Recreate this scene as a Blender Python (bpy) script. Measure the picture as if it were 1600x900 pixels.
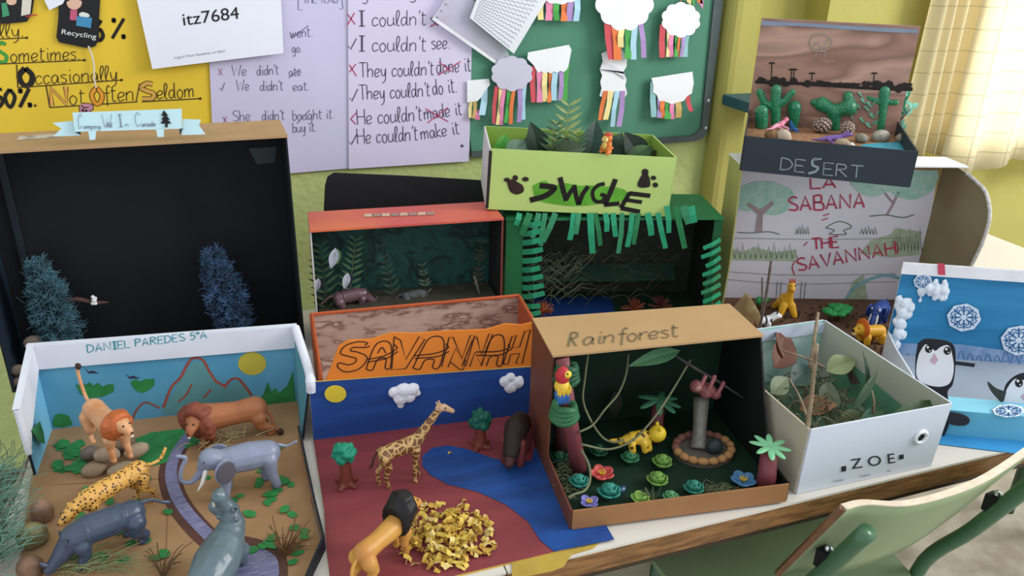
import bpy, math, random
from mathutils import Vector as V, Matrix, Euler
random.seed(7)
for _o in list(bpy.data.objects): bpy.data.objects.remove(_o)
SC = bpy.context.scene
COL = SC.collection
R = math.radians
TOP = 0.72                      # table top above the floor; the scene is laid out with the table top at 0 and lifted at the end

# ------------------------------------------------------------------ camera, world, lights, exposure
F_PX, PITCH, YAW, ROLL, CAM_H = 1250.0, R(23.9), R(20.5), R(1.63), 0.75
FW = V((math.sin(YAW)*math.cos(PITCH), math.cos(YAW)*math.cos(PITCH), -math.sin(PITCH)))
_rt = V((math.cos(YAW), -math.sin(YAW), 0)); _up = _rt.cross(FW)
RT = _rt*math.cos(ROLL)+_up*math.sin(ROLL); UP = -_rt*math.sin(ROLL)+_up*math.cos(ROLL)
cd = bpy.data.cameras.new('camera'); cam = bpy.data.objects.new('camera', cd); COL.objects.link(cam)
cd.sensor_width = 36; cd.lens = 36*F_PX/1600; cd.clip_start = .02
cam.matrix_world = Matrix(((RT.x, UP.x, -FW.x, 0), (RT.y, UP.y, -FW.y, 0), (RT.z, UP.z, -FW.z, CAM_H), (0, 0, 0, 1)))
SC.camera = cam
CAMP = V((0, 0, CAM_H))

w = bpy.data.worlds.new('daylight'); SC.world = w; w.use_nodes = True
bg = w.node_tree.nodes['Background']; bg.inputs[0].default_value = (.90, .95, 1.0, 1); bg.inputs[1].default_value = .88

def area(name, loc, target, sx, sy, energy, col=(1, 1, 1)):
    l = bpy.data.lights.new(name, 'AREA'); l.shape = 'RECTANGLE'; l.size = sx; l.size_y = sy; l.energy = energy; l.color = col
    o = bpy.data.objects.new(name, l); COL.objects.link(o); o.location = loc
    o.rotation_euler = (V(target)-V(loc)).to_track_quat('-Z', 'Y').to_euler(); return o
area('window_daylight', (4.0, -.3, 2.0), (.3, 1.1, 0), 1.8, 1.6, 105, (1, .98, .95))
area('outdoor_daylight', (2.6, 3.3, 1.3), (2.1, 1.9, .3), 1.6, 1.6, 120, (1, .98, .93))
SC.view_settings.view_transform = 'Standard'; SC.view_settings.look = 'None'
SC.view_settings.gamma = 1; SC.view_settings.use_curve_mapping = False
SC.view_settings.exposure = 0.38

# ------------------------------------------------------------------ projection helpers (pixel of the 1600x900 frame -> a point on a real plane)
def ray(px, py): return FW*F_PX + RT*(px-800) - UP*(py-450)
def P(px, py, z=0.0):
    d = ray(px, py); return CAMP + d*((z-CAM_H)/d.z)
def PY(px, py, y):
    d = ray(px, py); return CAMP + d*(y/d.y)
class Plane:
    def __init__(s, p, n):
        s.p = V(p); s.n = V(n).normalized()
        if s.n.dot(CAMP-s.p) < 0: s.n = -s.n
    def hit(s, px, py, off=0):
        d = ray(px, py); q = s.p + s.n*off
        return CAMP + d*((q-CAMP).dot(s.n)/d.dot(s.n))
def plane3(a, b, c): return Plane(a, (V(b)-V(a)).cross(V(c)-V(a)))
TABLE = Plane((0, 0, 0), (0, 0, 1))

# ------------------------------------------------------------------ materials
def lin(h):
    h = h.lstrip('#'); c = [int(h[i:i+2], 16)/255 for i in (0, 2, 4)]
    g = .3*c[0]+.59*c[1]+.11*c[2]; c = [x*.91+g*.09 for x in c]
    return tuple((x/12.92 if x <= .04045 else ((x+.055)/1.055)**2.4) for x in c)+(1,)
MC = {}
def mat(h, rough=.65, var=.12, scale=30, bump=0, bscale=None, h2=None, spec=.3, stretch=None, lo=.35, hi=.65, detail=4, metal=0, trans=0):
    key = (h, rough, var, scale, bump, bscale, h2, spec, stretch, lo, hi, metal, trans)
    if key in MC: return MC[key]
    m = bpy.data.materials.new('surface_'+h.strip('#')); m.use_nodes = True
    nt = m.node_tree; b = nt.nodes['Principled BSDF']
    b.inputs['Roughness'].default_value = rough; b.inputs['Specular IOR Level'].default_value = spec; b.inputs['Metallic'].default_value = metal
    if trans: b.inputs['Transmission Weight'].default_value = trans
    c = lin(h)
    c2 = lin(h2) if h2 else tuple(x*(1-var) for x in c[:3])+(1,)
    tc = nt.nodes.new('ShaderNodeTexCoord'); src = tc.outputs['Object']
    if stretch:
        mp = nt.nodes.new('ShaderNodeMapping'); mp.inputs['Scale'].default_value = stretch; nt.links.new(src, mp.inputs[0]); src = mp.outputs[0]
    n = nt.nodes.new('ShaderNodeTexNoise'); n.inputs['Scale'].default_value = scale; n.inputs['Detail'].default_value = detail
    nt.links.new(src, n.inputs['Vector'])
    r = nt.nodes.new('ShaderNodeValToRGB'); r.color_ramp.elements[0].position = lo; r.color_ramp.elements[1].position = hi
    r.color_ramp.elements[0].color = c; r.color_ramp.elements[1].color = c2
    nt.links.new(n.outputs[0], r.inputs[0]); nt.links.new(r.outputs[0], b.inputs['Base Color'])
    if bump:
        n2 = nt.nodes.new('ShaderNodeTexNoise'); n2.inputs['Scale'].default_value = bscale or scale*3; n2.inputs['Detail'].default_value = 3
        nt.links.new(src, n2.inputs['Vector'])
        bp = nt.nodes.new('ShaderNodeBump'); bp.inputs['Strength'].default_value = bump; bp.inputs['Distance'].default_value = .004
        nt.links.new(n2.outputs[0], bp.inputs['Height']); nt.links.new(bp.outputs[0], b.inputs['Normal'])
    MC[key] = m; return m
def spots(base, dark, scale, mode='spot', th=.3, rough=.45, edge=.06):
    m = bpy.data.materials.new('spotted_'+base.strip('#')); m.use_nodes = True; nt = m.node_tree; b = nt.nodes['Principled BSDF']
    b.inputs['Roughness'].default_value = rough
    tc = nt.nodes.new('ShaderNodeTexCoord'); v = nt.nodes.new('ShaderNodeTexVoronoi'); v.inputs['Scale'].default_value = scale
    if mode == 'patch': v.feature = 'DISTANCE_TO_EDGE'
    nt.links.new(tc.outputs['Object'], v.inputs['Vector'])
    r = nt.nodes.new('ShaderNodeValToRGB'); e = r.color_ramp.elements
    e[0].position = th-edge; e[1].position = th+edge
    if mode == 'patch': e[0].color, e[1].color = lin(base), lin(dark)
    else: e[0].color, e[1].color = lin(dark), lin(base)
    nt.links.new(v.outputs['Distance'], r.inputs[0]); nt.links.new(r.outputs[0], b.inputs['Base Color']); return m
def ramp_mat(stops, scale, stretch, rough=.7, distort=1.0, bump=0, detail=5):
    m = bpy.data.materials.new('printed_picture'); m.use_nodes = True; nt = m.node_tree; b = nt.nodes['Principled BSDF']; b.inputs['Roughness'].default_value = rough
    tc = nt.nodes.new('ShaderNodeTexCoord'); mp = nt.nodes.new('ShaderNodeMapping'); mp.inputs['Scale'].default_value = stretch
    n = nt.nodes.new('ShaderNodeTexNoise'); n.inputs['Scale'].default_value = scale; n.inputs['Detail'].default_value = detail; n.inputs['Distortion'].default_value = distort
    r = nt.nodes.new('ShaderNodeValToRGB')
    while len(r.color_ramp.elements) < len(stops): r.color_ramp.elements.new(.5)
    for e, (p, c) in zip(r.color_ramp.elements, stops): e.position = p; e.color = lin(c)
    nt.links.new(tc.outputs['Object'], mp.inputs[0]); nt.links.new(mp.outputs[0], n.inputs['Vector']); nt.links.new(n.outputs[0], r.inputs[0])
    nt.links.new(r.outputs[0], b.inputs['Base Color']); return m
def cloth_mat(h, trans=.5, grid=None):
    m = bpy.data.materials.new('curtain_cloth'); m.use_nodes = True; nt = m.node_tree
    out = nt.nodes['Material Output']; b = nt.nodes['Principled BSDF']; b.inputs['Roughness'].default_value = .9
    t = nt.nodes.new('ShaderNodeBsdfTranslucent'); mx = nt.nodes.new('ShaderNodeMixShader'); mx.inputs[0].default_value = trans
    tc = nt.nodes.new('ShaderNodeTexCoord'); br = nt.nodes.new('ShaderNodeTexBrick'); br.offset = 0
    mp = nt.nodes.new('ShaderNodeMapping'); mp.inputs['Rotation'].default_value = (R(90), 0, 0)
    nt.links.new(tc.outputs['Object'], mp.inputs[0]); nt.links.new(mp.outputs[0], br.inputs['Vector'])
    br.inputs['Scale'].default_value = 1; br.inputs['Brick Width'].default_value = .09; br.inputs['Row Height'].default_value = .065; br.inputs['Mortar Size'].default_value = .0016
    c = lin(h); br.inputs['Color1'].default_value = c; br.inputs['Color2'].default_value = c; br.inputs['Mortar'].default_value = tuple(x*.72 for x in c[:3])+(1,)
    nt.links.new(br.outputs[0], b.inputs['Base Color']); nt.links.new(br.outputs[0], t.inputs[0])
    nt.links.new(b.outputs[0], mx.inputs[1]); nt.links.new(t.outputs[0], mx.inputs[2]); nt.links.new(mx.outputs[0], out.inputs[0]); return m

# ------------------------------------------------------------------ objects
def mark(o, label=None, cat=None, group=None, kind=None):
    if label: o['label'] = label
    if cat: o['category'] = cat
    if group: o['group'] = group
    if kind: o['kind'] = kind
    return o
def thing(name, label, cat, loc=(0, 0, 0), rz=0, group=None):
    o = bpy.data.objects.new(name, None); o.empty_display_size = .02; COL.objects.link(o)
    o.location = loc; o.rotation_euler = (0, 0, rz); return mark(o, label, cat, group)
def origin(o):
    p = V((0, 0, 0))
    while o: p = p + V(o.location); o = o.parent
    return p
def dup(root, loc=None, rz=None, label=None, group=None):
    r = root.copy(); COL.objects.link(r)
    if loc is not None: r.location = loc
    if rz is not None: r.rotation_euler = (0, 0, rz)
    if label: r['label'] = label
    if group: r['group'] = group
    for ch in list(root.children):
        c = ch.copy(); COL.objects.link(c); c.parent = r
        for g in list(ch.children):
            d = g.copy(); COL.objects.link(d); d.parent = c
    return r
class M:
    def __init__(s): s.v = []; s.f = []; s.mi = []
    def add(s, vs, fs, m=0):
        k = len(s.v); s.v += [V(x) for x in vs]; s.f += [tuple(i+k for i in f) for f in fs]; s.mi += [m]*len(fs); return s
    def prism(s, pts, off, m=0):
        pts = [V(p) for p in pts]; off = V(off); n = len(pts)
        return s.add(pts+[p+off for p in pts], [tuple(range(n-1, -1, -1)), tuple(range(n, 2*n))]+[(i, (i+1) % n, n+(i+1) % n, n+i) for i in range(n)], m)
    def slab(s, pts, t, m=0):     # panel with thickness t, grown away from the camera side
        pts = [V(p) for p in pts]; n = (pts[1]-pts[0]).cross(pts[2]-pts[0]).normalized()
        if n.dot(CAMP-pts[0]) > 0: n = -n
        return s.prism(pts, n*t, m)
    def box(s, c, size, rot=(0, 0, 0), m=0):
        e = Euler(rot).to_matrix(); c = V(c); x, y, z = [k/2 for k in size]
        vs = [c+e@V((a*x, b*y, d*z)) for a in (-1, 1) for b in (-1, 1) for d in (-1, 1)]
        return s.add(vs, [(0, 1, 3, 2), (4, 6, 7, 5), (0, 4, 5, 1), (2, 3, 7, 6), (0, 2, 6, 4), (1, 5, 7, 3)], m)
    def tube(s, pts, rad, n=8, m=0, close=True):
        pts = [V(p) for p in pts]
        if not isinstance(rad, (list, tuple)): rad = [rad]*len(pts)
        vs = []; fs = []; prev = None
        for i, p in enumerate(pts):
            t = (pts[min(i+1, len(pts)-1)]-pts[max(i-1, 0)]).normalized()
            a = V((0, 0, 1)) if prev is None else prev
            if prev is None and abs(t.z) > .9: a = V((1, 0, 0))
            u = (a-t*a.dot(t)).normalized(); prev = u; w_ = t.cross(u)
            for k in range(n):
                q = 2*math.pi*k/n; vs.append(p+(u*math.cos(q)+w_*math.sin(q))*rad[i])
        for i in range(len(pts)-1):
            for k in range(n): fs.append((i*n+k, i*n+(k+1) % n, (i+1)*n+(k+1) % n, (i+1)*n+k))
        if close: fs.append(tuple(range(n-1, -1, -1))); fs.append(tuple(range((len(pts)-1)*n, len(pts)*n)))
        return s.add(vs, fs, m)
    def ell(s, c, r, rot=(0, 0, 0), nu=14, nv=9, m=0, jit=0, seed=0):
        e = Euler(rot).to_matrix(); c = V(c); rr = r if isinstance(r, (tuple, list)) else (r, r, r); rnd = random.Random(seed)
        vs = [c+e@V((0, 0, rr[2]))]; fs = []
        for i in range(1, nv):
            for k in range(nu):
                th = math.pi*i/nv; ph = 2*math.pi*k/nu; j = 1+(rnd.random()-.5)*jit
                vs.append(c+e@V((rr[0]*math.sin(th)*math.cos(ph)*j, rr[1]*math.sin(th)*math.sin(ph)*j, rr[2]*math.cos(th)*j)))
        vs.append(c+e@V((0, 0, -rr[2]))); L = len(vs)-1
        for k in range(nu):
            fs.append((0, 1+k, 1+(k+1) % nu)); fs.append((L, 1+(nv-2)*nu+(k+1) % nu, 1+(nv-2)*nu+k))
            for i in range(nv-2): a = 1+i*nu; fs.append((a+k, a+nu+k, a+nu+(k+1) % nu, a+(k+1) % nu))
        return s.add(vs, fs, m)
    def chain(s, pts, n=12, m=0):  # capsule chain of (x,y,z,r): to be fused by a remesh
        for p in pts: s.ell(p[:3], p[3], nu=n, nv=8, m=m)
        for a, b in zip(pts, pts[1:]): s.tube([a[:3], b[:3]], [a[3], b[3]], n, m)
        return s
    def ribbon(s, pts, width, nrm, m=0):
        pts = [V(p) for p in pts]; nrm = V(nrm); vs = []; fs = []
        for i, p in enumerate(pts):
            t = (pts[min(i+1, len(pts)-1)]-pts[max(i-1, 0)])
            if t.length < 1e-9: t = V((1, 0, 0))
            sd = t.normalized().cross(nrm).normalized()*width/2; vs += [p-sd, p+sd]
        for i in range(len(pts)-1): fs.append((2*i, 2*i+1, 2*i+3, 2*i+2))
        return s.add(vs, fs, m)
    def build(s, name, mats, parent=None, world=True, smooth=False, label=None, solid=0, bevel=0):
        me = bpy.data.meshes.new(name); off = origin(parent) if (parent and world) else V((0, 0, 0))
        me.from_pydata([tuple(p-off) for p in s.v], [], s.f)
        for mm in (mats if isinstance(mats, (list, tuple)) else [mats]): me.materials.append(mm)
        me.polygons.foreach_set('material_index', s.mi)
        if smooth: me.polygons.foreach_set('use_smooth', [True]*len(me.polygons))
        me.update(); o = bpy.data.objects.new(name, me); COL.objects.link(o)
        if parent: o.parent = parent
        if solid: md = o.modifiers.new('thickness', 'SOLIDIFY'); md.thickness = solid; md.offset = 0
        if bevel: md = o.modifiers.new('bevel', 'BEVEL'); md.width = bevel; md.segments = 2; md.limit_method = 'ANGLE'
        if label: o['label'] = label
        return o
    def fuse(s, name, mats, parent=None, voxel=.0015, it=5, label=None, scale=1.0, fac=.5):   # one continuous skin
        for i, p in enumerate(s.v): s.v[i] = p*scale
        o = s.build('tmp', mats, None, False)
        r = o.modifiers.new('r', 'REMESH'); r.mode = 'VOXEL'; r.voxel_size = voxel
        sm = o.modifiers.new('s', 'SMOOTH'); sm.iterations = it; sm.factor = fac
        dg = bpy.context.evaluated_depsgraph_get(); me = bpy.data.meshes.new_from_object(o.evaluated_get(dg), depsgraph=dg)
        bpy.data.objects.remove(o); me.name = name
        me.materials.clear()
        me.materials.append(mats if not isinstance(mats, (list, tuple)) else mats[0])
        me.polygons.foreach_set('material_index', [0]*len(me.polygons))
        me.polygons.foreach_set('use_smooth', [True]*len(me.polygons))
        q = bpy.data.objects.new(name, me); COL.objects.link(q)
        if parent: q.parent = parent
        if label: q['label'] = label
        return q
def structure(o): o['kind'] = 'structure'; return o
def lerp(a, b, t): return V(a)*(1-t)+V(b)*t
def catmull(pts, k=5):
    pts = [V(p) for p in pts]
    if len(pts) < 3: return pts
    ext = [pts[0]*2-pts[1]]+pts+[pts[-1]*2-pts[-2]]; out = []
    for i in range(1, len(ext)-2):
        a, b, c, d = ext[i-1:i+3]
        for j in range(k):
            t = j/k; out.append(.5*((2*b)+(c-a)*t+(2*a-5*b+4*c-d)*t*t+(3*b-a-3*c+d)*t**3))
    return out+[pts[-1]]

# ------------------------------------------------------------------ hand lettering: a stroke font
G = {
'a': (6, '4,4 2,5 0,3 1,0 3,1 4,4 4,1 5,0'), 'b': (5, '0,9 0,4 0,0 2,0 4,2 3,5 0,4'), 'c': (5, '4,4 2,5 0,3 1,0 4,1'),
'd': (6, '4,4 2,5 0,3 1,0 3,1 4,4|4,9 4,5 4,1 5,0'), 'e': (5.4, '0,2 3,2.6 4,4 2,5 0,3 1,0 4,1'), 'f': (4.5, '4,8 3,9 2,7 2,3 2,-2|0,5 4,5'),
'g': (6, '4,4 2,5 0,3 1,0 3,1 4,4 4,-2 2,-4 0,-3'), 'h': (6, '0,9 0,4 0,0|0,3 2,5 4,4 4,0'), 'i': (3, '1,5 1,1 2,0|1,7 1,7.7'),
'k': (5, '0,9 0,0|4,5 0,2 4,0'), 'l': (3.2, '0,1 2,7 1,9 0,7 0,2 1,0 2,0'), 'm': (8, '0,5 0,0|0,3 2,5 3,4 3,0|3,3 5,5 6,4 6,0'),
'n': (6, '0,5 0,0|0,3 2,5 4,4 4,0'), 'o': (5.5, '2,5 0,3 1,0 3,0 4,3 2,5'), 'p': (5.5, '0,5 0,0 0,-4|0,4 3,5 4,3 3,0 0,1'), 'r': (4.2, '0,5 0,0|0,3 2,5 3.5,4.6'),
's': (4.6, '3.5,4.5 1.5,5 0,4 3,2 3,.6 1.5,0 0,.6'), 't': (4.4, '1,8 1,4 1,1 2,0 3,.6|0,6 3.2,6'), 'u': (6, '0,5 0,1 2,0 4,1.5|4,5 4,2 5,0'),
'v': (5, '0,5 2,0 4,5'), 'w': (7.4, '0,5 1,0 3,4 4,0 6,5'), 'y': (5.6, '0,5 1,1 3,1 4,5|4,5 3.6,-2 1,-4'), "'": (2, '1,9 .6,7'),
'.': (2.4, '.5,0 .8,.6'), '/': (4, '0,-1 3,9'), ' ': (4, ''),
'A': (8, '!0,0 3,9 6,0|!1,3 5,3'), 'B': (7, '0,0 0,9|0,9 4,9 4,5 0,5 5,4 5,0 0,0'), 'C': (8, '6,7 3,9 0,5 2,0 6,1.6'), 'D': (7.5, '!0,0 0,9|0,9 4,8 6,4.5 4,1 0,0'),
'E': (6.5, '!5,9 0,9 0,0 5,0|!0,4.6 4,4.6'), 'G': (8, '6,7 3,9 0,5 2,0 5,1 6,4 3,4'), 'H': (7.5, '!0,0 0,9|!6,0 6,9|!0,4.6 6,4.6'), 'I': (5, '!1.6,0 1.6,9|!2.3,0 2.3,9|!0,9 4,9|!0,0 4,0'),
'J': (6, '1,8 5,8 5,3 3,0 0,1'), 'L': (6, '!0,9 0,0 5,0'), 'N': (8, '!0,0 0,9 6,0 6,9'), 'O': (8, '3,9 0,5 2,0 5,.6 6,5 3,9'), 'P': (6.5, '!0,0 0,9|0,9 4,8.6 4.5,6 0,4.4'),
'R': (7.2, '!0,0 0,9|0,9 4,8.6 4.5,6 0,4.6|!1.5,4.6 5.5,0'), 'S': (6.6, '5,8 2.6,9 0,7 2,5 5,3 4,.4 0,1'), 'T': (7, '!3,0 3,9|!0,9 6,9'), 'U': (7.5, '0,9 0,2 3,0 6,2 6,9'),
'V': (7, '!0,9 3,0 6,9'), 'W': (10, '!0,9 2,0 4.5,7 6.5,0 9,9'), '5': (6, '!4.5,9 1,9 .6,5|.6,5 3.6,5.4 4.6,2.6 2,0 0,1'), '0': (6.5, '2.5,9 0,5 2.5,0 5,5 2.5,9'),
'6': (6, '4,9 1,6 0,3 2,0 4.6,2 3,5 .4,3.6'), '%': (8, '!1,0 6,9|.6,8 1.6,8.6 1.6,7.4 .6,8|5.4,1 6.4,1.6 6.4,.4 5.4,1'), 'º': (4, '1.5,9 0,7.5 1.5,6 3,7.5 1.5,9'),
'[': (3.5, '!2.5,9 0,9 0,-1 2.5,-1'), ']': (3.5, '!0,9 2.5,9 2.5,-1 0,-1'), 'x': (6, '!0,0 4,6|!0,6 4,0'), '^': (8, '!0,3 1.6,0 6,8'), '<': (5, '!4,9 0,4.5 4,0'),
}
def text_strokes(t):
    x = 0; out = []
    for ch in t:
        wd, sp = G[ch]
        for st in sp.split('|'):
            if not st: continue
            sharp = st[0] == '!'; pts = [tuple(float(k) for k in q.split(',')) for q in st.lstrip('!').split()]
            pts = [V((a+x, b, 0)) for a, b in pts]
            out.append(pts if sharp else catmull(pts, 4))
        x += wd
    return out, x
def write(mb, t, pl, p0, p1, hpx, lw=1.6, off=.0006, m=0, slant=0):
    """lettering of t between the baseline ends p0..p1 (frame pixels) on the plane; cap height and pen width in pixels"""
    st, wd = text_strokes(t); A = pl.hit(*p0, off); B = pl.hit(*p1, off)
    dx, dy = p1[0]-p0[0], p1[1]-p0[1]; L = math.hypot(dx, dy); up = (dy/L*hpx+slant*hpx*dx/L, -dx/L*hpx)
    U = (B-A)/wd; W = (pl.hit(p0[0]+up[0], p0[1]+up[1], off)-A)/9; k = (B-A).length/L
    for s in st:
        if len(s) > 1: mb.ribbon([A+U*p.x+W*p.y for p in s], lw*k, pl.n, m)
    return mb
def stroke(mb, pl, pts, lw=2, off=.0007, m=0, smooth=True):
    q = [pl.hit(*p, off) for p in pts]; k = (pl.hit(pts[0][0]+1, pts[0][1])-pl.hit(*pts[0])).length
    return mb.ribbon(catmull(q, 5) if smooth and len(q) > 2 else q, lw*k, pl.n, m)
def patch(mb, pl, pts, off=.0004, m=0, smooth=False, t=.0003):
    q = [pl.hit(*p, off) for p in pts]
    if smooth: q = catmull(q+[q[0]], 4)[:-1]
    return mb.prism(q, pl.n*t, m)
def print_text(parent, t, pl, p0, p1, m, hpx=None, name='lettering'):
    """a line of printed sans lettering, fitted to the baseline p0..p1"""
    c = bpy.data.curves.new('t', 'FONT'); c.body = t; o = bpy.data.objects.new('t', c); COL.objects.link(o)
    dg = bpy.context.evaluated_depsgraph_get(); me = bpy.data.meshes.new_from_object(o.evaluated_get(dg), depsgraph=dg); bpy.data.objects.remove(o)
    xs = [v.co.x for v in me.vertices]; x0, x1 = min(xs), max(xs); A = pl.hit(*p0, .0008); B = pl.hit(*p1, .0008)
    dx, dy = p1[0]-p0[0], p1[1]-p0[1]; L = math.hypot(dx, dy); h = hpx or .72*L/(x1-x0)
    Wv = (pl.hit(p0[0]+dy/L*h, p0[1]-dx/L*h, .0008)-A)/.72; U = (B-A)/(x1-x0); off = origin(parent)
    for v in me.vertices: v.co = A+U*(v.co.x-x0)+Wv*v.co.y-off
    me.materials.clear(); me.materials.append(m); me.name = name
    q = bpy.data.objects.new(name, me); COL.objects.link(q); q.parent = parent; return q
def blob_px(cx, cy, rx, ry, n=18, wob=0, rot=0, seed=1):
    rnd = random.Random(seed); out = []
    for i in range(n):
        a = 2*math.pi*i/n; k = 1+wob*(rnd.random()-.5); x, y = rx*math.cos(a)*k, ry*math.sin(a)*k
        out.append((cx+x*math.cos(rot)-y*math.sin(rot), cy+x*math.sin(rot)+y*math.cos(rot)))
    return out

# ================================================================== ROOM
WY = 1.95
WALL = Plane((0, WY, 0), (0, -1, 0))
lime = mat('#BCC87C', .8, .08, 6, .9, 55)
lime2 = mat('#ADA552', .8, .08, 6, .25, 60)
def wallbox(name, a, b, m): return structure(M().box([(x+y)/2 for x, y in zip(a, b)], [y-x for x, y in zip(a, b)]).build(name, m))
XP0 = PY(1131, 0, WY).x
wallbox('wall_back', (-2.2, WY, -TOP), (XP0, WY+.12, 1.9), lime)
pil = M(); pr = .03                         # pilaster with a rounded left edge
xs0, xs1 = XP0, PY(1187, 20, WY-.05).x
prof = [(xs0, WY+.12)]+[(xs0+pr-pr*math.cos(R(a)), WY-.02-pr*math.sin(R(a))) for a in (0, 20, 40, 60, 90)]+[(xs1, WY-.05), (xs1, WY+.12)]
pil.prism([(x, y, -TOP) for x, y in prof], (0, 0, 1.9+TOP)); structure(pil.build('wall_column', lime2))
xr1 = PY(1276, 20, 2.05).x
wallbox('wall_recess', (xs1, 2.10, -TOP), (xr1, 2.2, 1.9), lime2)
XW0, XW1, WB = PY(1462, 100, 2.0).x, 2.9, .16
wallbox('wall_right_pier', (xr1, 2.0, -TOP), (XW0, 2.2, 1.9), lime2)
wallbox('wall_right_parapet', (XW0, 2.0, -TOP), (3.3, 2.2, WB), lime2)
wallbox('wall_right_end', (XW1, 2.0, WB), (3.3, 2.2, 1.9), lime2)
tile = mat('#B7B0A2', .5, .25, 9, h2='#8E8578')
wallbox('floor', (-3.2, -1.6, -TOP-.05), (4.2, 2.6, -TOP), tile)
wallbox('baseboard_back', (-2.2, WY-.015, -TOP), (XP0, WY, -.50), mat('#6F6756', .6, .3, 40, h2='#4c463a'))
wf = M(); fz1 = 1.7
for a, b in (((XW0, 2.06, WB), (XW0+.05, 2.12, fz1)), ((XW1-.05, 2.06, WB), (XW1, 2.12, fz1)), ((XW0+.05, 2.06, WB), (XW1-.05, 2.12, WB+.05)), ((XW0+.05, 2.06, fz1-.05), (XW1-.05, 2.12, fz1)), ((2.4, 2.065, WB+.05), (2.44, 2.115, fz1-.05))):
    wf.box([(x+y)/2 for x, y in zip(a, b)], [y-x for x, y in zip(a, b)])
win = structure(wf.build('window_1', mat('#D8D8D0', .4)))
gm = bpy.data.materials.new('window_glass'); gm.use_nodes = True; nt = gm.node_tree
tr = nt.nodes.new('ShaderNodeBsdfTransparent'); gl = nt.nodes.new('ShaderNodeBsdfGlossy'); gl.inputs['Roughness'].default_value = .02; mx = nt.nodes.new('ShaderNodeMixShader'); mx.inputs[0].default_value = .06
nt.links.new(tr.outputs[0], mx.inputs[1]); nt.links.new(gl.outputs[0], mx.inputs[2]); nt.links.new(mx.outputs[0], nt.nodes['Material Output'].inputs[0])
M().box(((XW0+XW1)/2, 2.09, (WB+fz1)/2), (XW1-XW0-.1, .006, fz1-WB-.1)).build('pane', gm, win)

def curtain(name, label, px0, px1, zlow, m, amp, n, y0, ph=0, hem=.0):
    mb = M(); xa, xb = PY(px0, 120, y0).x, PY(px1, 120, y0).x; N = n*10; rows = 14; vs = []; fs = []
    for j in range(rows+1):
        t = j/rows; z = zlow+(1.75-zlow)*t
        for i in range(N+1):
            u = i/N; a = amp*(1.15-.5*t)
            y = y0-.02+a*math.sin(2*math.pi*n*u+ph)+a*.4*math.sin(2*math.pi*n*.47*u+1.3+ph)
            vs.append((xa+(xb-xa)*u+.012*math.sin(5*u+3*t), y, z+(hem*math.sin(2*math.pi*n*.5*u+ph) if j == 0 else 0)))
    for j in range(rows):
        for i in range(N): a = j*(N+1)+i; fs.append((a, a+1, a+N+2, a+N+1))
    o = mb.add(vs, fs).build(name, m, smooth=True, solid=.0008); mark(o, label, 'curtain', 'window curtains'); return o
curtain('curtain', 'pale yellow checked curtain hanging next to the wall, left of the brighter one', 1418, 1502, PY(1455, 236, 1.97).z, cloth_mat('#E6D6A4', .25), .012, 4, 1.955, 0, .006)
curtain('curtain', 'brightly backlit cream checked curtain at the right edge by the window', 1500, 2150, PY(1530, 262, 1.9).z, cloth_mat('#F6EFD6', .62),   .02, 13, 1.915, 2.0, .014)

# teal ledge sticking out of the column
lb = M(); c0 = PY(1129, 147, WY-.05); d0 = PY(1129, 163, WY-.05)
hgt = abs(c0.z-d0.z); lb.box((c0.x+.09, WY-.05-.11, (c0.z+d0.z)/2), (.18, .22, hgt))
mark(lb.build('wall_ledge', mat('#2F5A63', .5, .2, 20), bevel=.003), 'short dark teal ledge on the yellow column behind the sandy backdrop', 'ledge')

# ------------------------------------------------------------------ posters and papers
ink = mat('#4C4664', .7); inkp = mat('#6E688C', .8, .2); blackm = mat('#17161A', .6, .2); redpen = mat('#C2486A', .8)
def sheet(name, label, cat, px, y, m, tilt=0, thick=.0006, group=None, bow=0):
    """a sheet of paper on the wall; tilt lets the lower edge stand off the wall"""
    pl = Plane((0, y, PY(px[0][0], px[0][1], y).z), (0, -math.cos(tilt), math.sin(tilt)))
    o = M().slab([pl.hit(*p) for p in px], thick).build(name, m); mark(o, label, cat, group); return o, pl
yel = mat('#E8C22C', .55, .08, 8)
po, pl = sheet('poster', 'yellow poster of frequency adverbs in outlined marker letters', 'poster', [(-120, -140), (315, -150), (337, 206), (-110, 236)], WY-.006, yel)
lt = M()
for a, b, lw in (((0, 61), (42, 59), 2), ((0, 100), (132, 94), 2), ((28, 137), (190, 125), 2), ((78, 168), (215, 159), 2), ((222, 159), (313, 154), 2), ((28, 137), (26, 101), 2), ((78, 168), (72, 134), 2)): stroke(lt, pl, [a, b], lw)
for c in ((132, 94), (190, 125), (313, 154), (42, 59), (55, 165)): patch(lt, pl, blob_px(*c, 2.2, 2.2, 8))
write(lt, 'lly.', pl, (1, 58), (40, 57), 22, 1.6); write(lt, 'ometimes.', pl, (17, 97), (127, 93), 23, 1.6)
write(lt, 'ccasionally', pl, (56, 132), (186, 125), 24, 1.6); write(lt, 'ot', pl, (109, 163), (136, 162), 25, 1.6)
write(lt, 'ften/', pl, (163, 160), (222, 156), 26, 1.6); write(lt, 'eldom', pl, (246, 155), (306, 151), 24, 1.6)
lt.build('thin_lettering', mat('#4A3B1C', .7), po)
bl = M(); write(bl, '50%', pl, (-10, 169), (52, 167), 29, 6); write(bl, '6', pl, (150, 64), (165, 63), 32, 6); write(bl, '%', pl, (172, 60), (199, 61), 32, 5); write(bl, 'O', pl, (31, 134), (58, 132), 27, 9)
bl.build('bold_lettering', mat('#22201A', .7), po)
gb = M(); write(gb, 'S', pl, (-4, 99), (15, 98), 32, 6); gb.build('green_letter', mat('#3F9A3A'), po, label='green filled initial letter')
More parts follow.
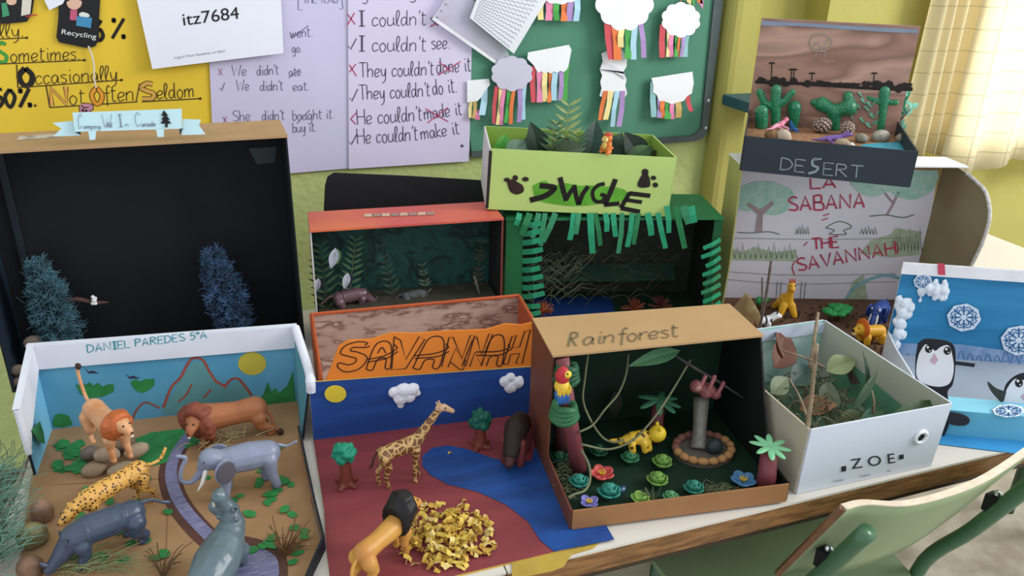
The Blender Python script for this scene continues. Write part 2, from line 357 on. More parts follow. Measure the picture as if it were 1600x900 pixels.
for t, a, b, h, c, nm in (('N', (81, 165), (112, 163), 28, '#E8A24C', 'orange_letter'), ('O', (144, 162), (165, 161), 25, '#EE9A20', 'orange_letter'), ('S', (223, 157), (247, 154), 26, '#D9A545', 'orange_letter'), ('R', (129, 182), (151, 180), 17, '#C989A0', 'pink_letter')):
    o1 = M(); write(o1, t, pl, a, b, h, 8.5, .0005); write(o1, t, pl, a, b, h, 5.5, .0008, 1); o1.build(nm, [mat('#6A431C'), mat(c)], po, label=nm.replace('_', ' ')+' with a dark outline')

lil = mat('#CBC5E4', .7, .05, 5); lil2 = mat('#D6CDEA', .7, .05, 5)
po, pl = sheet('poster', 'lilac paper sheet with small pencilled sentences, partly behind the white sheet', 'poster', [(318, -120), (560, -130), (580, 208), (545, 263), (335, 281)], WY-.010, lil)
lt = M()
for t, a, b, h in (('[', (466, 13), (475, 13), 20), ('THE VERB', (474, 5), (529, 4), 14), (']', (530, 12), (538, 11), 20), ('went.', (454, 59), (490, 57), 16), ('go.', (457, 82), (473, 81), 14), ('We', (363, 119), (387, 118), 17), ("didn't", (402, 118), (437, 116), 16), ('ate', (452, 119), (472, 118), 14),
                   ('We', (370, 142), (391, 141), 17), ("didn't", (407, 142), (444, 141), 16), ('eat.', (458, 142), (485, 141), 15), ('She', (365, 190), (393, 188), 17), ("didn't", (410, 188), (446, 187), 16), ('bought it.', (458, 188), (524, 185), 16), ('She', (365, 208), (393, 206), 15), ("didn't", (408, 208), (442, 207), 15), ('buy it.', (458, 207), (496, 205), 15)):
    write(lt, t, pl, a, b, h, 1.15)
for a, b in (((455, 60), (482, 40)), ((451, 122), (469, 108)), ((464, 193), (484, 172))): stroke(lt, pl, [a, b], 1.3)
lt.build('lettering', inkp, po)
mk = M()
for t, a, b in (('x', (342, 118), (351, 117)), ('x', (349, 193), (358, 192))): write(mk, t, pl, a, b, 16, 1.4)
mk.build('cross_marks', mat('#B07A9C'), po); mk = M(); write(mk, '^', pl, (344, 142), (356, 140), 13, 1.4); mk.build('tick_mark', inkp, po)

po, pl = sheet('poster', 'lilac paper sheet with large inked sentences about what they could not do', 'poster', [(543, -120), (742, -130), (733, 252), (545, 264)], WY-.0135, lil2)
lt = M()
for t, a, b, h in (("I couldn't", (561, 41), (668, 39), 24), ('seen', (674, 40), (706, 38), 23), ("I couldn't", (561, 80), (668, 80), 24), ('see.', (675, 77), (705, 76), 23), ("They couldn't", (562, 121), (680, 117), 23), ('done it', (683, 115), (738, 111), 24),
                   ("They couldn't", (562, 156), (674, 150), 23), ('do it.', (677, 148), (716, 144), 24), ("He couldn't", (559, 195), (662, 188), 24), ('made it', (664, 187), (724, 179), 22), ("He couldn't", (559, 225), (655, 219), 24), ('make it', (659, 218), (720, 209), 22), ('g', (566, -1), (578, -2), 16), ('g', (641, -3), (653, -4), 16)):
    write(lt, t, pl, a, b, h, 1.35)
for p in ([(544, 72), (548, 77), (557, 60)], [(547, 153), (550, 158), (559, 139)], [(546, 222), (549, 226), (558, 209)]): stroke(lt, pl, p, 1.6, smooth=False)
patch(lt, pl, blob_px(722, 228, 2.4, 2.4, 8)); lt.build('lettering', ink, po)
mk = M()
for p in ([(543, 22), (555, 38)], [(554, 20), (543, 39)], [(546, 101), (557, 119)], [(556, 100), (546, 113)], [(557, 176), (548, 186)], [(548, 186), (556, 194)], [(672, 42), (707, 22)], [(684, 118), (720, 96)], [(686, 97), (706, 112)], [(665, 170), (700, 190)], [(668, 192), (700, 168)]): stroke(mk, pl, p, 1.7)
mk.build('red_marks', redpen, po, label='red pen crosses and strikes')

wp = mat('#E3E7F2', .6, .03, 4)
po, pl = sheet('paper_sheet', 'white printed sheet with a large code, pinned slanting over yellow and lilac posters', 'paper', [(205, -40), (436, -66), (443, 83), (238, 108)], WY-.022, wp, R(2))
print_text(po, 'itz7684', pl, (287, 40), (374, 29), blackm, 20); print_text(po, 'Log in Your Students on Epic!', pl, (273, 92), (352, 81), mat('#8A8D98'), 4.2, 'small_print')

# recycling badges
def badge(px, label, txt=None):
    o, q = sheet('badge', label, 'badge', px, WY-.012, mat('#1A1A1E', .5), 0, .002, 'black paper badges'); return o, q
po, pl = badge([(92, -20), (158, -24), (154, 40), (155, 62), (148, 73), (135, 75), (92, 66), (88, 58), (91, 30)], 'black badge reading Recycling, with a girl and a blue bin, hanging on the yellow poster')
lt = M(); write(lt, 'Recycling', pl, (96, 52), (151, 61), 9, 1.9, .0008) if False else None
print_text(po, 'Recycling', pl, (96, 53), (150, 61), mat('#E8E8E4'), 8)
g = M(); patch(g, pl, blob_px(116, 4, 12, 11), .0006); patch(g, pl, [(110, 15), (121, 15), (120, 32), (109, 31)], .0008, 1); patch(g, pl, [(120, 25), (144, 28), (142, 44), (119, 40)], .001, 2); patch(g, pl, blob_px(132, 23, 9, 4, 10, .5), .0006, 3); patch(g, pl, [(104, -8), (128, -8), (129, 2), (116, -3), (104, 3)], .001, 4)
g.build('girl_and_bin_drawing', [mat('#E2B79C'), mat('#C5587A'), mat('#3E8FBF'), mat('#DFE6E0'), mat('#3A2A22')], po)
po, pl = badge([(-30, -20), (56, -20), (50, 20), (42, 34), (10, 37), (-30, 34)], 'black badge with a child drawing, cut by the left edge of the yellow poster')
g = M(); patch(g, pl, [(2, 5), (10, 4), (15, 24), (4, 27)], .0006, 0); patch(g, pl, blob_px(18, 2, 8, 6), .0006, 1); patch(g, pl, [(35, -5), (50, -5), (47, 22), (33, 25)], .0006, 2); patch(g, pl, [(40, 25), (58, 22), (58, 24), (41, 27)], .0008, 3)
g.build('child_drawing', [mat('#3F9A6A'), mat('#E2B79C'), mat('#D8D2C4'), mat('#C23A3A')], po)
s = M().tube(catmull([PY(x, y, WY-.014) for x, y in ((138, 72), (144, 88), (147, 105), (147, 120), (150, 138))]), .0018, 6); mark(s.build('string', mat('#D9D3C0'), smooth=True), 'white string dangling below the black recycling badge', 'string')
o, _ = sheet('paper_scrap', 'folded white paper scrap between the two black badges', 'paper', [(63, -12), (108, -14), (98, 6), (77, 16)], WY-.013, wp)

# ruled sheets hanging over the display board
po, pl = sheet('paper_sheet', 'white handwritten sheet hanging tilted across the display board corner', 'paper', [(757, -34), (872, -30), (803, 84), (734, 28)], WY-.05, mat('#E4E8EE', .6, .04, 6), R(-3))
lt = M()
for k in range(16):
    t = k/15; a = lerp((757-4, -24, 0), (740, 26, 0), t) if 0 else None
    x0, y0 = 756+(738-756)*t*1.0, -26+(26+26)*t; x1, y1 = 862+(800-862)*t, -22+(76+22)*t
    pts = []; 
    for j in range(22):
        u = .04+.9*j/21; pts.append((x0+(x1-x0)*u, y0+(y1-y0)*u+(1.2 if j % 2 else -1.2)))
    stroke(lt, pl, pts, .8, .0006)
lt.build('handwriting', mat('#9AA0B4'), po)
po, pl = sheet('plastic_sleeve', 'translucent plastic sleeve with punched holes hanging behind the handwritten sheet', 'sleeve', [(676, 28), (708, -20), (770, 20), (800, 98), (790, 108)], WY-.03, mat('#DDD8EA', .25, .05, 20), R(-3))
for _m in po.data.materials: _m.node_tree.nodes['Principled BSDF'].inputs['Alpha'].default_value = .5
hs = M()
for k in range(4): patch(hs, pl, blob_px(683+k*7, 27-k*10, 2, 1.4, 8), .0006)
stroke(hs, pl, [(676, 28), (790, 108)], 5, .0008, 1); hs.build('punched_strip', [mat('#9A9AA6'), mat('#EDEDF2')], po)

# ------------------------------------------------------------------ green display board
po = thing('display_board', 'green display board with a rounded dark frame on the yellow-green wall', 'board', (PY(920, 100, WY).x, WY, .5))
q = [(737, -80), (1140, -80), (1106, 205), (1097, 217), (1085, 221), (737, 246)]
q2 = [(700, -80), (1124, -80), (1096, 200), (1088, 209), (1080, 212), (737, 237)]
BP = Plane((0, WY-.012, 0), (0, -1, 0)); BF = Plane((0, WY-.018, 0), (0, -1, 0))
M().slab([BP.hit(*p) for p in q2], .011).build('panel', mat('#4F8D72', .7, .10, 5), po)
fr = M(); A = [BF.hit(*p) for p in q]; B = [BF.hit(*p) for p in q2]
for i in range(1, len(q)-1): fr.slab([A[i], A[i+1], B[i+1], B[i]], .017)
fr.slab([A[1], B[1], B[1]+V((0, 0, .01)), A[1]+V((0, 0, .01))], .017)
fr.build('frame', mat('#4D5A58', .45, .15), po)
bm = M()
for c in ((1107, 157), (1103, 200)): p = BF.hit(*c); bm.ell(p, (.0045, .002, .0045), nu=8, nv=5)
bm.build('tack', mat('#D8D8D8', .3), po)

SC_COL = dict(r='#D8505A', o='#EC7A3E', y='#F0DC92', p='#EA86B0', g='#4BA94B', b='#A9D3E6', v='#AD8CC6', k='#C9A45C', t='#8FC0C4')
clw = mat('#EFF1F4', .75, .04, 12); clg = mat('#CBC8DC', .75, .04, 12)
def rainbow(label, cloud, strips, m=clw, y=WY-.03, fold=None, under=True):
    """paper cloud with coloured paper strips; strips = (colour, x top, y top, x bottom, y bottom, width)"""
    pl = Plane((0, y, 0), (0, -1, 0)); c = pl.hit(sum(p[0] for p in cloud)/len(cloud), sum(p[1] for p in cloud)/len(cloud))
    o = thing('rainbow_cloud', label, 'paper craft', c, 0, 'rainbow clouds on the display board')
    k = M()
    q = [pl.hit(*p) for p in cloud]; k.prism(q, (0, .0012, 0)); k.build('cloud', m, o)
    if fold: M().prism([pl.hit(*p, .004) for p in fold], (0, .001, 0)).build('fold', mat('#E2E2EA', .75), o)
    for i, st in enumerate(strips):
        col, x0, y0, x1, y1, wd = st; s = M(); off = -.002-.0005*(i % 3) if under else .002
        mid = ((x0+x1)/2+(1.5 if i % 2 else -1.5), (y0+y1)/2)
        vs = []
        for (x, yy), lift in (((x0, y0), 0), (mid, .004*(i % 3)), ((x1, y1), .006+.003*(i % 2))):
            vs += [pl.hit(x-wd/2, yy, off+lift), pl.hit(x+wd/2, yy, off+lift)]
        s.add(vs, [(0, 1, 3, 2), (2, 3, 5, 4)]).build('strip', mat(SC_COL[col], .75, .06), o, solid=.0005)
    return o
def scallop(cx, cy, rx, ry, n=11, d=.1, ang=(0, 360)):
    out = []
    for i in range(n*6):
        a = R(ang[0]+(ang[1]-ang[0])*i/(n*6)); k = 1-d+d*abs(math.sin(n*(a-R(ang[0]))/2*(360/(ang[1]-ang[0]))))
        out.append((cx+rx*math.cos(a)*k, cy+ry*math.sin(a)*k))
    return out
rainbow('rainbow cloud at the top beside the handwritten sheet, six strips, cloud cut off', scallop(874, -12, 34, 19), [('y', 846, 0, 845, 31, 9), ('p', 858, 2, 857, 32, 11), ('g', 870, 2, 870, 32, 9), ('o', 881, 0, 881, 33, 10), ('v', 893, -2, 891, 33, 10), ('b', 902, -4, 900, 33, 9)])
rainbow('largest rainbow cloud, top centre of the display board, curling strips', scallop(976, -2, 47, 51, 12, .08), [('r', 949, 30, 956, 93, 11), ('o', 960, 34, 965, 94, 12), ('y', 972, 42, 970, 74, 9), ('g', 981, 45, 981, 92, 10), ('b', 992, 42, 990, 93, 9), ('v', 1001, 36, 1006, 90, 8)], y=WY-.045)
rainbow('rainbow cloud in the upper right corner of the display board', scallop(1064, 31, 31, 28, 10, .1), [('r', 1036, 38, 1035, 90, 9), ('y', 1044, 46, 1043, 89, 5), ('p', 1050, 50, 1049, 89, 7), ('g', 1057, 52, 1056, 89, 6), ('o', 1063, 52, 1060, 89, 4), ('v', 1068, 52, 1064, 89, 5), ('t', 1074, 48, 1070, 89, 9)])
rainbow('grey-lilac backed rainbow cloud near the lilac sheet, seven loose strips', scallop(800, 115, 33, 28, 10, .1), [('r', 776, 135, 772, 193, 6), ('y', 782, 138, 777, 195, 5), ('p', 788, 138, 783, 195, 6), ('g', 795, 138, 790, 192, 6), ('o', 803, 138, 798, 194, 6), ('v', 812, 138, 811, 191, 7), ('b', 820, 132, 818, 187, 6)], clg)
rainbow('folded rainbow cloud with a straight top, next to the grey-lilac one', [(825, 82), (889, 70), (893, 78), (888, 104)]+[(888-5*i-2.5, 110+(2 if i % 2 else -1)+3*math.sin(i/11*3)) for i in range(10)]+[(834, 102), (824, 92)], [('r', 833, 104, 834, 160, 8), ('p', 842, 106, 843, 160, 9), ('y', 852, 108, 852, 159, 8), ('o', 860, 110, 858, 160, 6), ('b', 868, 110, 866, 157, 9), ('v', 877, 110, 875, 157, 7), ('g', 886, 102, 882, 157, 9)])
rainbow('crumpled rainbow cloud hanging under the largest one, strips over its lower edge', scallop(958, 100, 22, 24, 9, .12)[:0]+[(940, 84), (955, 76), (972, 78), (980, 90), (979, 104), (974, 112), (979, 124), (977, 134), (980, 146), (974, 156), (962, 152), (948, 155), (937, 150), (940, 138), (938, 128), (941, 118), (937, 108), (942, 96)], [('o', 947, 142, 938, 188, 7), ('y', 954, 142, 946, 187, 8), ('b', 965, 142, 957, 198, 7), ('v', 973, 142, 967, 198, 8)], under=False, fold=[(938, 108), (942, 96), (962, 104), (978, 116), (974, 112), (979, 124), (960, 112)])
rainbow('folded rainbow cloud in the lower right of the board with a red pointed strip', [(1018, 122), (1082, 112), (1084, 130), (1081, 146), (1074, 150), (1068, 158), (1058, 160), (1050, 163), (1040, 159), (1030, 158), (1026, 148), (1020, 144), (1021, 134)], [('t', 1021, 128, 1022, 183, 9), ('v', 1030, 152, 1030, 184, 7), ('o', 1036, 152, 1036, 185, 7), ('g', 1043, 154, 1043, 186, 10), ('p', 1051, 156, 1051, 186, 7), ('k', 1059, 156, 1060, 184, 9), ('r', 1074, 146, 1080, 174, 7)])
rainbow('white rainbow cloud cut by the lilac sheet, pale blue strip folded forward', [(730, 126), (764, 123), (766, 132), (758, 142), (752, 152), (746, 158), (730, 160)], [('y', 737, 155, 735, 184, 5), ('k', 742, 152, 740, 185, 5), ('p', 748, 172, 746, 187, 8), ('b', 757, 138, 753, 180, 10)], y=WY-.02)
f = M(); pl = Plane((0, WY-.03, 0), (0, -1, 0))
for i, (c, a) in enumerate((('o', [(1058, -4), (1066, -6), (1064, 2)]), ('y', [(1070, -6), (1080, -6), (1082, 8), (1074, 4)]), ('g', [(1080, -6), (1086, -6), (1085, 9), (1080, 8)]), ('o', [(1088, -6), (1096, -6), (1098, 6), (1090, 4)]), ('p', [(1096, -6), (1099, -6), (1098, 14), (1093, 6)]))): patch(f, pl, a, 0, i, t=.0008)
mark(f.build('paper_strips', [mat(SC_COL[c]) for c in 'oygop']), 'ends of coloured paper strips at the top right corner of the display board', 'paper craft')

# ------------------------------------------------------------------ black chair behind the table
ch = thing('chair', 'black chair tucked behind the table, only its backrest showing', 'chair', (.37, 1.78, -TOP), R(-6))
CB = plane3(PY(515, 270, 1.74), PY(755, 282, 1.70), PY(515, 400, 1.70))
qs = [(505, 420), (506, 330), (508, 290), (512, 276), (522, 270), (640, 275), (755, 282), (790, 286), (797, 300), (797, 420)]
ob = M().slab([CB.hit(*p) for p in qs], .02).build('backrest', mat('#16161B', .55, .2), ch, world=False); 
mw = Matrix.Translation(V((.37, 1.78, -TOP))) @ Matrix.Rotation(R(-6), 4, 'Z')
for v_ in ob.data.vertices: v_.co = mw.inverted() @ v_.co
M().box((-.02, -.22, .43), (.40, .40, .035)).build('seat', mat('#16161B', .55, .2), ch, world=False, bevel=.008)
for a, b in ((-.17, -.38), (.15, -.38), (-.17, -.05), (.15, -.05)): M().tube([(a, b, 0), (a, b, .42)], .011, 8).build('leg', mat('#33353A', .4), ch, world=False)
for a in (-.15, .13): M().tube([(a, -.06, .42), (a, -.05, .66), (a, -.06, .78)], .01, 8).build('back_post', mat('#33353A', .4), ch, world=False)

# ------------------------------------------------------------------ tables (two desks back to back, front edge wood)
XL, XR, Y0, Y1 = -.335, 2.03, .74, 1.60
white = mat('#CFC9BE', .45, .05, 5); wood = mat('#94683A', .55, .35, 25, h2='#6A4826', stretch=(1, 8, 8)); gsteel = mat('#3D5B41', .4)
def desk(label, x0, x1, y0, y1, grp='classroom tables'):
    d = thing('table', label, 'table', ((x0+x1)/2, (y0+y1)/2, -TOP), 0, grp)
    M().box(((x0+x1)/2, (y0+y1)/2, -.002), (x1-x0, y1-y0, .004)).build('laminate', white, d)
    M().box(((x0+x1)/2, (y0+y1)/2, -.0205), (x1-x0, y1-y0, .033)).build('tabletop_edge', wood, d)
    a = M()
    for (p, q) in (((x0+.03, y0+.05), (x1-.03, y0+.05)), ((x0+.03, y1-.05), (x1-.03, y1-.05)), ((x0+.03, y0+.05), (x0+.03, y1-.05)), ((x1-.03, y0+.05), (x1-.03, y1-.05))):
        a.box(((p[0]+q[0])/2, (p[1]+q[1])/2, -.062), (abs(q[0]-p[0])+.02, abs(q[1]-p[1])+.02, .05))
    a.build('apron', mat('#4A3B2B', .6), d)
    for x in (x0+.04, x1-.04):
        for y in (y0+.06, y1-.06): M().tube([(x, y, -TOP), (x, y, -.07)], .014, 10).build('leg', gsteel, d, smooth=True)
    return d
XM = .28
desk('white topped wooden table, left one at the front, under the blue painted diorama', XL, XM, Y0, 1.165)
desk('white topped wooden table, right one at the front, below the white shoe box', XM+.002, XR, Y0, 1.165)
desk('white topped wooden table, left one at the back, under the black forest box', XL, XM, 1.167, Y1)
desk('white topped wooden table, right one at the back, its bare corner beside the cardboard box', XM+.002, XR, 1.167, Y1)

# green school chair at the lower right, pushed up to the table with its back to us
cg = thing('chair', 'green school chair with curved plywood backrest pushed under the table front', 'chair', (.93, .60, -TOP))
plyg = mat('#8FA277', .5, .08, 10); tubeg = mat('#3F6A48', .3, .1, spec=.5); ply = mat('#E6D3BC', .6, .15, 60, stretch=(1, 1, 20))
pA, pM, pB = P(1318, 793, .055), P(1425, 786, .058), P(1625, 690, .06)
cpts = catmull([pA, P(1350, 786, .056), pM, P(1530, 752, .06), pB], 6)
n_ = len(cpts); hb = .19; g1 = M(); vs = []; fs = []
nor = V(((pB-pA).y, -(pB-pA).x, 0)).normalized()
if nor.dot(CAMP-pA) < 0: nor = -nor
away = -nor; rows_ = 8
for j in range(rows_+1):
    for i, p in enumerate(cpts): vs.append(V((p.x, p.y, p.z-hb*j/rows_))+away*(.085*j/rows_))
for j in range(rows_):
    for i in range(n_-1): a = j*n_+i; fs.append((a, a+1, a+n_+1, a+n_))
g1.add(vs, fs).build('backrest', plyg, cg, smooth=True, solid=.010)
g2 = M(); vs = []; fs = []
for i, p in enumerate(cpts):
    for sgn in (-1, 1): vs.append(p+nor*(.0056*sgn)+V((0, 0, .001)))
for i in range(n_-1): fs.append((2*i, 2*i+1, 2*i+3, 2*i+2))
for c, sg in ((cpts[0], -1), (cpts[-1], 1)):
    pass
g2.add(vs, fs)
q = [cpts[0]+away*(.085*t)-V((0, 0, hb*t)) for t in (0, .25, .5, .75, 1)]; sd = (cpts[0]-cpts[1]).normalized()*.001
g2.build('plywood_edge', ply, cg, solid=.002); M().tube([x+sd for x in q], .0058, 4).build('side_edge', mat('#7E5638', .5, .3, 40), cg, label='brown worn plywood side edge')
for k, (tp, foot) in enumerate(((P(1345, 822, .03)+nor*.012, (.72, .60)), (P(1618, 735, .035)+nor*.012, (1.12, .62)))):
    lo = tp+away*.14-V((0, 0, .31)); t = M().tube(catmull([tp, lerp(tp, lo, .5), lo, V((lo.x, lo.y-.02, -.5)), V((foot[0], foot[1], -TOP))], 6), .0125, 14)
    t.build('leg', tubeg, cg, smooth=True)
    c = lerp(tp, lo, .3); M().box(c-nor*.012, (.02, .022, .03), (0, 0, .1)).build('mount', blackm, cg); M().ell(c+V((0, 0, .02))+nor*.001-nor*.012, (.006, .006, .006), nu=8, nv=5).build('screw', mat('#D8DCE4', .25, metal=1), cg)
sc_ = [V((.66, .72, -.285)), V((1.04, .735, -.285)), V((1.01, 1.06, -.275)), V((.665, 1.05, -.275))]
M().prism(catmull(sc_+[sc_[0]], 5)[:-1], (0, 0, .012)).build('seat', mat('#8CA87C', .45, .1, 8), cg)
for a, b in ((.70, 1.02), (.99, 1.03)): M().tube([(a, b, -.29), (a, b+.02, -TOP)], .0125, 12).build('leg', tubeg, cg, smooth=True)
M().tube([(.70, .72, -.295), (.70, 1.02, -.295)], .011, 10).build('seat_rail', tubeg, cg, smooth=True); M().tube([(1.02, .74, -.295), (.99, 1.03, -.295)], .011, 10).build('seat_rail', tubeg, cg, smooth=True)

# ================================================================== BOXES
class Fr:
    def __init__(s, o, th, roll=0):
        s.o = V(o); s.x = V((math.cos(th)*math.cos(roll), math.sin(th)*math.cos(roll), math.sin(roll))); s.y = V((-math.sin(th), math.cos(th), 0)); s.z = s.x.cross(s.y); s.th = th
    def __call__(s, u, v, w=0): return s.o+s.x*u+s.y*v+s.z*w
    def plane(s, axis, d):
        n = {'x': s.x, 'y': s.y, 'z': s.z}[axis]; return Plane(s.o+n*d, n)
def panel(root, name, quad, inner, outer, out, t=.003, label=None):
    """a cardboard panel: quad is its inner face, grown by t along out; inner and outer faces may be papered differently"""
    q = [V(p) for p in quad]; off = V(out).normalized()*t; n = len(q); mb = M()
    mb.add(q+[p+off for p in q], [tuple(range(n-1, -1, -1))], 0); k = len(q)
    mb.f += [tuple(range(n, 2*n))]+[(i, (i+1) % n, n+(i+1) % n, n+i) for i in range(n)]; mb.mi += [1]*(n+1)
    return mb.build(name, [inner, outer], root, label=label)
def decal(root, name, mats): return None
card = mat('#B08A60', .75, .12, 14); cardd = mat('#8A6440', .75, .15, 14); navy = mat('#1A2230', .6, .2, 12); black = mat('#1B1E23', .75, .2, 12, spec=.2)
paperw = mat('#DEDFE6', .7, .05, 10)

# ---- black forest box ------------------------------------------------
fA = Fr((-.388, 1.41, 0), R(.6)); W, D, H = .492, .125, .418
bA = thing('diorama_box', 'tall black lined cardboard box with dark pine tufts, at the left', 'diorama', fA(W/2, D/2), 0, 'animal dioramas')
blk2 = mat('#0F141C', .8, .3, 5, spec=.15)
panel(bA, 'back_panel', [fA(0, D), fA(W, D), fA(W, D, H), fA(0, D, H)], black, card, fA.y)
panel(bA, 'side_panel', [fA(0, 0), fA(0, D), fA(0, D, H), fA(0, 0, H)], mat('#1B2A3C', .7, .3, 6), black, -fA.x)
panel(bA, 'side_panel', [fA(W, 0), fA(W, D), fA(W, D, H), fA(W, 0, H)], black, black, fA.x)
panel(bA, 'top_panel', [fA(-.004, -.002, H), fA(W+.004, -.002, H), fA(W+.004, D+.003, H), fA(-.004, D+.003, H)], black, card, fA.z, .004)
panel(bA, 'floor_panel', [fA(0, 0, .004), fA(W, 0, .004), fA(W, D, .004), fA(0, D, .004)], black, black, -fA.z, .004)
M().box(fA(.035, D-.004, .2), (.012, .004, .38), (0, 0, fA.th)).build('corner_strip', mat('#1C2630', .5, .2), bA)
tp = fA.plane('y', D-.001); patch(q := M(), tp, [(388, 232), (432, 229), (430, 254), (402, 257)], .0006); q.build('tape_patch', mat('#27323A', .35, .3, 30), bA)
tl = fA.plane('z', H+.004); q = M(); patch(q, tl, [(30, 213), (95, 209), (96, 214), (26, 219)], .0004); q.build('paper_label', mat('#CFC6B8', .6, .3, 60, h2='#8F857A'), bA)

# ribbon banner standing on its top edge
zt_ = H+.0045
def BL(px, py): return PY(px, py, 1.412)
rb = thing('banner', 'pale blue ribbon banner about Canada with a black fir tree, on the black box', 'banner', (-.13, 1.412, zt_))
sky = mat('#BFE3EC', .6, .04, 10); pB_ = Plane((0, 1.411, 0), (0, -1, 0))
M().slab([BL(113, 176), (BL(284, 170)), BL(284, 201), BL(117, 206)], .0008).build('ribbon', sky, rb)
for pts, nm in (([(82, 192), (113, 189), (125, 212), (83, 213), (96, 201)], 'ribbon_tail'), ([(285, 186), (314, 187), (311, 196), (321, 210), (284, 211)], 'ribbon_tail')): M().slab([PY(x, y, 1.418) for x, y in pts], .0008).build(nm, sky, rb)
for pts in ([(117, 206), (126, 206), (126, 211)], [(280, 202), (286, 200), (281, 212)]): M().slab([PY(x, y, 1.415) for x, y in pts], .0008).build('ribbon_fold', mat('#26405A', .7), rb)
for pts in ([(138, 205), (150, 205), (149, 218), (140, 219)], [(244, 202), (256, 202), (256, 214), (246, 214)]): M().slab([PY(x, y, 1.4065) for x, y in pts], .0006).build('paper_tab', sky, rb)
lt = M()
for t, a, b, h in (('C', (122, 201), (130, 201), 23), ('amping', (131, 201), (158, 201), 7), ('W', (160, 200), (177, 199), 21), ('ild', (165, 199), (176, 199), 8), ('I', (186, 199), (194, 198), 20), ('n', (196, 198), (202, 198), 7), ('C', (212, 198), (223, 197), 22), ('anada', (222, 198), (244, 197), 8)): write(lt, t, pB_, a, b, h, .8)
lt.build('lettering', inkp, rb)
tr_ = [(256, 172), (263, 181), (260, 181), (266, 187), (262, 187), (268, 193), (262, 193), (262, 199), (258, 199), (258, 193), (251, 193), (255, 187), (252, 187), (256, 181), (252, 181)]
q = M(); patch(q, pB_, tr_, .0006); q.build('fir_tree', blackm, rb)

def tuft(name, label, base, h, r, n, m, seed, lean=(0, 0), seg=4, thin=.0009, cat='plant', group=None, spread=1.0):
    """feathery conifer tuft: a stem and many fine twisting sprigs"""
    rnd = random.Random(seed); o = thing(name, label, cat, base, 0, group); b = V(base); top = b+V((lean[0], lean[1], h))
    M().tube([b, lerp(b, top, .5), top], [.003, .002, .001], 6).build('stem', mat('#4A4038', .8), o)
    mb = M()
    for i in range(n):
        t = rnd.random()**.8; p = lerp(b, top, .08+.92*t); a = rnd.random()*6.283; rr = r*(.35+.65*math.sin(math.pi*min(1, .25+t*.72)))*(.6+.5*rnd.random())*spread
        q = p+V((math.cos(a)*rr, math.sin(a)*rr, rr*.55*(rnd.random()-.1)))
        mid = lerp(p, q, .5)+V((0, 0, .004))
        mb.tube([p, mid, q], [thin, thin*.9, thin*.5], 3)
        for k in range(seg):
            c = lerp(mid, q, rnd.random()); d = V((rnd.random()-.5, rnd.random()-.5, rnd.random()-.3))*r*.45; mb.tube([c, c+d], [thin*.8, thin*.4], 3)
    o2 = mb.build('foliage', m, o); return o
pine1 = mat('#4E7C8C', .9, .3, 40, h2='#2A4048'); pine2 = mat('#4A6E9C', .9, .3, 40, h2='#28343F')
tuft('pine_tuft', 'bluish feathery pine tuft at the left of the black box', fA(.082, .055, .004), .205, .041, 900, pine1, 3, (-.015, 0), group='pine tufts in the black box')
tuft('pine_tuft', 'dark blue feathery pine tuft at the right of the black box', fA(.378, .06, .004), .190, .042, 800, pine2, 5, (-.03, 0), group='pine tufts in the black box')
rk = mat('#8A7A68', .8, .3, 40, .4, h2='#5C5046')
def stone(name, label, c, r, rot, m, seed=1, group=None, cat='stone'):
    mb = M().ell((0, 0, 0), r, rot, 18, 12, jit=.10, seed=seed)
    o = mb.build(name, m, None, smooth=True); o.location = c; sb = o.modifiers.new('s', 'SMOOTH'); sb.iterations = 2
    mark(o, label, cat, group); return o
stone('stone', 'round dark stone under the left pine tuft of the black box', PY(52, 535, 1.45), (.016, .013, .013), (0, 0, 0), rk, 4)
stone('stone', 'brown stone at the lower left corner of the black box', PY(27, 578, 1.43), (.012, .011, .009), (0, 0, .4), rk, 6)
stone('stone', 'grey stone below the brown one at the lower left corner of the black box', PY(27, 597, 1.428), (.011, .010, .008), (0, 0, .8), rk, 7)
o = thing('branch', 'thin reddish twig sticking out from the left pine tuft', 'twig', PY(112, 466, 1.48)); M().tube([PY(92, 470, 1.47), PY(120, 467, 1.47), PY(152, 473, 1.47), PY(170, 472, 1.47)], [.003, .004, .004, .001], 7).build('stem', mat('#5A3A34', .8), o)
mb = M()
for x, y, r in ((145, 474, .0035), (149, 474, .0035), (147, 469, .0045), (145, 464, .0035), (149, 466, .003)): mb.ell(PY(x, y, 1.466), r, nu=8, nv=6)
mark(mb.build('owl_figure', mat('#E8E8EA', .6), smooth=True), 'tiny white paper bird perched on the reddish twig', 'figurine')

# ------------------------------------------------------------------ figurine builder
def legs(mb, xf, xr, wf, wr, h, r, kf=0, kr=0, front=(0, 0), rear=(0, 0), ft=1.0):
    """four jointed legs; front/rear give the stride offset of the left and right leg"""
    for s, df, dr in ((1, front[0], rear[0]), (-1, front[1], rear[1])):
        mb.chain([(xf, s*wf, h*.95, r*1.75), (xf-.03+df*.4, s*wf*1.05, h*.55, r*1.15), (xf+.015+df*.8, s*wf*1.05, h*.28, r*.85), (xf+df, s*wf*1.05, h*.08, r*.8), (xf+.035+df, s*wf*1.05, r*.55*ft, r*.8*ft)])
        mb.chain([(xr, s*wr, h*1.0, r*2.1), (xr+.05+dr*.4, s*wr*1.1, h*.62, r*1.5), (xr-.05+dr*.8, s*wr*1.1, h*.36, r*.85), (xr-.01+dr, s*wr*1.1, h*.08, r*.75), (xr+.035+dr, s*wr*1.1, r*.55*ft, r*.8*ft)])
def eyes(root, pts, r, scale, m=None, name='eye'):
    for p in pts: M().ell([k*scale for k in p], r*scale, nu=8, nv=6).build(name, m or blackm, root, world=False, smooth=True)
def fused(mb, name, m, root, scale, voxel, it=5, label=None): return mb.fuse(name, m, root, voxel, it, label, scale)
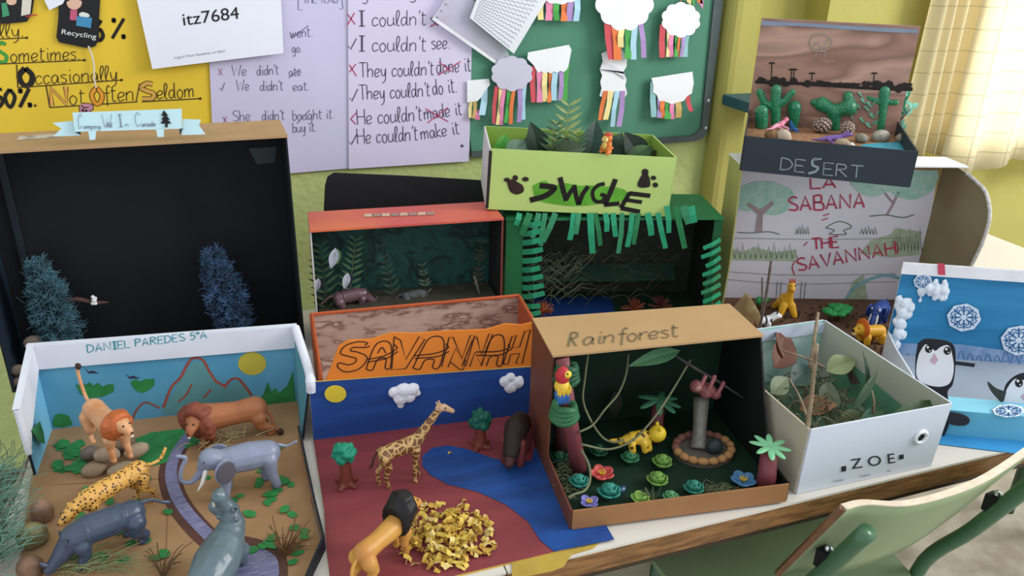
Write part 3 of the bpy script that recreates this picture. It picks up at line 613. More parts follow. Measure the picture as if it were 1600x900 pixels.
def lion(label, loc, rz, scale, body, mane, tail, head=(.52, 0, .66), front=(.03, -.02), rear=(-.04, .03), muzzle='#D8A070', tip='#3A2418', crouch=0, manes=1.0, bulk=1.0, turn=0, group='toy animals in the painted savanna'):
    o = thing('lion_figure', label, 'toy animal', loc, rz, group); h = .40-crouch; mb = M(); hx, hy, hz = head; ct, sn = math.cos(R(turn)), math.sin(R(turn))
    def hp(x, y, z, *r):
        x -= hx-.12; return (hx-.12+x*ct-y*sn, x*sn+y*ct, z)+r
    mb.chain([(-.40, 0, h+.10, .135*bulk), (-.15, 0, h+.09, .125*bulk), (.15, 0, h+.10, .145*bulk), (.32, 0, h+.13, .15*bulk), (hx-.12, 0, hz-.06, .12), hp(hx, hy, hz, .105)])
    mb.chain([hp(hx, hy, hz, .10), hp(hx+.11, hy, hz-.045, .065), hp(hx+.14, hy, hz-.075, .05)])
    for s in (1, -1): mb.ell(hp(hx-.02, hy+s*.09, hz+.085), (.025, .035, .04))
    legs(mb, .28, -.42, .095, .10, h, .052, front=front, rear=rear)
    fused(mb, 'body', body, o, scale, scale*.017)
    t = M(); t.chain([(a, b, c, .026) for a, b, c in catmull(tail, 3)], 8); fused(t, 'tail', body, o, scale, scale*.012, 3)
    k = tail[-1]; M().ell([a*scale for a in k], (.05*scale, .04*scale, .045*scale), nu=10, nv=8, jit=.2).build('tail_tip', mat(tip, .6), o, world=False, smooth=True)
    mn = M(); rnd = random.Random(2)
    for i in range(16):
        a = 2*math.pi*i/16; mn.chain([hp(hx-.04, hy+.11*math.cos(a)*manes, hz+.0+.12*math.sin(a)*manes, .056*manes*(.85+.3*rnd.random())), hp(hx-.13, hy+.16*math.cos(a)*manes, hz-.04+.165*math.sin(a)*manes, .06*manes*(.85+.3*rnd.random())), (hx-.24, .14*math.cos(a)*manes, hz-.13+.16*math.sin(a)*manes, .055*manes)], 8)
    mn.ell((hx-.16, 0, hz-.06), (.12, .17*manes, .18*manes))
    fused(mn, 'mane', mane, o, scale, scale*.014, 1)
    eyes(o, [hp(hx+.088, hy+.045, hz+.035), hp(hx+.088, hy-.045, hz+.035)], .014, scale)
    M().ell([k*scale for k in hp(hx+.185, hy, hz-.055)], (.018*scale, .024*scale, .016*scale), nu=8, nv=6).build('nose', mat('#5A3024', .5), o, world=False, smooth=True)
    mo = M().ell([k*scale for k in hp(hx+.165, hy, hz-.115)], (.02*scale, .03*scale, .012*scale), nu=8, nv=6); mo.build('mouth', mat('#E8DCD0', .5), o, world=False, smooth=True)
    return o
def leopard(label, loc, rz, scale, m, tail, name='leopard_figure', group=None, headz=.42):
    o = thing(name, label, 'toy animal', loc, rz, group); mb = M()
    mb.chain([(-.42, 0, .50, .14), (-.15, 0, .49, .13), (.12, 0, .47, .145), (.30, 0, .46, .14), (.44, 0, headz+.02, .09), (.55, 0, headz-.04, .088)])
    mb.chain([(.55, 0, headz-.04, .085), (.65, 0, headz-.10, .05)])
    for s in (1, -1): mb.ell((.50, s*.075, headz+.06), (.018, .03, .032))
    legs(mb, .28, -.42, .085, .09, .42, .042, front=(.06, -.04), rear=(-.06, .05))
    fused(mb, 'body', m, o, scale, scale*.016)
    t = M(); t.chain([(a, b, c, .026) for a, b, c in catmull(tail, 3)], 8); fused(t, 'tail', m, o, scale, scale*.012, 3)
    eyes(o, [(.615, .05, headz-.01), (.615, -.05, headz-.01)], .014, scale)
    M().ell([.695*scale, 0, (headz-.10)*scale], (.014*scale, .022*scale, .014*scale), nu=8, nv=6).build('nose', mat('#5A3024', .5), o, world=False, smooth=True)
    return o
def rhino(label, loc, rz, scale, m, name='rhinoceros_figure', group=None):
    o = thing(name, label, 'toy animal', loc, rz, group); mb = M()
    mb.chain([(-.40, 0, .43, .17), (-.15, 0, .43, .19), (.10, 0, .45, .19), (.28, 0, .43, .17), (.42, 0, .30, .12), (.55, 0, .18, .085), (.63, 0, .11, .07)])
    for x in (-.27, .17): mb.tube([(x-.012, 0, .44), (x+.012, 0, .44)], .197, 20)
    for s in (1, -1): mb.ell((.40, s*.10, .42), (.022, .04, .06), (0, 0, 0))
    legs(mb, .24, -.40, .11, .12, .34, .062, front=(.05, -.03), rear=(-.05, .05))
    fused(mb, 'body', m, o, scale, scale*.016, 3)
    t = M(); t.chain([(-.54, 0, .52, .03), (-.66, 0, .50, .024), (-.78, 0, .40, .022), (-.86, 0, .35, .035)], 8); fused(t, 'tail', m, o, scale, scale*.013, 3)
    h = M(); h.chain([(.62, 0, .16, .04), (.68, 0, .22, .03), (.70, 0, .27, .012)], 10); fused(h, 'horn', m, o, scale, scale*.012, 2)
    eyes(o, [(.50, .085, .24), (.50, -.085, .24)], .014, scale)
    for s in (1, -1): M().ell([.41*scale, s*.12*scale, .47*scale], (.015*scale, .035*scale, .05*scale), nu=10, nv=7).build('ear', m, o, world=False, smooth=True)
    return o
def elephant(label, loc, rz, scale, m, earm, tuskm, trunk, name='elephant_figure', group=None, earin=None, voxel=.016):
    o = thing(name, label, 'toy animal', loc, rz, group); mb = M()
    mb.chain([(-.38, 0, .55, .19), (-.12, 0, .57, .215), (.12, 0, .58, .20), (.28, 0, .62, .16), (.42, 0, .70, .15)])
    mb.chain([(.42, 0, .66, .14), (.50, 0, .62, .10)]+[(a, b, c, max(.032, .075-.008*i)) for i, (a, b, c) in enumerate(catmull(trunk, 3)[1:])], 10)
    for s, df, dr in ((1, .05, -.05), (-1, -.04, .05)):
        mb.chain([(.24, s*.12, .5, .10), (.24+df*.5, s*.13, .26, .075), (.25+df, s*.13, .05, .07)]); mb.chain([(-.38, s*.12, .5, .12), (-.36+dr*.5, s*.13, .27, .08), (-.39+dr, s*.13, .05, .07)])
    fused(mb, 'body', m, o, scale, scale*voxel, 4)
    t = M(); t.chain([(-.55, 0, .64, .03), (-.66, 0, .58, .022), (-.74, 0, .60, .018), (-.80, 0, .62, .028)], 8); fused(t, 'tail', m, o, scale, scale*.013, 3)
    for s in (1, -1):
        e = M(); e.ell((.25, s*.215, .56), (.18, .022, .215), (0, 0, s*.35)); q = fused(e, 'ear', m, o, scale, scale*.014, 3)
        if earin: M().ell([.243*scale, s*.238*scale, .555*scale], (.145*scale, .010*scale, .175*scale), (0, 0, s*.35), 16, 10).build('ear_inside', earin, q, world=False, smooth=True)
        k = M(); k.chain([(.50, s*.08, .55, .036), (.56, s*.10, .40, .03), (.64, s*.10, .28, .012)], 8); fused(k, 'tusk', tuskm, o, scale, scale*.01, 2, 'white tusk')
    eyes(o, [(.50, .105, .72), (.50, -.105, .72)], .016, scale)
    return o
def hippo(label, loc, rz, scale, m, name='hippopotamus_figure', group=None, mouth=None):
    """hippo with the head thrown up and the jaws open"""
    o = thing(name, label, 'toy animal', loc, rz, group); mb = M()
    mb.chain([(-.40, 0, .31, .25), (-.18, 0, .35, .29), (.06, 0, .40, .26), (.22, 0, .48, .20), (.32, 0, .55, .165)])
    mb.chain([(.33, 0, .57, .145), (.38, .03, .72, .11), (.36, .10, .86, .09), (.35, .14, .95, .105)])       # upper jaw thrown up
    mb.chain([(.35, .03, .56, .12), (.42, .17, .62, .085), (.44, .27, .70, .095)])                           # lower jaw
    for s in (1, -1):
        mb.ell((.25, s*.12+.02, .70), (.03, .03, .04)); mb.ell((.30, s*.085+.03, .80), (.035, .035, .035)); mb.ell((.34+s*.05, .13, 1.03), (.035, .035, .03))
    legs(mb, .20, -.36, .13, .14, .26, .07)
    fused(mb, 'body', m, o, scale, scale*.016, 4)
    eyes(o, [(.305, .14, .815), (.305, -.08, .815)], .018, scale)
    for s in (1, -1):
        k = M().chain([(.44+s*.06, .25, .76, .02), (.44+s*.06, .25, .85, .012)], 8); fused(k, 'tooth', mat('#E4E0D0', .4), o, scale, scale*.008, 1, 'white tooth')
    M().ell([.42*scale, .15*scale, .72*scale], (.06*scale, .07*scale, .06*scale), (0, .6, 0), 12, 8).build('mouth_lining', mat('#8F5A50', .5), o, world=False, smooth=True)
    t = M(); t.chain([(-.58, 0, .38, .03), (-.64, 0, .28, .018)], 8); fused(t, 'tail', m, o, scale, scale*.013, 2)
    return o

# ---- painted savanna tray (blue sky, cardboard ground) -----------------
fD = Fr((-.309, 1.261, 0), math.atan2(-.030, .380)); W = .381
bD = thing('diorama_box', 'blue painted diorama with white folded rim and name in green letters, bottom left', 'diorama', fD(W/2, -.2), 0, 'animal dioramas')
skyb = mat('#5FA6C8', .6, .10, 8, h2='#4C98BE'); crd = mat('#AA835A', .7, .12, 10, h2='#96704A')
lb_, rb_, lf_, rf_ = fD(0, 0), fD(W, 0), fD(.006, -.122), fD(W+.003, -.118)
lbt, rbt, lft, rft = fD(0, 0, .155), fD(W+.006, 0, .147), V((-.309, 1.12, .128)), V((.085, 1.118, .108))
panel(bD, 'back_panel', [lb_, rb_, rbt, lbt], skyb, navy, fD.y)
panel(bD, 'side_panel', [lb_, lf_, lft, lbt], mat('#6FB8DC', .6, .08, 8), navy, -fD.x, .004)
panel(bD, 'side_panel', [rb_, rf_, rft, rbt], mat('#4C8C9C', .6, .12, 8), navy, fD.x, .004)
fl = [fD(-.002, .003), fD(W+.002, .003), V((.060, .93, 0)), V((.062, .855, 0)), V((.045, .82, 0)), V((.02, .765, 0)), V((-.285, .765, 0)), fD(.0, -.13)]
panel(bD, 'ground_panel', [p+V((0, 0, .0035)) for p in fl], crd, navy, (0, 0, -1), .003)
rim = M(); inn = [rf_+V((-.004, 0, 0)), V((.062, .93, 0)), V((.064, .855, 0)), V((.045, .818, 0)), V((.02, .763, 0))]; hts = (.03, .024, .022, .018, .016)
for i in range(len(inn)-1):
    a, b = inn[i], inn[i+1]; nn = (b-a).cross(V((0, 0, 1))).normalized(); nn = nn if nn.x > 0 else -nn
    panel(bD, 'rim_panel', [a, b, b+V((0, 0, hts[i+1])), a+V((0, 0, hts[i]))], mat('#9A7048', .7, .15, 12), navy, nn, .0035)
# folded white paper rim
wr = M(); iy = -.0025
wr.slab([fD(-.004, iy, .156), fD(W+.008, iy, .148), fD(W+.006, iy-.001, .109), fD(-.002, iy-.001, .116)], -.002)
wr.prism([fD(-.007, -.004, .156), fD(W+.011, -.004, .148), fD(W+.011, .006, .148), fD(-.007, .006, .156)], (0, 0, .0012))
def px_side(pl, pts): return [pl.hit(*p) for p in pts]
pl_l = plane3(lb_, lf_, lbt); wr.prism([lbt+V((.003, -.002, .002)), lft+V((.003, -.004, .002)), lerp(lft, lf_, .60)+V((.003, -.004, 0)), lerp(lft, lf_, .45)+V((.0035, .02, 0)), lerp(lbt, lb_, .26)+V((.003, -.003, 0))], (-.0012, 0, 0))
wr.prism([lbt+V((-.006, .004, .002)), lft+V((-.006, -.005, .002)), lft+V((.004, -.005, .002)), lbt+V((.004, 0, .002))], (0, 0, .001))
wr.tube([lft+V((-.001, -.003, 0)), lerp(lft, lf_, .62)+V((-.001, -.003, 0))], .0045, 8)
wr.tube(catmull([rbt+V((.002, -.006, 0)), rft+V((.002, .03, .006)), rft+V((.002, -.002, 0)), rft+V((.002, -.004, -.02))]), [.007]*10+[.008]*6, 10)
wr.build('paper_rim', mat('#D9DCE8', .65, .08, 14), bD, label='white folded paper rim')
pk = Plane(fD(0, iy-.0015, .13), -fD.y); lt = M(); write(lt, 'DANIEL PAREDES 5ºA', pk, (137, 551), (326, 528), 12, 1.9, .001)
lt.build('lettering', mat('#2E9BA8', .6), bD, label='green felt pen lettering')
pk = Plane(fD(0, 0, .1), -fD.y); q = M()      # backdrop painting
leafg = mat('#2F8B45', .6, .3, 60); redb = mat('#B0503C', .6, .25, 40)
for c in ([(118, 600), (124, 602), (128, 597), (134, 602), (140, 597), (146, 603), (153, 598), (160, 604), (170, 600), (178, 601), (178, 612), (160, 620), (140, 622), (126, 616)], [(203, 597), (212, 592), (218, 596), (228, 592), (241, 592), (241, 602), (232, 610), (222, 614), (212, 610)], [(82, 660), (86, 648), (96, 646), (108, 650), (114, 664), (98, 668), (84, 667)]): q = M(); patch(q, pk, c); q.build('painted_bush', leafg, bD)
q = M(); patch(q, pk, [(404, 626), (412, 616), (418, 596), (424, 612), (430, 606), (436, 614), (448, 604), (458, 580), (462, 628), (440, 631), (410, 634)], .0004); q.build('painted_bush', leafg, bD)
for c in ([(50, 672), (62, 658), (68, 676), (70, 694), (60, 690)],): q = M(); patch(q, Plane(lb_, (1, 0, 0)), c, .004); q.build('painted_bush', leafg, bD)
q = M(); stroke(q, pk, [(207, 655), (214, 640), (226, 629), (238, 632), (250, 638)], 3); stroke(q, pk, [(255, 637), (268, 605), (282, 590), (298, 562), (316, 562), (327, 580), (338, 596), (352, 603)], 4); stroke(q, pk, [(350, 606), (360, 594), (372, 592), (384, 605), (393, 618)], 4); stroke(q, pk, [(300, 600), (290, 618), (278, 628)], 3); stroke(q, pk, [(330, 608), (318, 622)], 3)
q.build('painted_mountains', redb, bD, label='red painted mountain outline')
q = M(); patch(q, pk, [(255, 640), (282, 594), (300, 565), (316, 565), (338, 598), (352, 606), (372, 594), (394, 620), (396, 634), (255, 648)], .0002); q.build('mountain_wash', mat('#5C9AA0', .6, .1, 12), bD)
q = M(); patch(q, pk, blob_px(394, 568, 22, 18, 24), .0004); q.build('painted_sun', mat('#C9B83A', .6, .1, 20), bD, label='yellow painted sun')
q = M()
for x, y in ((140, 580), (204, 588)): patch(q, pk, [(x-7, y-4), (x-1, y+1), (x+4, y-1), (x+15, y+3), (x+3, y+3), (x-1, y+4)])
q.build('painted_birds', mat('#332B4A', .6), bD)
gp = Plane((0, 0, .0036), (0, 0, 1)); q = M()   # ground painting
patch(q, gp, [(200, 690), (236, 676), (300, 668), (325, 672), (318, 690), (276, 706), (262, 722), (240, 728), (222, 724)], .0003)
rnd = random.Random(11)
for i in range(130):
    x, y = rnd.choice(((rnd.uniform(90, 130), rnd.uniform(690, 735)), (rnd.uniform(320, 500), rnd.uniform(715, 880)), (rnd.uniform(100, 290), rnd.uniform(740, 885)), (rnd.uniform(400, 490), rnd.uniform(690, 870))))
    if x > 440+ (y-700)*.3: continue
    patch(q, gp, blob_px(x, y, rnd.uniform(6, 11), rnd.uniform(3, 6), 9, .35, rnd.uniform(-.5, .2), i), .0005+.00002*i)
q.build('painted_leaves', leafg, bD)
q = M(); stroke(q, gp, [(312, 662), (285, 690), (272, 712), (265, 740), (272, 772), (288, 800), (312, 828), (335, 850), (345, 880), (335, 905)], 30, .0004); patch(q, gp, blob_px(385, 885, 66, 46, 24, .05), .0004); q.build('river_bank', mat('#5A3830', .7, .2, 30), bD, label='brown painted river bank')
q = M(); stroke(q, gp, [(308, 664), (285, 692), (273, 713), (267, 740), (274, 770), (290, 797), (312, 822), (338, 848)], 16, .0008); patch(q, gp, blob_px(383, 888, 54, 36, 24, .05), .0009); q.build('painted_river', mat('#5C6088', .5, .3, 90, stretch=(1, 8, 1), h2='#8A86A8'), bD, label='violet blue painted river')
q = M(); stroke(q, gp, [(262, 800), (258, 900)], 1.3, .0004); stroke(q, gp, [(90, 757), (250, 748)], 1.3, .0004); q.build('crease', cardd, bD)
flp = M().slab([(-.318, 1.15, .03), (-.325, 1.10, .012), (-.345, .90, .005), (-.325, .88, .055)], .003); flp.build('loose_flap', mat('#8F867A', .7, .15, 12), bD, label='grey loose cardboard flap')

gpc = 'toy animals in the painted savanna'; fz = .004
def st(label, px, py, z, r, rot, h, sd, grp=None, h2=None):
    return stone('stone', label, P(px, py, z), r, rot, mat(h, .75, .25, 50, .3, h2=h2), sd, grp)
pg = 'stones piled under the standing lion'
st('grey stone at the left bottom of the lion pile, shadowed upper one', 141, 708, .014, (.015, .012, .011), (0, 0, .3), '#70665E', 1, pg)
st('tan stone lowest left of the lion pile, above the leopard', 147, 734, .010, (.018, .014, .011), (0, 0, .1), '#9A8468', 2, pg)
st('flat stone lowest right of the lion pile, behind the leopard back', 192, 733, .010, (.022, .013, .010), (0, 0, .2), '#A08C72', 3, pg)
st('oval stone under the front paw of the standing lion', 167, 710, .027, (.019, .013, .011), (0, .15, 0), '#A48E76', 4, pg)
st('beige stone at the right end of the lion pile', 213, 704, .022, (.019, .013, .010), (0, -.1, .35), '#A89478', 5, pg)
st('brown stone at the back of the lion pile, beneath its hind feet', 190, 694, .018, (.022, .014, .013), (0, 0, 0), '#86705A', 6, pg)
st('tan stone lying in the straw behind the elephant head', 331, 708, .010, (.018, .012, .013), (0, -.3, .3), '#A8906C', 15)
sg = 'stones along the left of the painted savanna'
st('pinkish upright stone at the left edge of the painted savanna, topmost of three', 66, 800, .016, (.015, .014, .020), (0, 0, .2), '#A07A62', 7, sg)
st('mossy olive stone at the left edge of the painted savanna, middle of three', 51, 838, .016, (.020, .016, .021), (.2, 0, .1), '#8A8054', 8, sg, '#6C6644')
st('brown stone at the left edge of the painted savanna, nearest of three', 47, 888, .014, (.016, .015, .018), (0, 0, .1), '#84644E', 9, sg)
lion('tan lion with raised tail standing on the stone pile', P(176, 704, .036), R(-62), .106, mat('#D9A276', .4, .2, 30, h2='#C88452'), mat('#C4632E', .5, .25, 80), [(-.50, 0, .55), (-.62, 0, .60), (-.70, 0, .80), (-.72, 0, .98), (-.66, 0, 1.08)], head=(.50, 0, .64), turn=12, bulk=1.15)
lion('reddish brown lion crouching by the painted mountains', P(356, 686, fz), R(184), .116, mat('#A8663E', .5, .2, 30), mat('#8C4632', .6, .3, 80), [(-.50, 0, .42), (-.58, .04, .30), (-.62, .10, .12), (-.68, .16, .05)], head=(.46, 0, .42), crouch=.10, manes=1.25, bulk=1.25, turn=62, rear=(-.16, -.08))
leopard('yellow spotted leopard figure with lowered head beside the stone pile', P(180, 806, fz), R(214), .102, spots('#DBA044', '#3A2410', 230, th=.36, edge=.09), [(-.50, 0, .55), (-.60, 0, .50), (-.74, 0, .50), (-.84, 0, .62)], group=gpc)
rhino('dark slate blue rhinoceros figure grazing in front of the leopard', P(164, 864, fz), R(203), .101, mat('#3C4A62', .35, .2, 20, spec=.5), group=gpc)
elephant('light grey elephant figure with raised trunk and white tusks', P(383, 766, fz), R(188), .098, mat('#8088A0', .35, .12, 20, spec=.5), None, mat('#ECE8E0', .4), [(.48, 0, .62), (.60, 0, .46), (.72, 0, .38), (.83, 0, .46), (.80, 0, .64), (.72, 0, .80), (.82, 0, .86)], group=gpc, earin=mat('#5A5560', .5))
hippo('grey hippopotamus figure with wide open jaws beside the painted pond', P(353, 898, fz), R(62), .098, mat('#5E717A', .35, .2, 15, spec=.5, h2='#4A5A62'), group=gpc)

# dry straw, twigs and green fibre
def strands(name, label, cat, pts_fn, n, m, seed, r=.0006, k=4, parent=None):
    rnd = random.Random(seed); mb = M()
    for i in range(n):
        mb.tube(catmull([V(p) for p in pts_fn(rnd, i)], k), r, 3)
    o = mb.build(name, m, parent)
    if label: mark(o, label, cat); o['kind'] = 'stuff'
    return o
def straw_fn(c, L, h):
    def f(rnd, i):
        a = rnd.random()*6.28; b = V(c)+V((rnd.gauss(0, .35)*L, rnd.gauss(0, .3)*L, .004+rnd.random()*h)); d = V((math.cos(a), math.sin(a), rnd.uniform(-.1, .6)))*L*rnd.uniform(.3, .6)
        e = b+d; e.z = max(e.z, .004); return [b, lerp(b, e, .5)+V((0, 0, rnd.uniform(0, .006))), e]
    return f
strands('straw', 'loose dry straw lying in front of the crouching lion', 'straw', straw_fn(P(345, 700, .005), .06, .02), 46, mat('#A09468', .8, .3, 40), 4, .00055)
strands('green_fibre', 'tangled blue green plastic fibre along the left edge of the painted savanna', 'fibre', lambda rnd, i: (lambda b, a, L: [b, b+V((math.cos(a)*L*.5, math.sin(a)*L*.5, L*.35)), b+V((math.cos(a+.5)*L, math.sin(a+.5)*L, L*rnd.uniform(-.1, .4)+.005))])(P(rnd.uniform(-25, 14), rnd.uniform(745, 905), .012)+V((0, 0, rnd.uniform(0, .03))), rnd.uniform(-1.2, 1.9), rnd.uniform(.02, .06)), 260, mat('#5F8C78', .7, .3, 40, h2='#3E6458'), 8, .0005)
strands('dry_grass', 'olive dry grass at the front of the painted savanna, before the rhinoceros', 'grass', lambda rnd, i: (lambda b, a, L: [b, b+V((math.cos(a)*L*.5, math.sin(a)*L*.5, .010)), b+V((math.cos(a)*L, math.sin(a)*L, .006))])(P(rnd.uniform(70, 190), rnd.uniform(880, 902), .006), rnd.uniform(-.6, .7), rnd.uniform(.03, .06)), 60, mat('#7F8A5C', .8, .3, 40), 12, .0005)
o = thing('twig_bush', 'small brown dry twig bush at the right of the painted savanna', 'twig', P(448, 865, fz)); q = M(); rnd = random.Random(5); b = P(446, 868, fz)
for i in range(34):
    e = P(455+rnd.uniform(-40, 40), 830+rnd.uniform(-25, 30), .02+rnd.random()*.02); q.tube(catmull([b+V((rnd.uniform(-.003, .003), 0, 0)), lerp(b, e, .5)+V((rnd.uniform(-.004, .004), 0, .005)), e]), [.0011]*6+[.0006]*5, 4)
q.build('branches', mat('#74502E', .8, .3, 40), o)
q = M(); b = P(255, 905, fz); rnd = random.Random(9)
for i in range(14): e = P(265+rnd.uniform(-40, 45), 862+rnd.uniform(-20, 30), .015); q.tube(catmull([b, lerp(b, e, .6)+V((0, 0, .008)), e]), .0007, 4)
mark(q.build('twig', mat('#6A5034', .8, .3)), 'thin dry twigs at the front edge between rhinoceros and hippopotamus', 'twig')

# ---- orange shoe box with jungle picture: tray in front, box on its side behind ----
orange = mat('#C65A30', .5, .10, 12); redl = mat('#C8504A', .45, .12, 6, h2='#D96A3A')
rockp = ramp_mat([(.32, '#C4A79A'), (.5, '#B89A8C'), (.60, '#7E5A4A'), (.68, '#C9AFA2')], 34, (.7, .7, 2.0), .7, .2)
fC = Fr((.102, 1.122, 0), math.atan2(.079-.012, .396)*0-R(4.3)); 
cbl, cbr, cfr, cfl = V((.119, 1.366, 0)), V((.514, 1.336, 0)), V((.497, 1.185, 0)), V((.104, 1.122, 0)); hz_ = V((0, 0, .1))
bC = thing('diorama_box', 'orange tray lined with a stone picture, behind the orange lettered banner', 'diorama', (.31, 1.25, 0), 0, 'animal dioramas')
for a, b, o_ in ((cbl, cbr, (0, 1, 0)), (cbr, cfr, (1, 0, 0)), (cfr, cfl, (0, -1, 0)), (cfl, cbl, (-1, 0, 0))):
    if o_ == (0, -1, 0): panel(bC, 'side_panel', [a, b, b+V((0, 0, .05)), a+V((0, 0, .05))], rockp, orange, o_, .004)
    elif o_ == (1, 0, 0): panel(bC, 'side_panel', [a, b, b+hz_, a+hz_], orange, orange, o_, .004)
    else: panel(bC, 'side_panel', [a, b, b+hz_, a+hz_], rockp, orange, o_, .004)
panel(bC, 'floor_panel', [p+V((0, 0, .004)) for p in (cbl, cbr, cfr, cfl)], rockp, orange, (0, 0, -1), .004)
rm = M(); pts = [p+hz_ for p in (cfl, cbl, cbr, cfr)]
for a, b in zip(pts, pts[1:]): rm.tube([a, b], .0035, 6)
rm.build('folded_rim', orange, bC)
fE = Fr((.134, 1.405, 0), R(-4.6)); W, D, H = .357, .10, .246
bE = thing('diorama_box', 'red topped box on its side with a dark jungle picture inside', 'diorama', fE(W/2, D/2), 0, 'animal dioramas')
jung = ramp_mat([(.30, '#0E3B36'), (.45, '#14524C'), (.55, '#0B2620'), (.68, '#1F7068')], 14, (1, 1, 1))
panel(bE, 'back_panel', [fE(0, D), fE(W, D), fE(W, D, H), fE(0, D, H)], jung, orange, fE.y)
panel(bE, 'side_panel', [fE(0, 0), fE(0, D), fE(0, D, H), fE(0, 0, H)], jung, mat('#C9C4C0', .5), -fE.x)
panel(bE, 'side_panel', [fE(W, 0), fE(W, D), fE(W, D, H), fE(W, 0, H)], mat('#2A2A28', .5, .3, 14), mat('#8E3A34', .5), fE.x)
panel(bE, 'top_panel', [fE(-.003, -.004, H), fE(W+.003, -.004, H), fE(W+.003, D+.003, H), fE(-.003, D+.003, H)], jung, redl, fE.z, .004)
panel(bE, 'ground_panel', [fE(.003, 0, .075), fE(W-.003, 0, .075), fE(W-.003, D, .075), fE(.003, D, .075)], mat('#4A4638', .8, .3, 50), orange, -fE.z, .075)
q = M(); pl = fE.plane('z', H+.0045)
for k in range(8): x = 569+k*14; patch(q, pl, [(x, 339-k*.45), (x+12, 338.6-k*.45), (x+12, 334-k*.45), (x, 334.4-k*.45)], .0004, k % 2)
q.build('label_strip', [mat('#D2B49C', .6, .3, 200), mat('#9C7E74', .6)], bE, label='narrow printed label strip')

def leaf_mesh(mb, b, d, L, wd, up=(0, 0, 1), curl=.15, m=0, n=6, fold=.25):
    """one leaf blade with a midrib fold, from b along d"""
    b = V(b); d = V(d).normalized(); u = V(up); s = d.cross(u)
    if s.length < 1e-4: s = V((1, 0, 0))
    s.normalize(); u = s.cross(d).normalized(); vs = []; fs = []
    for i in range(n+1):
        t = i/n; w_ = wd*.5*math.sin(math.pi*min(.999, t**.8*.97+.02)); c = b+d*(L*t)-u*(curl*L*t*t)
        vs += [c-s*w_+u*(w_*fold), c, c+s*w_+u*(w_*fold)]
    for i in range(n): a = 3*i; fs += [(a, a+1, a+4, a+3), (a+1, a+2, a+5, a+4)]
    return mb.add(vs, fs, m)
def sprig(name, label, base, tip, n, L, wd, m, stem_m, seed=1, cat='plant', group=None, curl=.15, facing=(0, -1, .3), thin=.0012):
    o = thing(name, label, cat, base, 0, group); base = V(base); tip = V(tip); rnd = random.Random(seed); ax = (tip-base).normalized()
    pts = catmull([base, lerp(base, tip, .5)+V((0, 0, .15*(tip-base).length*.3)), tip]); M().tube(pts, [thin*(1-.6*i/(len(pts)-1)) for i in range(len(pts))], 5).build('stem', stem_m, o)
    mb = M(); sd = ax.cross(V(facing)).normalized()
    for i in range(n):
        t = .12+.88*i/(n-1); p = pts[min(len(pts)-1, int(t*(len(pts)-1)))]; k = 1-.55*abs(t-.35)
        for s in (1, -1): leaf_mesh(mb, p, sd*s+ax*.6+V(facing)*.1*rnd.random(), L*k*rnd.uniform(.85, 1.1), wd*k, facing, curl)
    mb.build('leaves', m, o, solid=.0003); return o
fern = mat('#3F6B3A', .5, .3, 60, h2='#2A4A2A'); ferny = mat('#8A9A58', .5, .25, 60); dkleaf = mat('#1E3A26', .55, .3, 40); stm = mat('#6F6A44', .7, .2)
def E_(px, py, y): return PY(px, py, y)
tw = mat('#4C4A38', .8, .2)
gE = 'conifer twigs in the red topped box'
sprig('conifer_twig', 'drooping green conifer twig at the left inside the red topped box', E_(512, 492, 1.44), E_(500, 385, 1.45), 12, .034, .006, mat('#3C5A36', .7, .3, 60), tw, 3, group=gE)
sprig('conifer_twig', 'upright pale stemmed conifer twig inside the red topped box, left of the hanging white feathers', E_(545, 475, 1.45), E_(556, 375, 1.46), 11, .028, .006, mat('#4A6A44', .7, .3, 60), stm, 4, group=gE)
sprig('conifer_twig', 'thin dark twig in the middle of the red topped box', E_(618, 478, 1.455), E_(596, 385, 1.465), 9, .022, .005, mat('#30503C', .7, .3, 60), tw, 5, group=gE)
sprig('conifer_twig', 'dim grey green twig near the right wall inside the red topped box', E_(668, 470, 1.45), E_(660, 415, 1.46), 7, .016, .005, mat('#56684C', .7, .3, 60), tw, 6, group=gE)
sprig('conifer_twig', 'brownish twig in the dark right corner of the red topped box', E_(745, 455, 1.43), E_(752, 380, 1.44), 8, .018, .004, mat('#54482F', .7, .3, 60), tw, 7, group=gE)
for px, py, hh, lab in ((522, 405, .022, 'white feather scrap hanging high at the left inside the red topped box'), (541, 440, .018, 'white and dark feather scrap hanging lower inside the red topped box'), (495, 447, .016, 'small white feather scrap at the left edge inside the red topped box')):
    q = M(); c = E_(px, py, 1.43); leaf_mesh(q, c+V((.004, 0, hh)), (-.25, 0, -1), hh*2, hh*.85, (0, -1, 0), .1); leaf_mesh(q, c+V((.008, .001, hh*.9)), (-.05, 0, -1), hh*1.5, hh*.6, (0, -1, 0), .1, 1)
    mark(q.build('feather', [mat('#BFC4D4', .7, .2, 80), mat('#5E8A4E' if py < 430 else '#2E3440', .7)], solid=.0004), lab, 'feather', 'feathers in the red topped box')
sk = M().tube([E_(752, 470, 1.42), E_(741, 431, 1.42)], .0024, 8); mark(sk.build('stick', mat('#7A7670', .6, .3, 60), smooth=True), 'short grey stick standing in the right part of the red topped box', 'stick')
hippo_ = rhino  # low-headed heavy animal body
o = rhino('purplish brown hippopotamus figure at the left inside the red topped box', E_(552, 484, 1.445), R(8), .072, mat('#6E4E58', .35, .2, 20, spec=.5), 'hippopotamus_figure', 'animals in the red topped box')
o = rhino('small grey speckled rhinoceros figure in the middle of the red topped box', E_(650, 476, 1.445), R(4), .052, mat('#5A5E60', .5, .35, 120), 'rhinoceros_figure', 'animals in the red topped box')

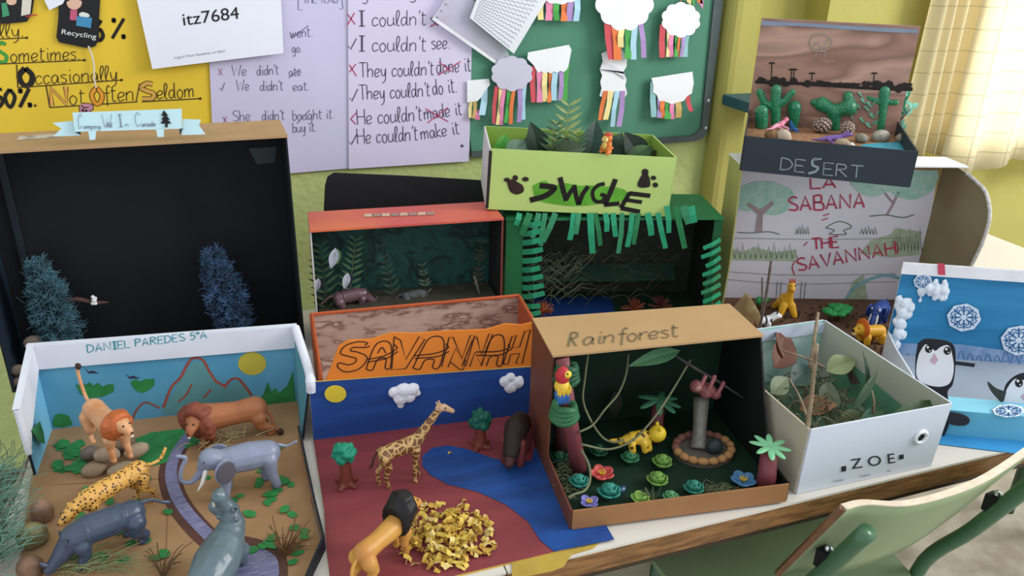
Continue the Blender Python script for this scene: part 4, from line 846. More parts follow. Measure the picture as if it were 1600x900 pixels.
# ---- blue and red savanna with orange banner ---------------------------
A0, A1 = V((.083, 1.106, .003)), V((.458, 1.072, .003)); hL, hR = .103, .088
blue = mat('#1F4FA0', .55, .15, 10, stretch=(.4, 1, 5), h2='#1A4088'); red = mat('#8C3A40', .6, .15, 8, h2='#7A3038', stretch=(.5, 3, 1)); yc = mat('#C9A23E', .7, .15, 12)
bS = thing('diorama_card', 'folded card painted blue sky and dark red ground with a blue river, centre front', 'diorama', (.26, .95, 0), 0, 'animal dioramas')
panel(bS, 'sky_panel', [A0, A1, A1+V((.003, .004, hR)), A0+V((.008, .004, hL)), A0+V((.001, .003, hL-.008))], blue, yc, (0, 1, 0), .0035)
gr_ = [A0, A1, V((.447, .90, .003)), V((.437, .753, .003)), V((.36, .752, .003)), V((.062, .752, .003)), V((.068, .85, .003)), V((.076, .93, .003))]
panel(bS, 'ground_panel', gr_, red, yc, (0, 0, -1), .003)
gp2 = Plane((0, 0, .0032), (0, 0, 1)); q = M()
rv = [(660, 712), (675, 700), (700, 696), (730, 702), (770, 716), (805, 722), (830, 720), (835, 700), (900, 740), (960, 843), (866, 862), (845, 845), (825, 815), (790, 788), (745, 768), (700, 757), (672, 742), (660, 728)]
patch(q, gp2, rv, .0003); q.build('painted_river', mat('#1C4C9A', .5, .2, 12, stretch=(1, 3, 1), h2='#173C7C'), bS, label='blue painted river')
q = M()
for pts in ([P(*p, .0005) for p in ((800, 906), (862, 893), (880, 886), (893, 867), (925, 858), (950, 838), (860, 862), (800, 880))],): q.prism(pts, (0, 0, .0012))
q.build('torn_backing', mat('#B99A3A', .7, .2, 20), bS, label='torn yellow backing card')
ps_ = plane3(A0, A1, A0+V((.004, .004, hL)))
q = M(); patch(q, ps_, blob_px(524, 615, 17, 13, 22), .0012, t=.002); q.build('felt_sun', mat('#D8BE2C', .6, .1, 30), bS, label='yellow round paper sun')
bn = thing('banner', 'orange foam banner with SAVANNAH in big outlined letters', 'banner', lerp(A0, A1, .5)+V((0, .006, hL)), 0)
pb_ = Plane(A0+V((0, .009, 0)), V((A1-A0).cross(V((0, 0, 1)))))
bq = [(506, 603), (530, 540), (545, 532), (580, 530), (612, 520), (650, 521), (700, 517), (760, 515), (790, 506), (815, 508), (831, 504), (832, 580), (700, 600)]
M().prism([pb_.hit(*p) for p in bq], (0, .003, 0)).build('foam_sheet', mat('#E77E22', .7, .08, 14), bn)
q = M()
def letter(pts, lw=2.0, sm=True): stroke(q, pb_, pts, lw, .0005, 0, sm)
letter([(570, 540), (574, 536), (560, 534), (540, 540), (532, 552), (545, 557), (556, 560), (555, 566), (545, 570), (530, 567), (528, 574), (540, 581), (560, 577), (572, 565), (572, 556), (558, 550), (548, 548), (552, 543), (570, 543), (578, 541)])
letter([(572, 577), (582, 548), (592, 535), (606, 534), (612, 545), (610, 574), (602, 575), (603, 560), (590, 562), (582, 578), (572, 577)]); letter([(573, 562), (600, 556), (620, 545), (616, 538)]); letter([(574, 566), (604, 560), (622, 549)]); letter([(590, 552), (597, 543), (603, 552)])
letter([(616, 526), (612, 578), (634, 576), (664, 530), (655, 526), (634, 562), (626, 532), (616, 526)], sm=False)
letter([(645, 575), (660, 545), (672, 528), (690, 527), (694, 545), (686, 574), (676, 574), (678, 562), (664, 563), (656, 577), (645, 575)]); letter([(646, 556), (680, 552), (700, 544), (697, 537)]); letter([(648, 560), (684, 557), (702, 549)])
letter([(690, 573), (702, 527), (708, 527), (722, 560), (735, 524), (742, 524), (728, 572), (712, 544), (700, 574)], sm=False); letter([(704, 566), (722, 578), (728, 562)], 1.6)
letter([(722, 572), (738, 532), (745, 526), (752, 556), (764, 522), (770, 522), (752, 570), (742, 550), (734, 573)], sm=False)
letter([(752, 572), (764, 536), (774, 524), (786, 526), (788, 545), (784, 570), (776, 570), (778, 556), (766, 558), (760, 572)]); letter([(744, 550), (778, 549), (796, 543), (794, 538)]); letter([(745, 555), (780, 555), (800, 545)])
letter([(786, 569), (800, 526), (807, 524), (800, 544), (812, 542), (820, 518), (829, 515), (816, 568), (806, 568), (812, 552), (798, 554), (794, 569), (786, 569)], sm=False)
q.build('lettering', mat('#3A1E14', .7), bn, label='dark outlined letters')
cw = mat('#E4E4EE', .95, .05, 40, .6, 220)
def cotton(label, lst, y, s=1):
    mb = M(); rnd = random.Random(len(label))
    for px, py, r in lst: mb.ell(ps_.hit(px, py, .004), (r, r*.7, r), nu=14, nv=10, jit=.12, seed=int(px))
    o = mb.build('t', cw); r_ = o.modifiers.new('r', 'REMESH'); r_.mode = 'VOXEL'; r_.voxel_size = .0014; sm = o.modifiers.new('s', 'SMOOTH'); sm.iterations = 7
    dg = bpy.context.evaluated_depsgraph_get(); me = bpy.data.meshes.new_from_object(o.evaluated_get(dg), depsgraph=dg); bpy.data.objects.remove(o)
    me.name = 'cotton_cloud'; me.polygons.foreach_set('use_smooth', [True]*len(me.polygons)); ob = bpy.data.objects.new('cotton_cloud', me); COL.objects.link(ob); ob.name = 'cotton_cloud'; return mark(ob, label, 'cotton cloud', 'cotton clouds on the blue sky')
cotton('white cotton cloud left of the giraffe head on the blue panel', [(616, 613, .010), (630, 610, .013), (645, 608, .011), (626, 622, .012), (640, 620, .010), (626, 633, .006), (652, 614, .006)], 1)
cotton('white cotton cloud at the right end of the blue panel', [(789, 596, .010), (797, 590, .009), (809, 598, .011), (798, 604, .012), (812, 592, .006)], 1)
def clay_tree(label, base, h, tr, cr, trunkm, crownm, seed, group):
    o = thing('clay_tree', label, 'clay tree', base, 0, group); mb = M(); rnd = random.Random(seed)
    mb.chain([(0, 0, .002, tr*1.25), (.001, 0, h*.25, tr), (0, .001, h*.55, tr*.9), (.002, 0, h*.72, tr*1.05)], 12)
    for a in (.4, 2.3, 4.0, 5.4): mb.chain([(0, 0, .004, tr*.8), (math.cos(a)*tr*1.9, math.sin(a)*tr*1.9, .002, tr*.4)], 8)
    mb.fuse('trunk', trunkm, o, .0013, 3)
    k = M()
    for i in range(30):
        a, b = rnd.random()*6.28, math.acos(rnd.uniform(-.8, 1)); k.ell((cr*.78*math.sin(b)*math.cos(a), cr*.78*math.sin(b)*math.sin(a), h*.80+cr*.75*math.cos(b)), cr*.34, nu=8, nv=6)
    k.ell((0, 0, h*.80), cr*.8)
    k.fuse('crown', crownm, o, .0011, 1); return o
tc_ = mat('#7E3A2C', .5, .2, 40); gc_ = mat('#11886A', .5, .15, 60); gC = 'clay trees on the red painted ground'
clay_tree('clay tree with green crown standing left of the giraffe', P(541, 757, .003), .070, .009, .017, tc_, gc_, 3, gC)
clay_tree('clay tree with dark green crown behind the giraffe, by the blue panel', P(750, 697, .003), .062, .009, .018, tc_, mat('#0C5A4A', .5, .15, 60), 4, gC)

gm_ = spots('#C49A5C', '#6E4320', 105, 'patch', .10, .45, .02)
def giraffe(label, loc, rz, scale, m, group=None):
    o = thing('giraffe_figure', label, 'toy animal', loc, rz, group); mb = M()
    mb.chain([(-.30, 0, .60, .115), (-.10, 0, .63, .12), (.12, 0, .67, .125), (.24, 0, .74, .10), (.36, 0, .90, .075), (.50, 0, 1.08, .058), (.60, 0, 1.20, .055)])
    for s, df, dr in ((1, .05, -.05), (-1, -.05, .06)):
        mb.chain([(.18, s*.075, .60, .075), (.18+df*.4, s*.08, .36, .046), (.19+df*.8, s*.08, .20, .036), (.19+df, s*.08, .05, .032), (.205+df, s*.08, .02, .04)])
        mb.chain([(-.32, s*.08, .58, .09), (-.28+dr*.4, s*.085, .38, .058), (-.36+dr*.8, s*.085, .24, .036), (-.34+dr, s*.085, .05, .030), (-.325+dr, s*.085, .02, .04)])
    fused(mb, 'body', m, o, scale, scale*.015, 3)
    h = M(); h.chain([(.58, 0, 1.20, .06), (.66, 0, 1.20, .058), (.76, 0, 1.13, .042), (.80, 0, 1.10, .038)])
    for s in (1, -1): h.ell((.575, s*.085, 1.245), (.015, .045, .022)); h.chain([(.60, s*.03, 1.24, .014), (.59, s*.035, 1.31, .017)], 8)
    fused(h, 'head', mat('#C9A27C', .45, .15, 30), o, scale, scale*.012, 3)
    t = M(); t.chain([(-.41, 0, .66, .02), (-.47, 0, .55, .016), (-.50, 0, .44, .03), (-.53, 0, .40, .018)], 8); fused(t, 'tail', mat('#4A2E22', .6), o, scale, scale*.011, 2)
    eyes(o, [(.665, .055, 1.215), (.665, -.055, 1.215)], .014, scale); return o
giraffe('tall spotted giraffe figure standing on the red painted ground', P(632, 752, .003), R(4), .095, gm_, 'toy animals on the red painted ground')
o = thing('buffalo_figure', 'dark brown clay animal with reddish legs and lowered head, beside the river end', 'clay animal', P(806, 712, .0035), R(236), 'toy animals on the red painted ground'); mb = M()
mb.chain([(-.30, 0, .55, .22), (0, 0, .62, .24), (.25, 0, .50, .20), (.42, 0, .34, .15)]); fused(mb, 'body', mat('#2A1A18', .6, .2, 40), o, .082, .0012, 4)
for x, s in ((.25, 1), (.25, -1), (-.3, 1), (-.3, -1)):
    k = M().chain([(x, s*.14, .48, .11), (x+.02, s*.15, .22, .085), (x+.03, s*.15, .05, .08)]); fused(k, 'leg', mat('#74332E', .5, .15, 40), o, .082, .0012, 3)
k = M().chain([(.44, 0, .32, .13), (.55, 0, .20, .09)]); fused(k, 'head', mat('#4A2622', .5), o, .082, .0012, 3)
lion('golden lion with a black mane beside the heap of yellow shreds', P(604, 882, .003), R(38), .100, mat('#C8923C', .4, .25, 20, h2='#B87838'), mat('#1E1A1C', .5, .3, 90), [(-.50, 0, .50), (-.60, 0, .42), (-.66, -.02, .26), (-.68, -.04, .10), (-.74, -.05, .02)], head=(.46, 0, .70), turn=-20, manes=1.15, tip='#3A3436', group='toy animals on the red painted ground')
q = M(); rnd = random.Random(21); cen = P(690, 838, .003)
sh = [mat('#D9B648', .6, .2, 30), mat('#C89A34', .6, .2, 30), mat('#E2C878', .6, .2, 30), mat('#B8872C', .6, .2, 30)]
for i in range(360):
    if i < 8: c = P(*rnd.choice(((612, 815), (600, 820), (725, 782), (645, 702), (703, 708), (553, 758), (590, 806), (770, 858)))[:2], .004)
    else:
        while True:
            a, b = rnd.gauss(0, 1), rnd.gauss(0, 1)
            if a*a+b*b < 3.4: break
        c = P(690+a*46, 840+b*29, .004); c.z = .004+max(0, rnd.random()*.016*(1-(a*a+b*b)/3.6))
    e = Euler((rnd.uniform(-.9, .9), rnd.uniform(-.9, .9), rnd.random()*6.28)).to_matrix(); L, w_ = rnd.uniform(.006, .015), rnd.uniform(.003, .009)
    if i < 8: e = Euler((0, 0, rnd.random()*6)).to_matrix(); L, w_ = .006, .0035
    vs = [c+e@V((x*L/2, y*w_/2, (.0025 if x == 0 else 0))) for x in (-1, 0, 1) for y in (-1, 1)]
    for v_ in vs: v_.z = max(v_.z, .0036)
    q.add(vs, [(0, 1, 3, 2), (2, 3, 5, 4)], rnd.choice((0, 0, 1, 2, 3)))
mark(q.build('paper_shreds', sh, solid=.0004), 'heap of yellow paper shreds on the red painted ground', 'paper shreds', kind='stuff')

# ---- rainforest box ----------------------------------------------------
fR = Fr((.391, .786, .0045), -.131); W, D0, D, H, LP = .324, .126, .243, .200, .031
brown = mat('#9A6A40', .55, .12, 12); brownd = mat('#6E3E2A', .55, .15, 12); tanp = mat('#B58F62', .6, .08, 10)
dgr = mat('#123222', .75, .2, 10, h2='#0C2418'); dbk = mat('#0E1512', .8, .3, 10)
bR = thing('diorama_box', 'brown cardboard box lettered Rainforest, dark green inside, with clay plants', 'diorama', fR(W/2, D/2), 0, 'animal dioramas')
panel(bR, 'back_panel', [fR(0, D), fR(W, D), fR(W, D, H), fR(0, D, H)], dgr, brown, fR.y)
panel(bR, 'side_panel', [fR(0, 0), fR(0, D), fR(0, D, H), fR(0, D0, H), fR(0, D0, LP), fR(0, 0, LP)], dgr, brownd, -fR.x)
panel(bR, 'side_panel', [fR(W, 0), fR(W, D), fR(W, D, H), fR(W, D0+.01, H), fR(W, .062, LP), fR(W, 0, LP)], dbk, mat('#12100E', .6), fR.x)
panel(bR, 'top_panel', [fR(-.003, D0-.003, H), fR(W+.004, D0+.006, H), fR(W+.004, D+.003, H), fR(-.003, D+.003, H)], dgr, tanp, fR.z, .003)
panel(bR, 'front_panel', [fR(0, 0), fR(W, 0), fR(W, 0, LP), fR(0, 0, LP)], brown, brown, -fR.y)
panel(bR, 'floor_panel', [fR(0, 0, .004), fR(W, 0, .004), fR(W, D, .004), fR(0, D, .004)], mat('#10301F', .7, .25, 12), brown, -fR.z, .004)
pt = fR.plane('z', H+.0035); q = M()
for t, a, b, h, lw in (('R', (888, 541), (904, 540), 22, 3.4), ('ainforest', (911, 539), (1064, 525), 22, 2.6)): write(q, t, pt, a, b, h, lw, .0006, 0, .3)
q.build('lettering', mat('#7C6A4E', .7, .2, 40), bR, label='hand lettered title')
FZ = fR.o.z+.0045
def PR(px, py, h=0): return P(px, py, FZ+h)
def PV(px, py, v): return fR.plane('y', v).hit(px, py)      # point at depth v inside the box
tk = mat('#7E3F44', .5, .12, 30); wrapg = mat('#2F6B42', .5, .15, 40); palm = mat('#4E9A66', .5, .15, 40)
# tall trunk with green wraps
b = PR(905, 736); t = PV(878, 556, .125); o = thing('clay_tree', 'tall reddish clay trunk with green wraps at the left of the rainforest box', 'clay tree', b)
M().tube([b, lerp(b, t, .5)+V((-.003, 0, 0)), lerp(b, t, .98)], [.0125, .0115, .010], 16).build('trunk', tk, o, smooth=True)
for k, (cx, cy, rr, hh, n) in enumerate(((882, 640, .018, .011, 4), (886, 580, .015, .013, 4))):
    q = M(); c = PV(cx, cy, .105 if k == 0 else .118); rnd = random.Random(k)
    for i in range(n):
        ring = [c+V((math.cos(a*math.pi/8)*rr*(1-.08*i % 2), math.sin(a*math.pi/8)*rr*.9, (i-n/2)*hh*.55+.002*math.sin(a+i))) for a in range(17)]
        q.tube(ring, .0055, 8)
    q.build('leaf_wrap', wrapg if k == 0 else mat('#24583A', .5, .15, 40), o, smooth=True, label='green coiled clay wrap')
o = thing('clay_tree', 'thinner dim clay trunk behind the tall one, left wall of the rainforest box', 'clay tree', PR(872, 690)); b = PR(874, 702); M().tube([b, PV(876, 620, .19)], [.010, .009], 12).build('trunk', mat('#5A2C30', .6), o, smooth=True)
# parrot
c = PV(878, 604, .085); o = thing('parrot_figure', 'red yellow and blue clay parrot on the tall trunk', 'clay animal', c-V((0, 0, .022)), 0)
k = M(); k.ell(c+V((0, 0, .017)), (.0105, .010, .013)); k.ell(c+V((0, -.001, .022)), (.009, .009, .0095)); k.build('head', mat('#C42E36', .4, .15, 90), o, smooth=True)
k = M(); k.ell(c+V((0, 0, .001)), (.0112, .0105, .011))
for i in range(7): k.ell(c+V((-.009+.003*i, -.0085, -.002-.003*(i % 2))), (.0018, .002, .007), nu=6, nv=5)
k.build('chest_feathers', mat('#E0B832', .4, .1, 90), o, smooth=True)
k = M(); k.ell(c+V((0, 0, -.012)), (.0105, .009, .013))
for i in range(6): k.ell(c+V((-.0075+.003*i, -.0075, -.015)), (.0017, .002, .010), nu=6, nv=5)
k.build('tail_feathers', mat('#2F6CB8', .4, .15, 90), o, smooth=True)
M().ell(c+V((.004, -.0085, .023)), (.0055, .004, .0055)).build('face', mat('#E4C23A', .4), o, smooth=True); M().ell(c+V((.002, -.0115, .026)), .0013, nu=8, nv=6).build('eye', blackm, o, smooth=True)
# vines
vm = mat('#6E7250', .7, .25, 40)
def vine(label, pts, r=.0017, name='vine'):
    o = M().tube(catmull(pts, 6), r, 7).build(name, vm, smooth=True); mark(o, label, 'vine', 'vines in the rainforest box')
vine('pale vine hanging from the roof near the parrot and looping down to the clay leopard', [PV(919, 552, .15), PV(914, 590, .14), PV(911, 625, .13), PV(922, 655, .125), PV(940, 682, .125), PV(958, 691, .12), PV(975, 687, .12)])
vine('pale vine hanging in the middle of the roof and swinging left to the tall trunk', [PV(982, 553, .17), PV(978, 585, .16), PV(966, 615, .15), PV(945, 640, .13), PV(926, 664, .12), PV(905, 675, .105)])
vine('straight pale vine stretched from the branch down across the clay leopard', [PV(1079, 562, .17), PV(1058, 598, .15), PV(1036, 633, .13), PV(1012, 665, .11), PV(985, 690, .10), PV(950, 702, .09), PV(908, 694, .085)])
vine('pale vine curling around the teal rosette in the front left corner', [PV(908, 702, .07), PV(920, 726, .05), PV(922, 750, .035), PV(914, 766, .022), PV(898, 772, .015), PV(888, 777, .012)])
br = M().tube([PV(1050, 552, .17), PV(1090, 578, .16), PV(1120, 595, .15), PV(1162, 622, .14)], [.0018, .0028, .0024, .0012], 7); mark(br.build('branch', mat('#4A4442', .7, .3, 60), smooth=True), 'dark branch slanting under the roof, holding the clay sloth', 'branch')
lf = M(); leaf_mesh(lf, PV(1062, 548, .16), PV(975, 572, .14)-PV(1062, 548, .16), .088, .024, (0, -.6, .8), .08); mark(lf.build('leaf', mat('#4A7A52', .5, .15, 50), solid=.0006), 'large green leaf hanging under the roof of the rainforest box', 'leaf')
lf = M(); leaf_mesh(lf, PV(960, 612, .22), (.1, -.1, -1), .050, .026, (0, -1, .2), .1); mark(lf.build('leaf', mat('#2C2E26', .6, .3, 40), solid=.0006), 'dark brown dried leaf on the back wall of the rainforest box', 'leaf')
# sloth
c = PV(1100, 606, .145); o = thing('sloth_figure', 'pinkish brown clay sloth hugging the dark branch', 'clay animal', c); k = M(); slm = mat('#7E4444', .5, .15, 60)
k.ell(c+V((.004, 0, -.004)), (.021, .013, .012), (0, .45, 0)); k.ell(c+V((-.016, -.002, .007)), .0105); k.ell(c+V((.020, -.004, -.012)), .009); k.ell(c+V((0, -.006, -.006)), .009)
k.fuse('body', slm, o, .0011, 3)
for v_ in o.children[0].data.vertices: v_.co -= c
for a0, a1 in (((-.004, -.010, -.004), (.010, -.008, .022)), ((.014, -.010, -.012), (.028, -.008, .008)), ((-.018, -.006, .002), (-.004, -.004, .022))):
    k = M().tube(catmull([c+V(a0), lerp(c+V(a0), c+V(a1), .5)+V((0, -.002, 0)), c+V(a1)]), .0032, 8); k.ell(c+V(a1), .0036, nu=8, nv=6); k.build('arm', mat('#8E4E50', .5), o, smooth=True)
M().ell(c+V((-.018, -.0105, .008)), (.006, .003, .005)).build('face', mat('#9A6A60', .5), o, smooth=True)
# clay leopard
o = thing('leopard_figure', 'yellow clay leopard with dark blotches and round head in the rainforest box', 'clay animal', PR(1000, 700, .006), 0); c = PV(1000, 684, .135); lm_ = spots('#D9AC22', '#3A2410', 120, th=.30, edge=.06)
k = M().chain([tuple(c+V((-.030, .006, -.004)))+(.006,), tuple(c+V((-.012, .003, -.001)))+(.011,), tuple(c+V((.006, 0, 0)))+(.012,)], 10); k.chain([tuple(c+V((-.045, .010, -.002)))+(.0025,), tuple(c+V((-.030, .006, -.002)))+(.004,)], 8)
for dx, dy in ((-.018, -.008), (.002, -.010), (.010, -.008)): k.chain([tuple(c+V((dx, dy, -.004)))+(.006,), tuple(c+V((dx+.002, dy-.002, -.016)))+(.0055,)], 8)
k.fuse('body', lm_, o, .0012, 3)
h = M(); h.ell(c+V((.026, -.006, .006)), (.0145, .0135, .0135))
for s in (-1, 1): h.ell(c+V((.027+.002*s, -.006+.008*s, .019)), (.003, .003, .004))
h.fuse('head', mat('#DDBB22', .4, .08, 40), o, .0011, 2)
for ob in o.children:
    for v_ in ob.data.vertices: v_.co -= origin(o)
for s in (-1, 1): M().ell(c+V((.034+.0, -.013+.007*s-.004, .008)), .0014, nu=8, nv=6).build('eye', blackm, o, smooth=True)
# palms
def clay_palm(label, base, top, tr, L, n, seed, flat=.25, tm=tk, lm=palm, group=None):
    o = thing('clay_palm', label, 'clay palm', base, 0, group); M().tube([base, lerp(base, top, .5), top], [tr*1.1, tr, tr*.9], 14).build('trunk', tm, o, smooth=True)
    rnd = random.Random(seed)
    for i in range(n):
        a = 2*math.pi*i/n+.3*rnd.random(); d = V((math.cos(a), math.sin(a), -flat+.2*rnd.random())); k = M(); e = d.to_track_quat('X', 'Z').to_euler()
        k.ell(V(top)+V((0, 0, tr*.5))+d*L*.5, (L*.52, L*.17, L*.07), tuple(e), 12, 8); k.build('frond', lm, o, smooth=True)
    return o
gP = 'clay palms in the rainforest box'
clay_palm('dim clay palm with drooping green fronds at the back of the rainforest box', PR(1022, 690), PV(1030, 628, .185), .011, .036, 8, 3, .3, mat('#6A3236', .5), mat('#3E7C56', .5, .15, 40), gP)
clay_palm('short clay palm with light green fronds in the front right corner', PR(1196, 765), PV(1202, 705, .035)+V((0, 0, .002)), .0135, .030, 8, 5, .15, mat('#7A3A40', .45, .12, 40), mat('#7CC690', .5, .1, 40), gP)
# waterfall, pond and its stones
pc = PR(1098, 706); o = thing('pond', 'round clay pond basin under the grey waterfall', 'pond', pc); q = M(); q.prism([pc+V((math.cos(a*R(12))*.050, math.sin(a*R(12))*.042, 0)) for a in range(30)], (0, 0, .004)); q.build('basin', mat('#5E564C', .6, .2, 40), o); q = M(); q.prism([pc+V((math.cos(a*R(12))*.042, math.sin(a*R(12))*.035, .0042)) for a in range(30)], (0, 0, .0008)); q.build('water', mat('#6F6A60', .15, .2, 30, spec=.6), o)
for i in range(17):
    a = R(200)+2*math.pi*i/17; p = pc+V((math.cos(a)*.045, math.sin(a)*.037, .009)); rnd = random.Random(i)
    st_ = stone('pebble', ('pinkish dim pebble at the back of the pond ring' if math.sin(a) > .25 else 'tan orange pebble at the front of the pond ring'), p, (.0085+.002*rnd.random(), .007, .006), (0, 0, a+1.5), mat('#8A5A4C' if math.sin(a) > .25 else '#B4824E', .7, .2, 60), i, 'pebbles around the back of the pond' if math.sin(a) > .25 else 'pebbles around the front of the pond')
stone('stone', 'dark slate stone in the pond beside the waterfall', pc+V((.012, -.012, .016)), (.014, .011, .013), (0, 0, 0), mat('#2E3A40', .5, .2, 40), 33)
b = pc+V((-.006, .004, .005)); t = PV(1096, 622, .175)
o = M().tube(catmull([b, lerp(b, t, .25), lerp(b, t, .6), t], 4), [.0145, .0135, .0125, .012, .0115, .011, .011, .0112, .0115, .0118, .012, .0125, .0125][:13], 16).build('waterfall', mat('#7A766C', .4, .3, 60, stretch=(3, 3, .3), spec=.5), smooth=True); mark(o, 'grey translucent column of a waterfall standing in the pond', 'waterfall')
# rosettes and flowers
def rosette(label, px, py, r, m, n=(5, 5, 4), group='clay rosettes in the rainforest box'):
    b = PR(px, py+r*520); o = thing('clay_rosette', label, 'clay plant', b, 0, group); rnd = random.Random(int(px))
    for ring, cnt in enumerate(n):
        for i in range(cnt):
            a = 2*math.pi*(i+.5*ring)/cnt+rnd.random()*.3; rr = r*(.78-.27*ring); tilt = .5+.4*ring; q = M()
            c = b+V((math.cos(a)*rr*.75, math.sin(a)*rr*.75, r*(.35+.22*ring))); e = Euler((0, -tilt, a)).to_matrix()
            vs = []; fs = []; nu, nv = 9, 5                      # cupped petal
            for j in range(nv+1):
                for k in range(nu): ph = 2*math.pi*k/nu; s = j/nv; vs.append(c+e@V((r*.46*s*math.cos(ph), r*.46*s*math.sin(ph), r*.22*s*s)))
            for j in range(nv):
                for k in range(nu): fs.append((j*nu+k, j*nu+(k+1) % nu, (j+1)*nu+(k+1) % nu, (j+1)*nu+k))
            q.add(vs, fs).build('petal', m, o, smooth=True, solid=r*.13)
    return o
teal = mat('#2F8C7C', .5, .12, 60); gre = mat('#3E8558', .5, .12, 60); limeg = mat('#6E9C42', .5, .12, 60); dkg = mat('#255A40', .5, .15, 60)
for label, px, py, r, m in (('teal clay rosette at the foot of the tall trunk', 904, 752, .0165, teal), ('large teal clay rosette beside the red flower, front left', 951, 768, .019, teal), ('mid green clay rosette in front of the clay leopard', 984, 714, .0165, gre), ('lime green clay rosette near the pond edge', 1034, 721, .0175, limeg),
                            ('lime green clay rosette in the middle of the floor', 1026, 749, .018, limeg), ('small light green clay rosette at the front edge, middle', 1047, 776, .013, mat('#5AA068', .5)), ('teal clay rosette at the front, below the pond', 1083, 762, .017, mat('#2F8470', .5, .12, 60)), ('dark green clay rosette in the shade behind the red flower', 935, 704, .0165, dkg), ('dim dark green clay rosette against the left wall', 873, 714, .014, dkg)): rosette(label, px, py, r, m)
rosette('small lime green open clay rosette at the front edge, beside the twigs', 1000, 778, .0155, mat('#86B24E', .5, .1, 60), (5, 2))
def flower(label, px, py, r, m, cm, n=5, h=.006):
    b = PR(px, py+6); o = thing('clay_flower', label, 'clay flower', b, 0, 'clay flowers in the rainforest box')
    for i in range(n):
        a = 2*math.pi*i/n+.3; q = M(); e = Euler((0, -.35, a)).to_matrix(); c = b+V((math.cos(a)*r*.55, math.sin(a)*r*.55, h)); vs = []; fs = []
        for j in range(5):
            for k in range(10): ph = 2*math.pi*k/10; s = j/4; vs.append(c+e@V((r*.5*s*math.cos(ph), r*.45*s*math.sin(ph), r*.22*s*s)))
        for j in range(4):
            for k in range(10): fs.append((j*10+k, j*10+(k+1) % 10, (j+1)*10+(k+1) % 10, (j+1)*10+k))
        q.add(vs, fs).build('petal', m, o, smooth=True, solid=r*.12)
    q = M()
    for i in range(7): a = i*.9; q.tube([b+V((0, 0, h)), b+V((math.cos(a)*r*.25, math.sin(a)*r*.25, h+r*.35))], .0009, 5); q.ell(b+V((math.cos(a)*r*.25, math.sin(a)*r*.25, h+r*.35)), .0013, nu=6, nv=5)
    q.build('stamens', cm, o, smooth=True)
ycl = mat('#E2B82E', .5)
flower('coral red clay flower with yellow stamens at the left of the floor', 940, 742, .0195, mat('#D4524E', .5, .1, 40), ycl)
flower('blue clay flower with yellow centre by the short palm', 1160, 752, .020, mat('#4A7EA8', .5, .1, 40), ycl)
flower('violet clay flower in the front left corner', 920, 786, .015, mat('#7E78C4', .5, .1, 40), ycl, 4)
flower('small red clay flower half hidden behind the front rim, right', 1164, 770, .008, mat('#B8404E', .5, .1, 40), ycl, 5, .003)
mossm = mat('#6E7450', .8, .3, 60)
def moss(label, lst, n, seed): strands('moss', label, 'moss', lambda rnd, i: (lambda p, a, L: [p, p+V((math.cos(a)*L*.4, math.sin(a)*L*.4, L*.5)), p+V((math.cos(a)*L, math.sin(a)*L, L*.5))])(PR(*(lambda c: (c[0]+rnd.gauss(0, c[2]), c[1]+rnd.gauss(0, c[3])))(rnd.choice(lst)), .001), rnd.random()*6.28, rnd.uniform(.006, .016)), n, mossm, seed, .0006, 3)
moss('dry pale moss along the left wall of the rainforest box', [(880, 735, 8, 10), (890, 765, 6, 8), (885, 725, 8, 8)], 130, 3)
moss('olive moss at the front right of the rainforest floor', [(1125, 768, 16, 4), (1110, 772, 10, 3)], 110, 4)
o = thing('twig', 'tiny dry grass sprig before the lime rosettes', 'twig', PR(1020, 782)); q = M(); b = PR(1022, 784); rnd = random.Random(3)
for i in range(9): q.tube([b, b+V((rnd.uniform(-.02, .016), rnd.uniform(-.005, .01), rnd.uniform(.01, .028)))], .0006, 4)
q.build('stems', mossm, o)
gs = M().ell(PR(972, 765, .006), (.008, .005, .005), (0, 0, .5)); mark(gs.build('glass_pebble', mat('#3C6C94', .08, .1, 20, spec=.8, trans=.4), smooth=True), 'small shiny blue glass pebble beside the large teal rosette', 'pebble')

# ---- green jungle box with paper fringe --------------------------------
fF = Fr((.515, 1.412, 0), R(-15)); W, D, H = .435, .155, .231
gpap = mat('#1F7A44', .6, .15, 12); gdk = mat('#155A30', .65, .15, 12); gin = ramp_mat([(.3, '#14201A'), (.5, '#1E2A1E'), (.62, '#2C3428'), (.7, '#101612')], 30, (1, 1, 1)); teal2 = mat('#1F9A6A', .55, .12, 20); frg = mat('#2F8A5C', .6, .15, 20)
bF = thing('diorama_box', 'dark green papered box with paper fringe, under the lime jungle box', 'diorama', fF(W/2, D/2), 0, 'animal dioramas')
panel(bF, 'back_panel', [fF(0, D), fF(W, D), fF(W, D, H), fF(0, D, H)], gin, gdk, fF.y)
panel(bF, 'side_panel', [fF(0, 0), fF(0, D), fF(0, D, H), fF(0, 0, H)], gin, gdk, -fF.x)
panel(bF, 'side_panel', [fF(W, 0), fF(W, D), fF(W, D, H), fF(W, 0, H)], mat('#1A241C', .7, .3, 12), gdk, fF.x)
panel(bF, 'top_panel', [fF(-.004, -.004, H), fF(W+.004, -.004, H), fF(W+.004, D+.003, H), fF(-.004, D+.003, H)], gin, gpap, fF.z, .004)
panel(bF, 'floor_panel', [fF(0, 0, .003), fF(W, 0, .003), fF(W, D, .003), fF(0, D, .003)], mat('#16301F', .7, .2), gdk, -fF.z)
panel(bF, 'front_frame', [fF(-.003, -.001), fF(.034, -.001), fF(.030, -.001, H), fF(-.003, -.001, H)], gpap, gdk, fF.y, .002)
panel(bF, 'front_frame', [fF(W-.016, -.001), fF(W+.003, -.001), fF(W+.003, -.001, H), fF(W-.014, -.001, H)], gdk, gdk, fF.y, .002)
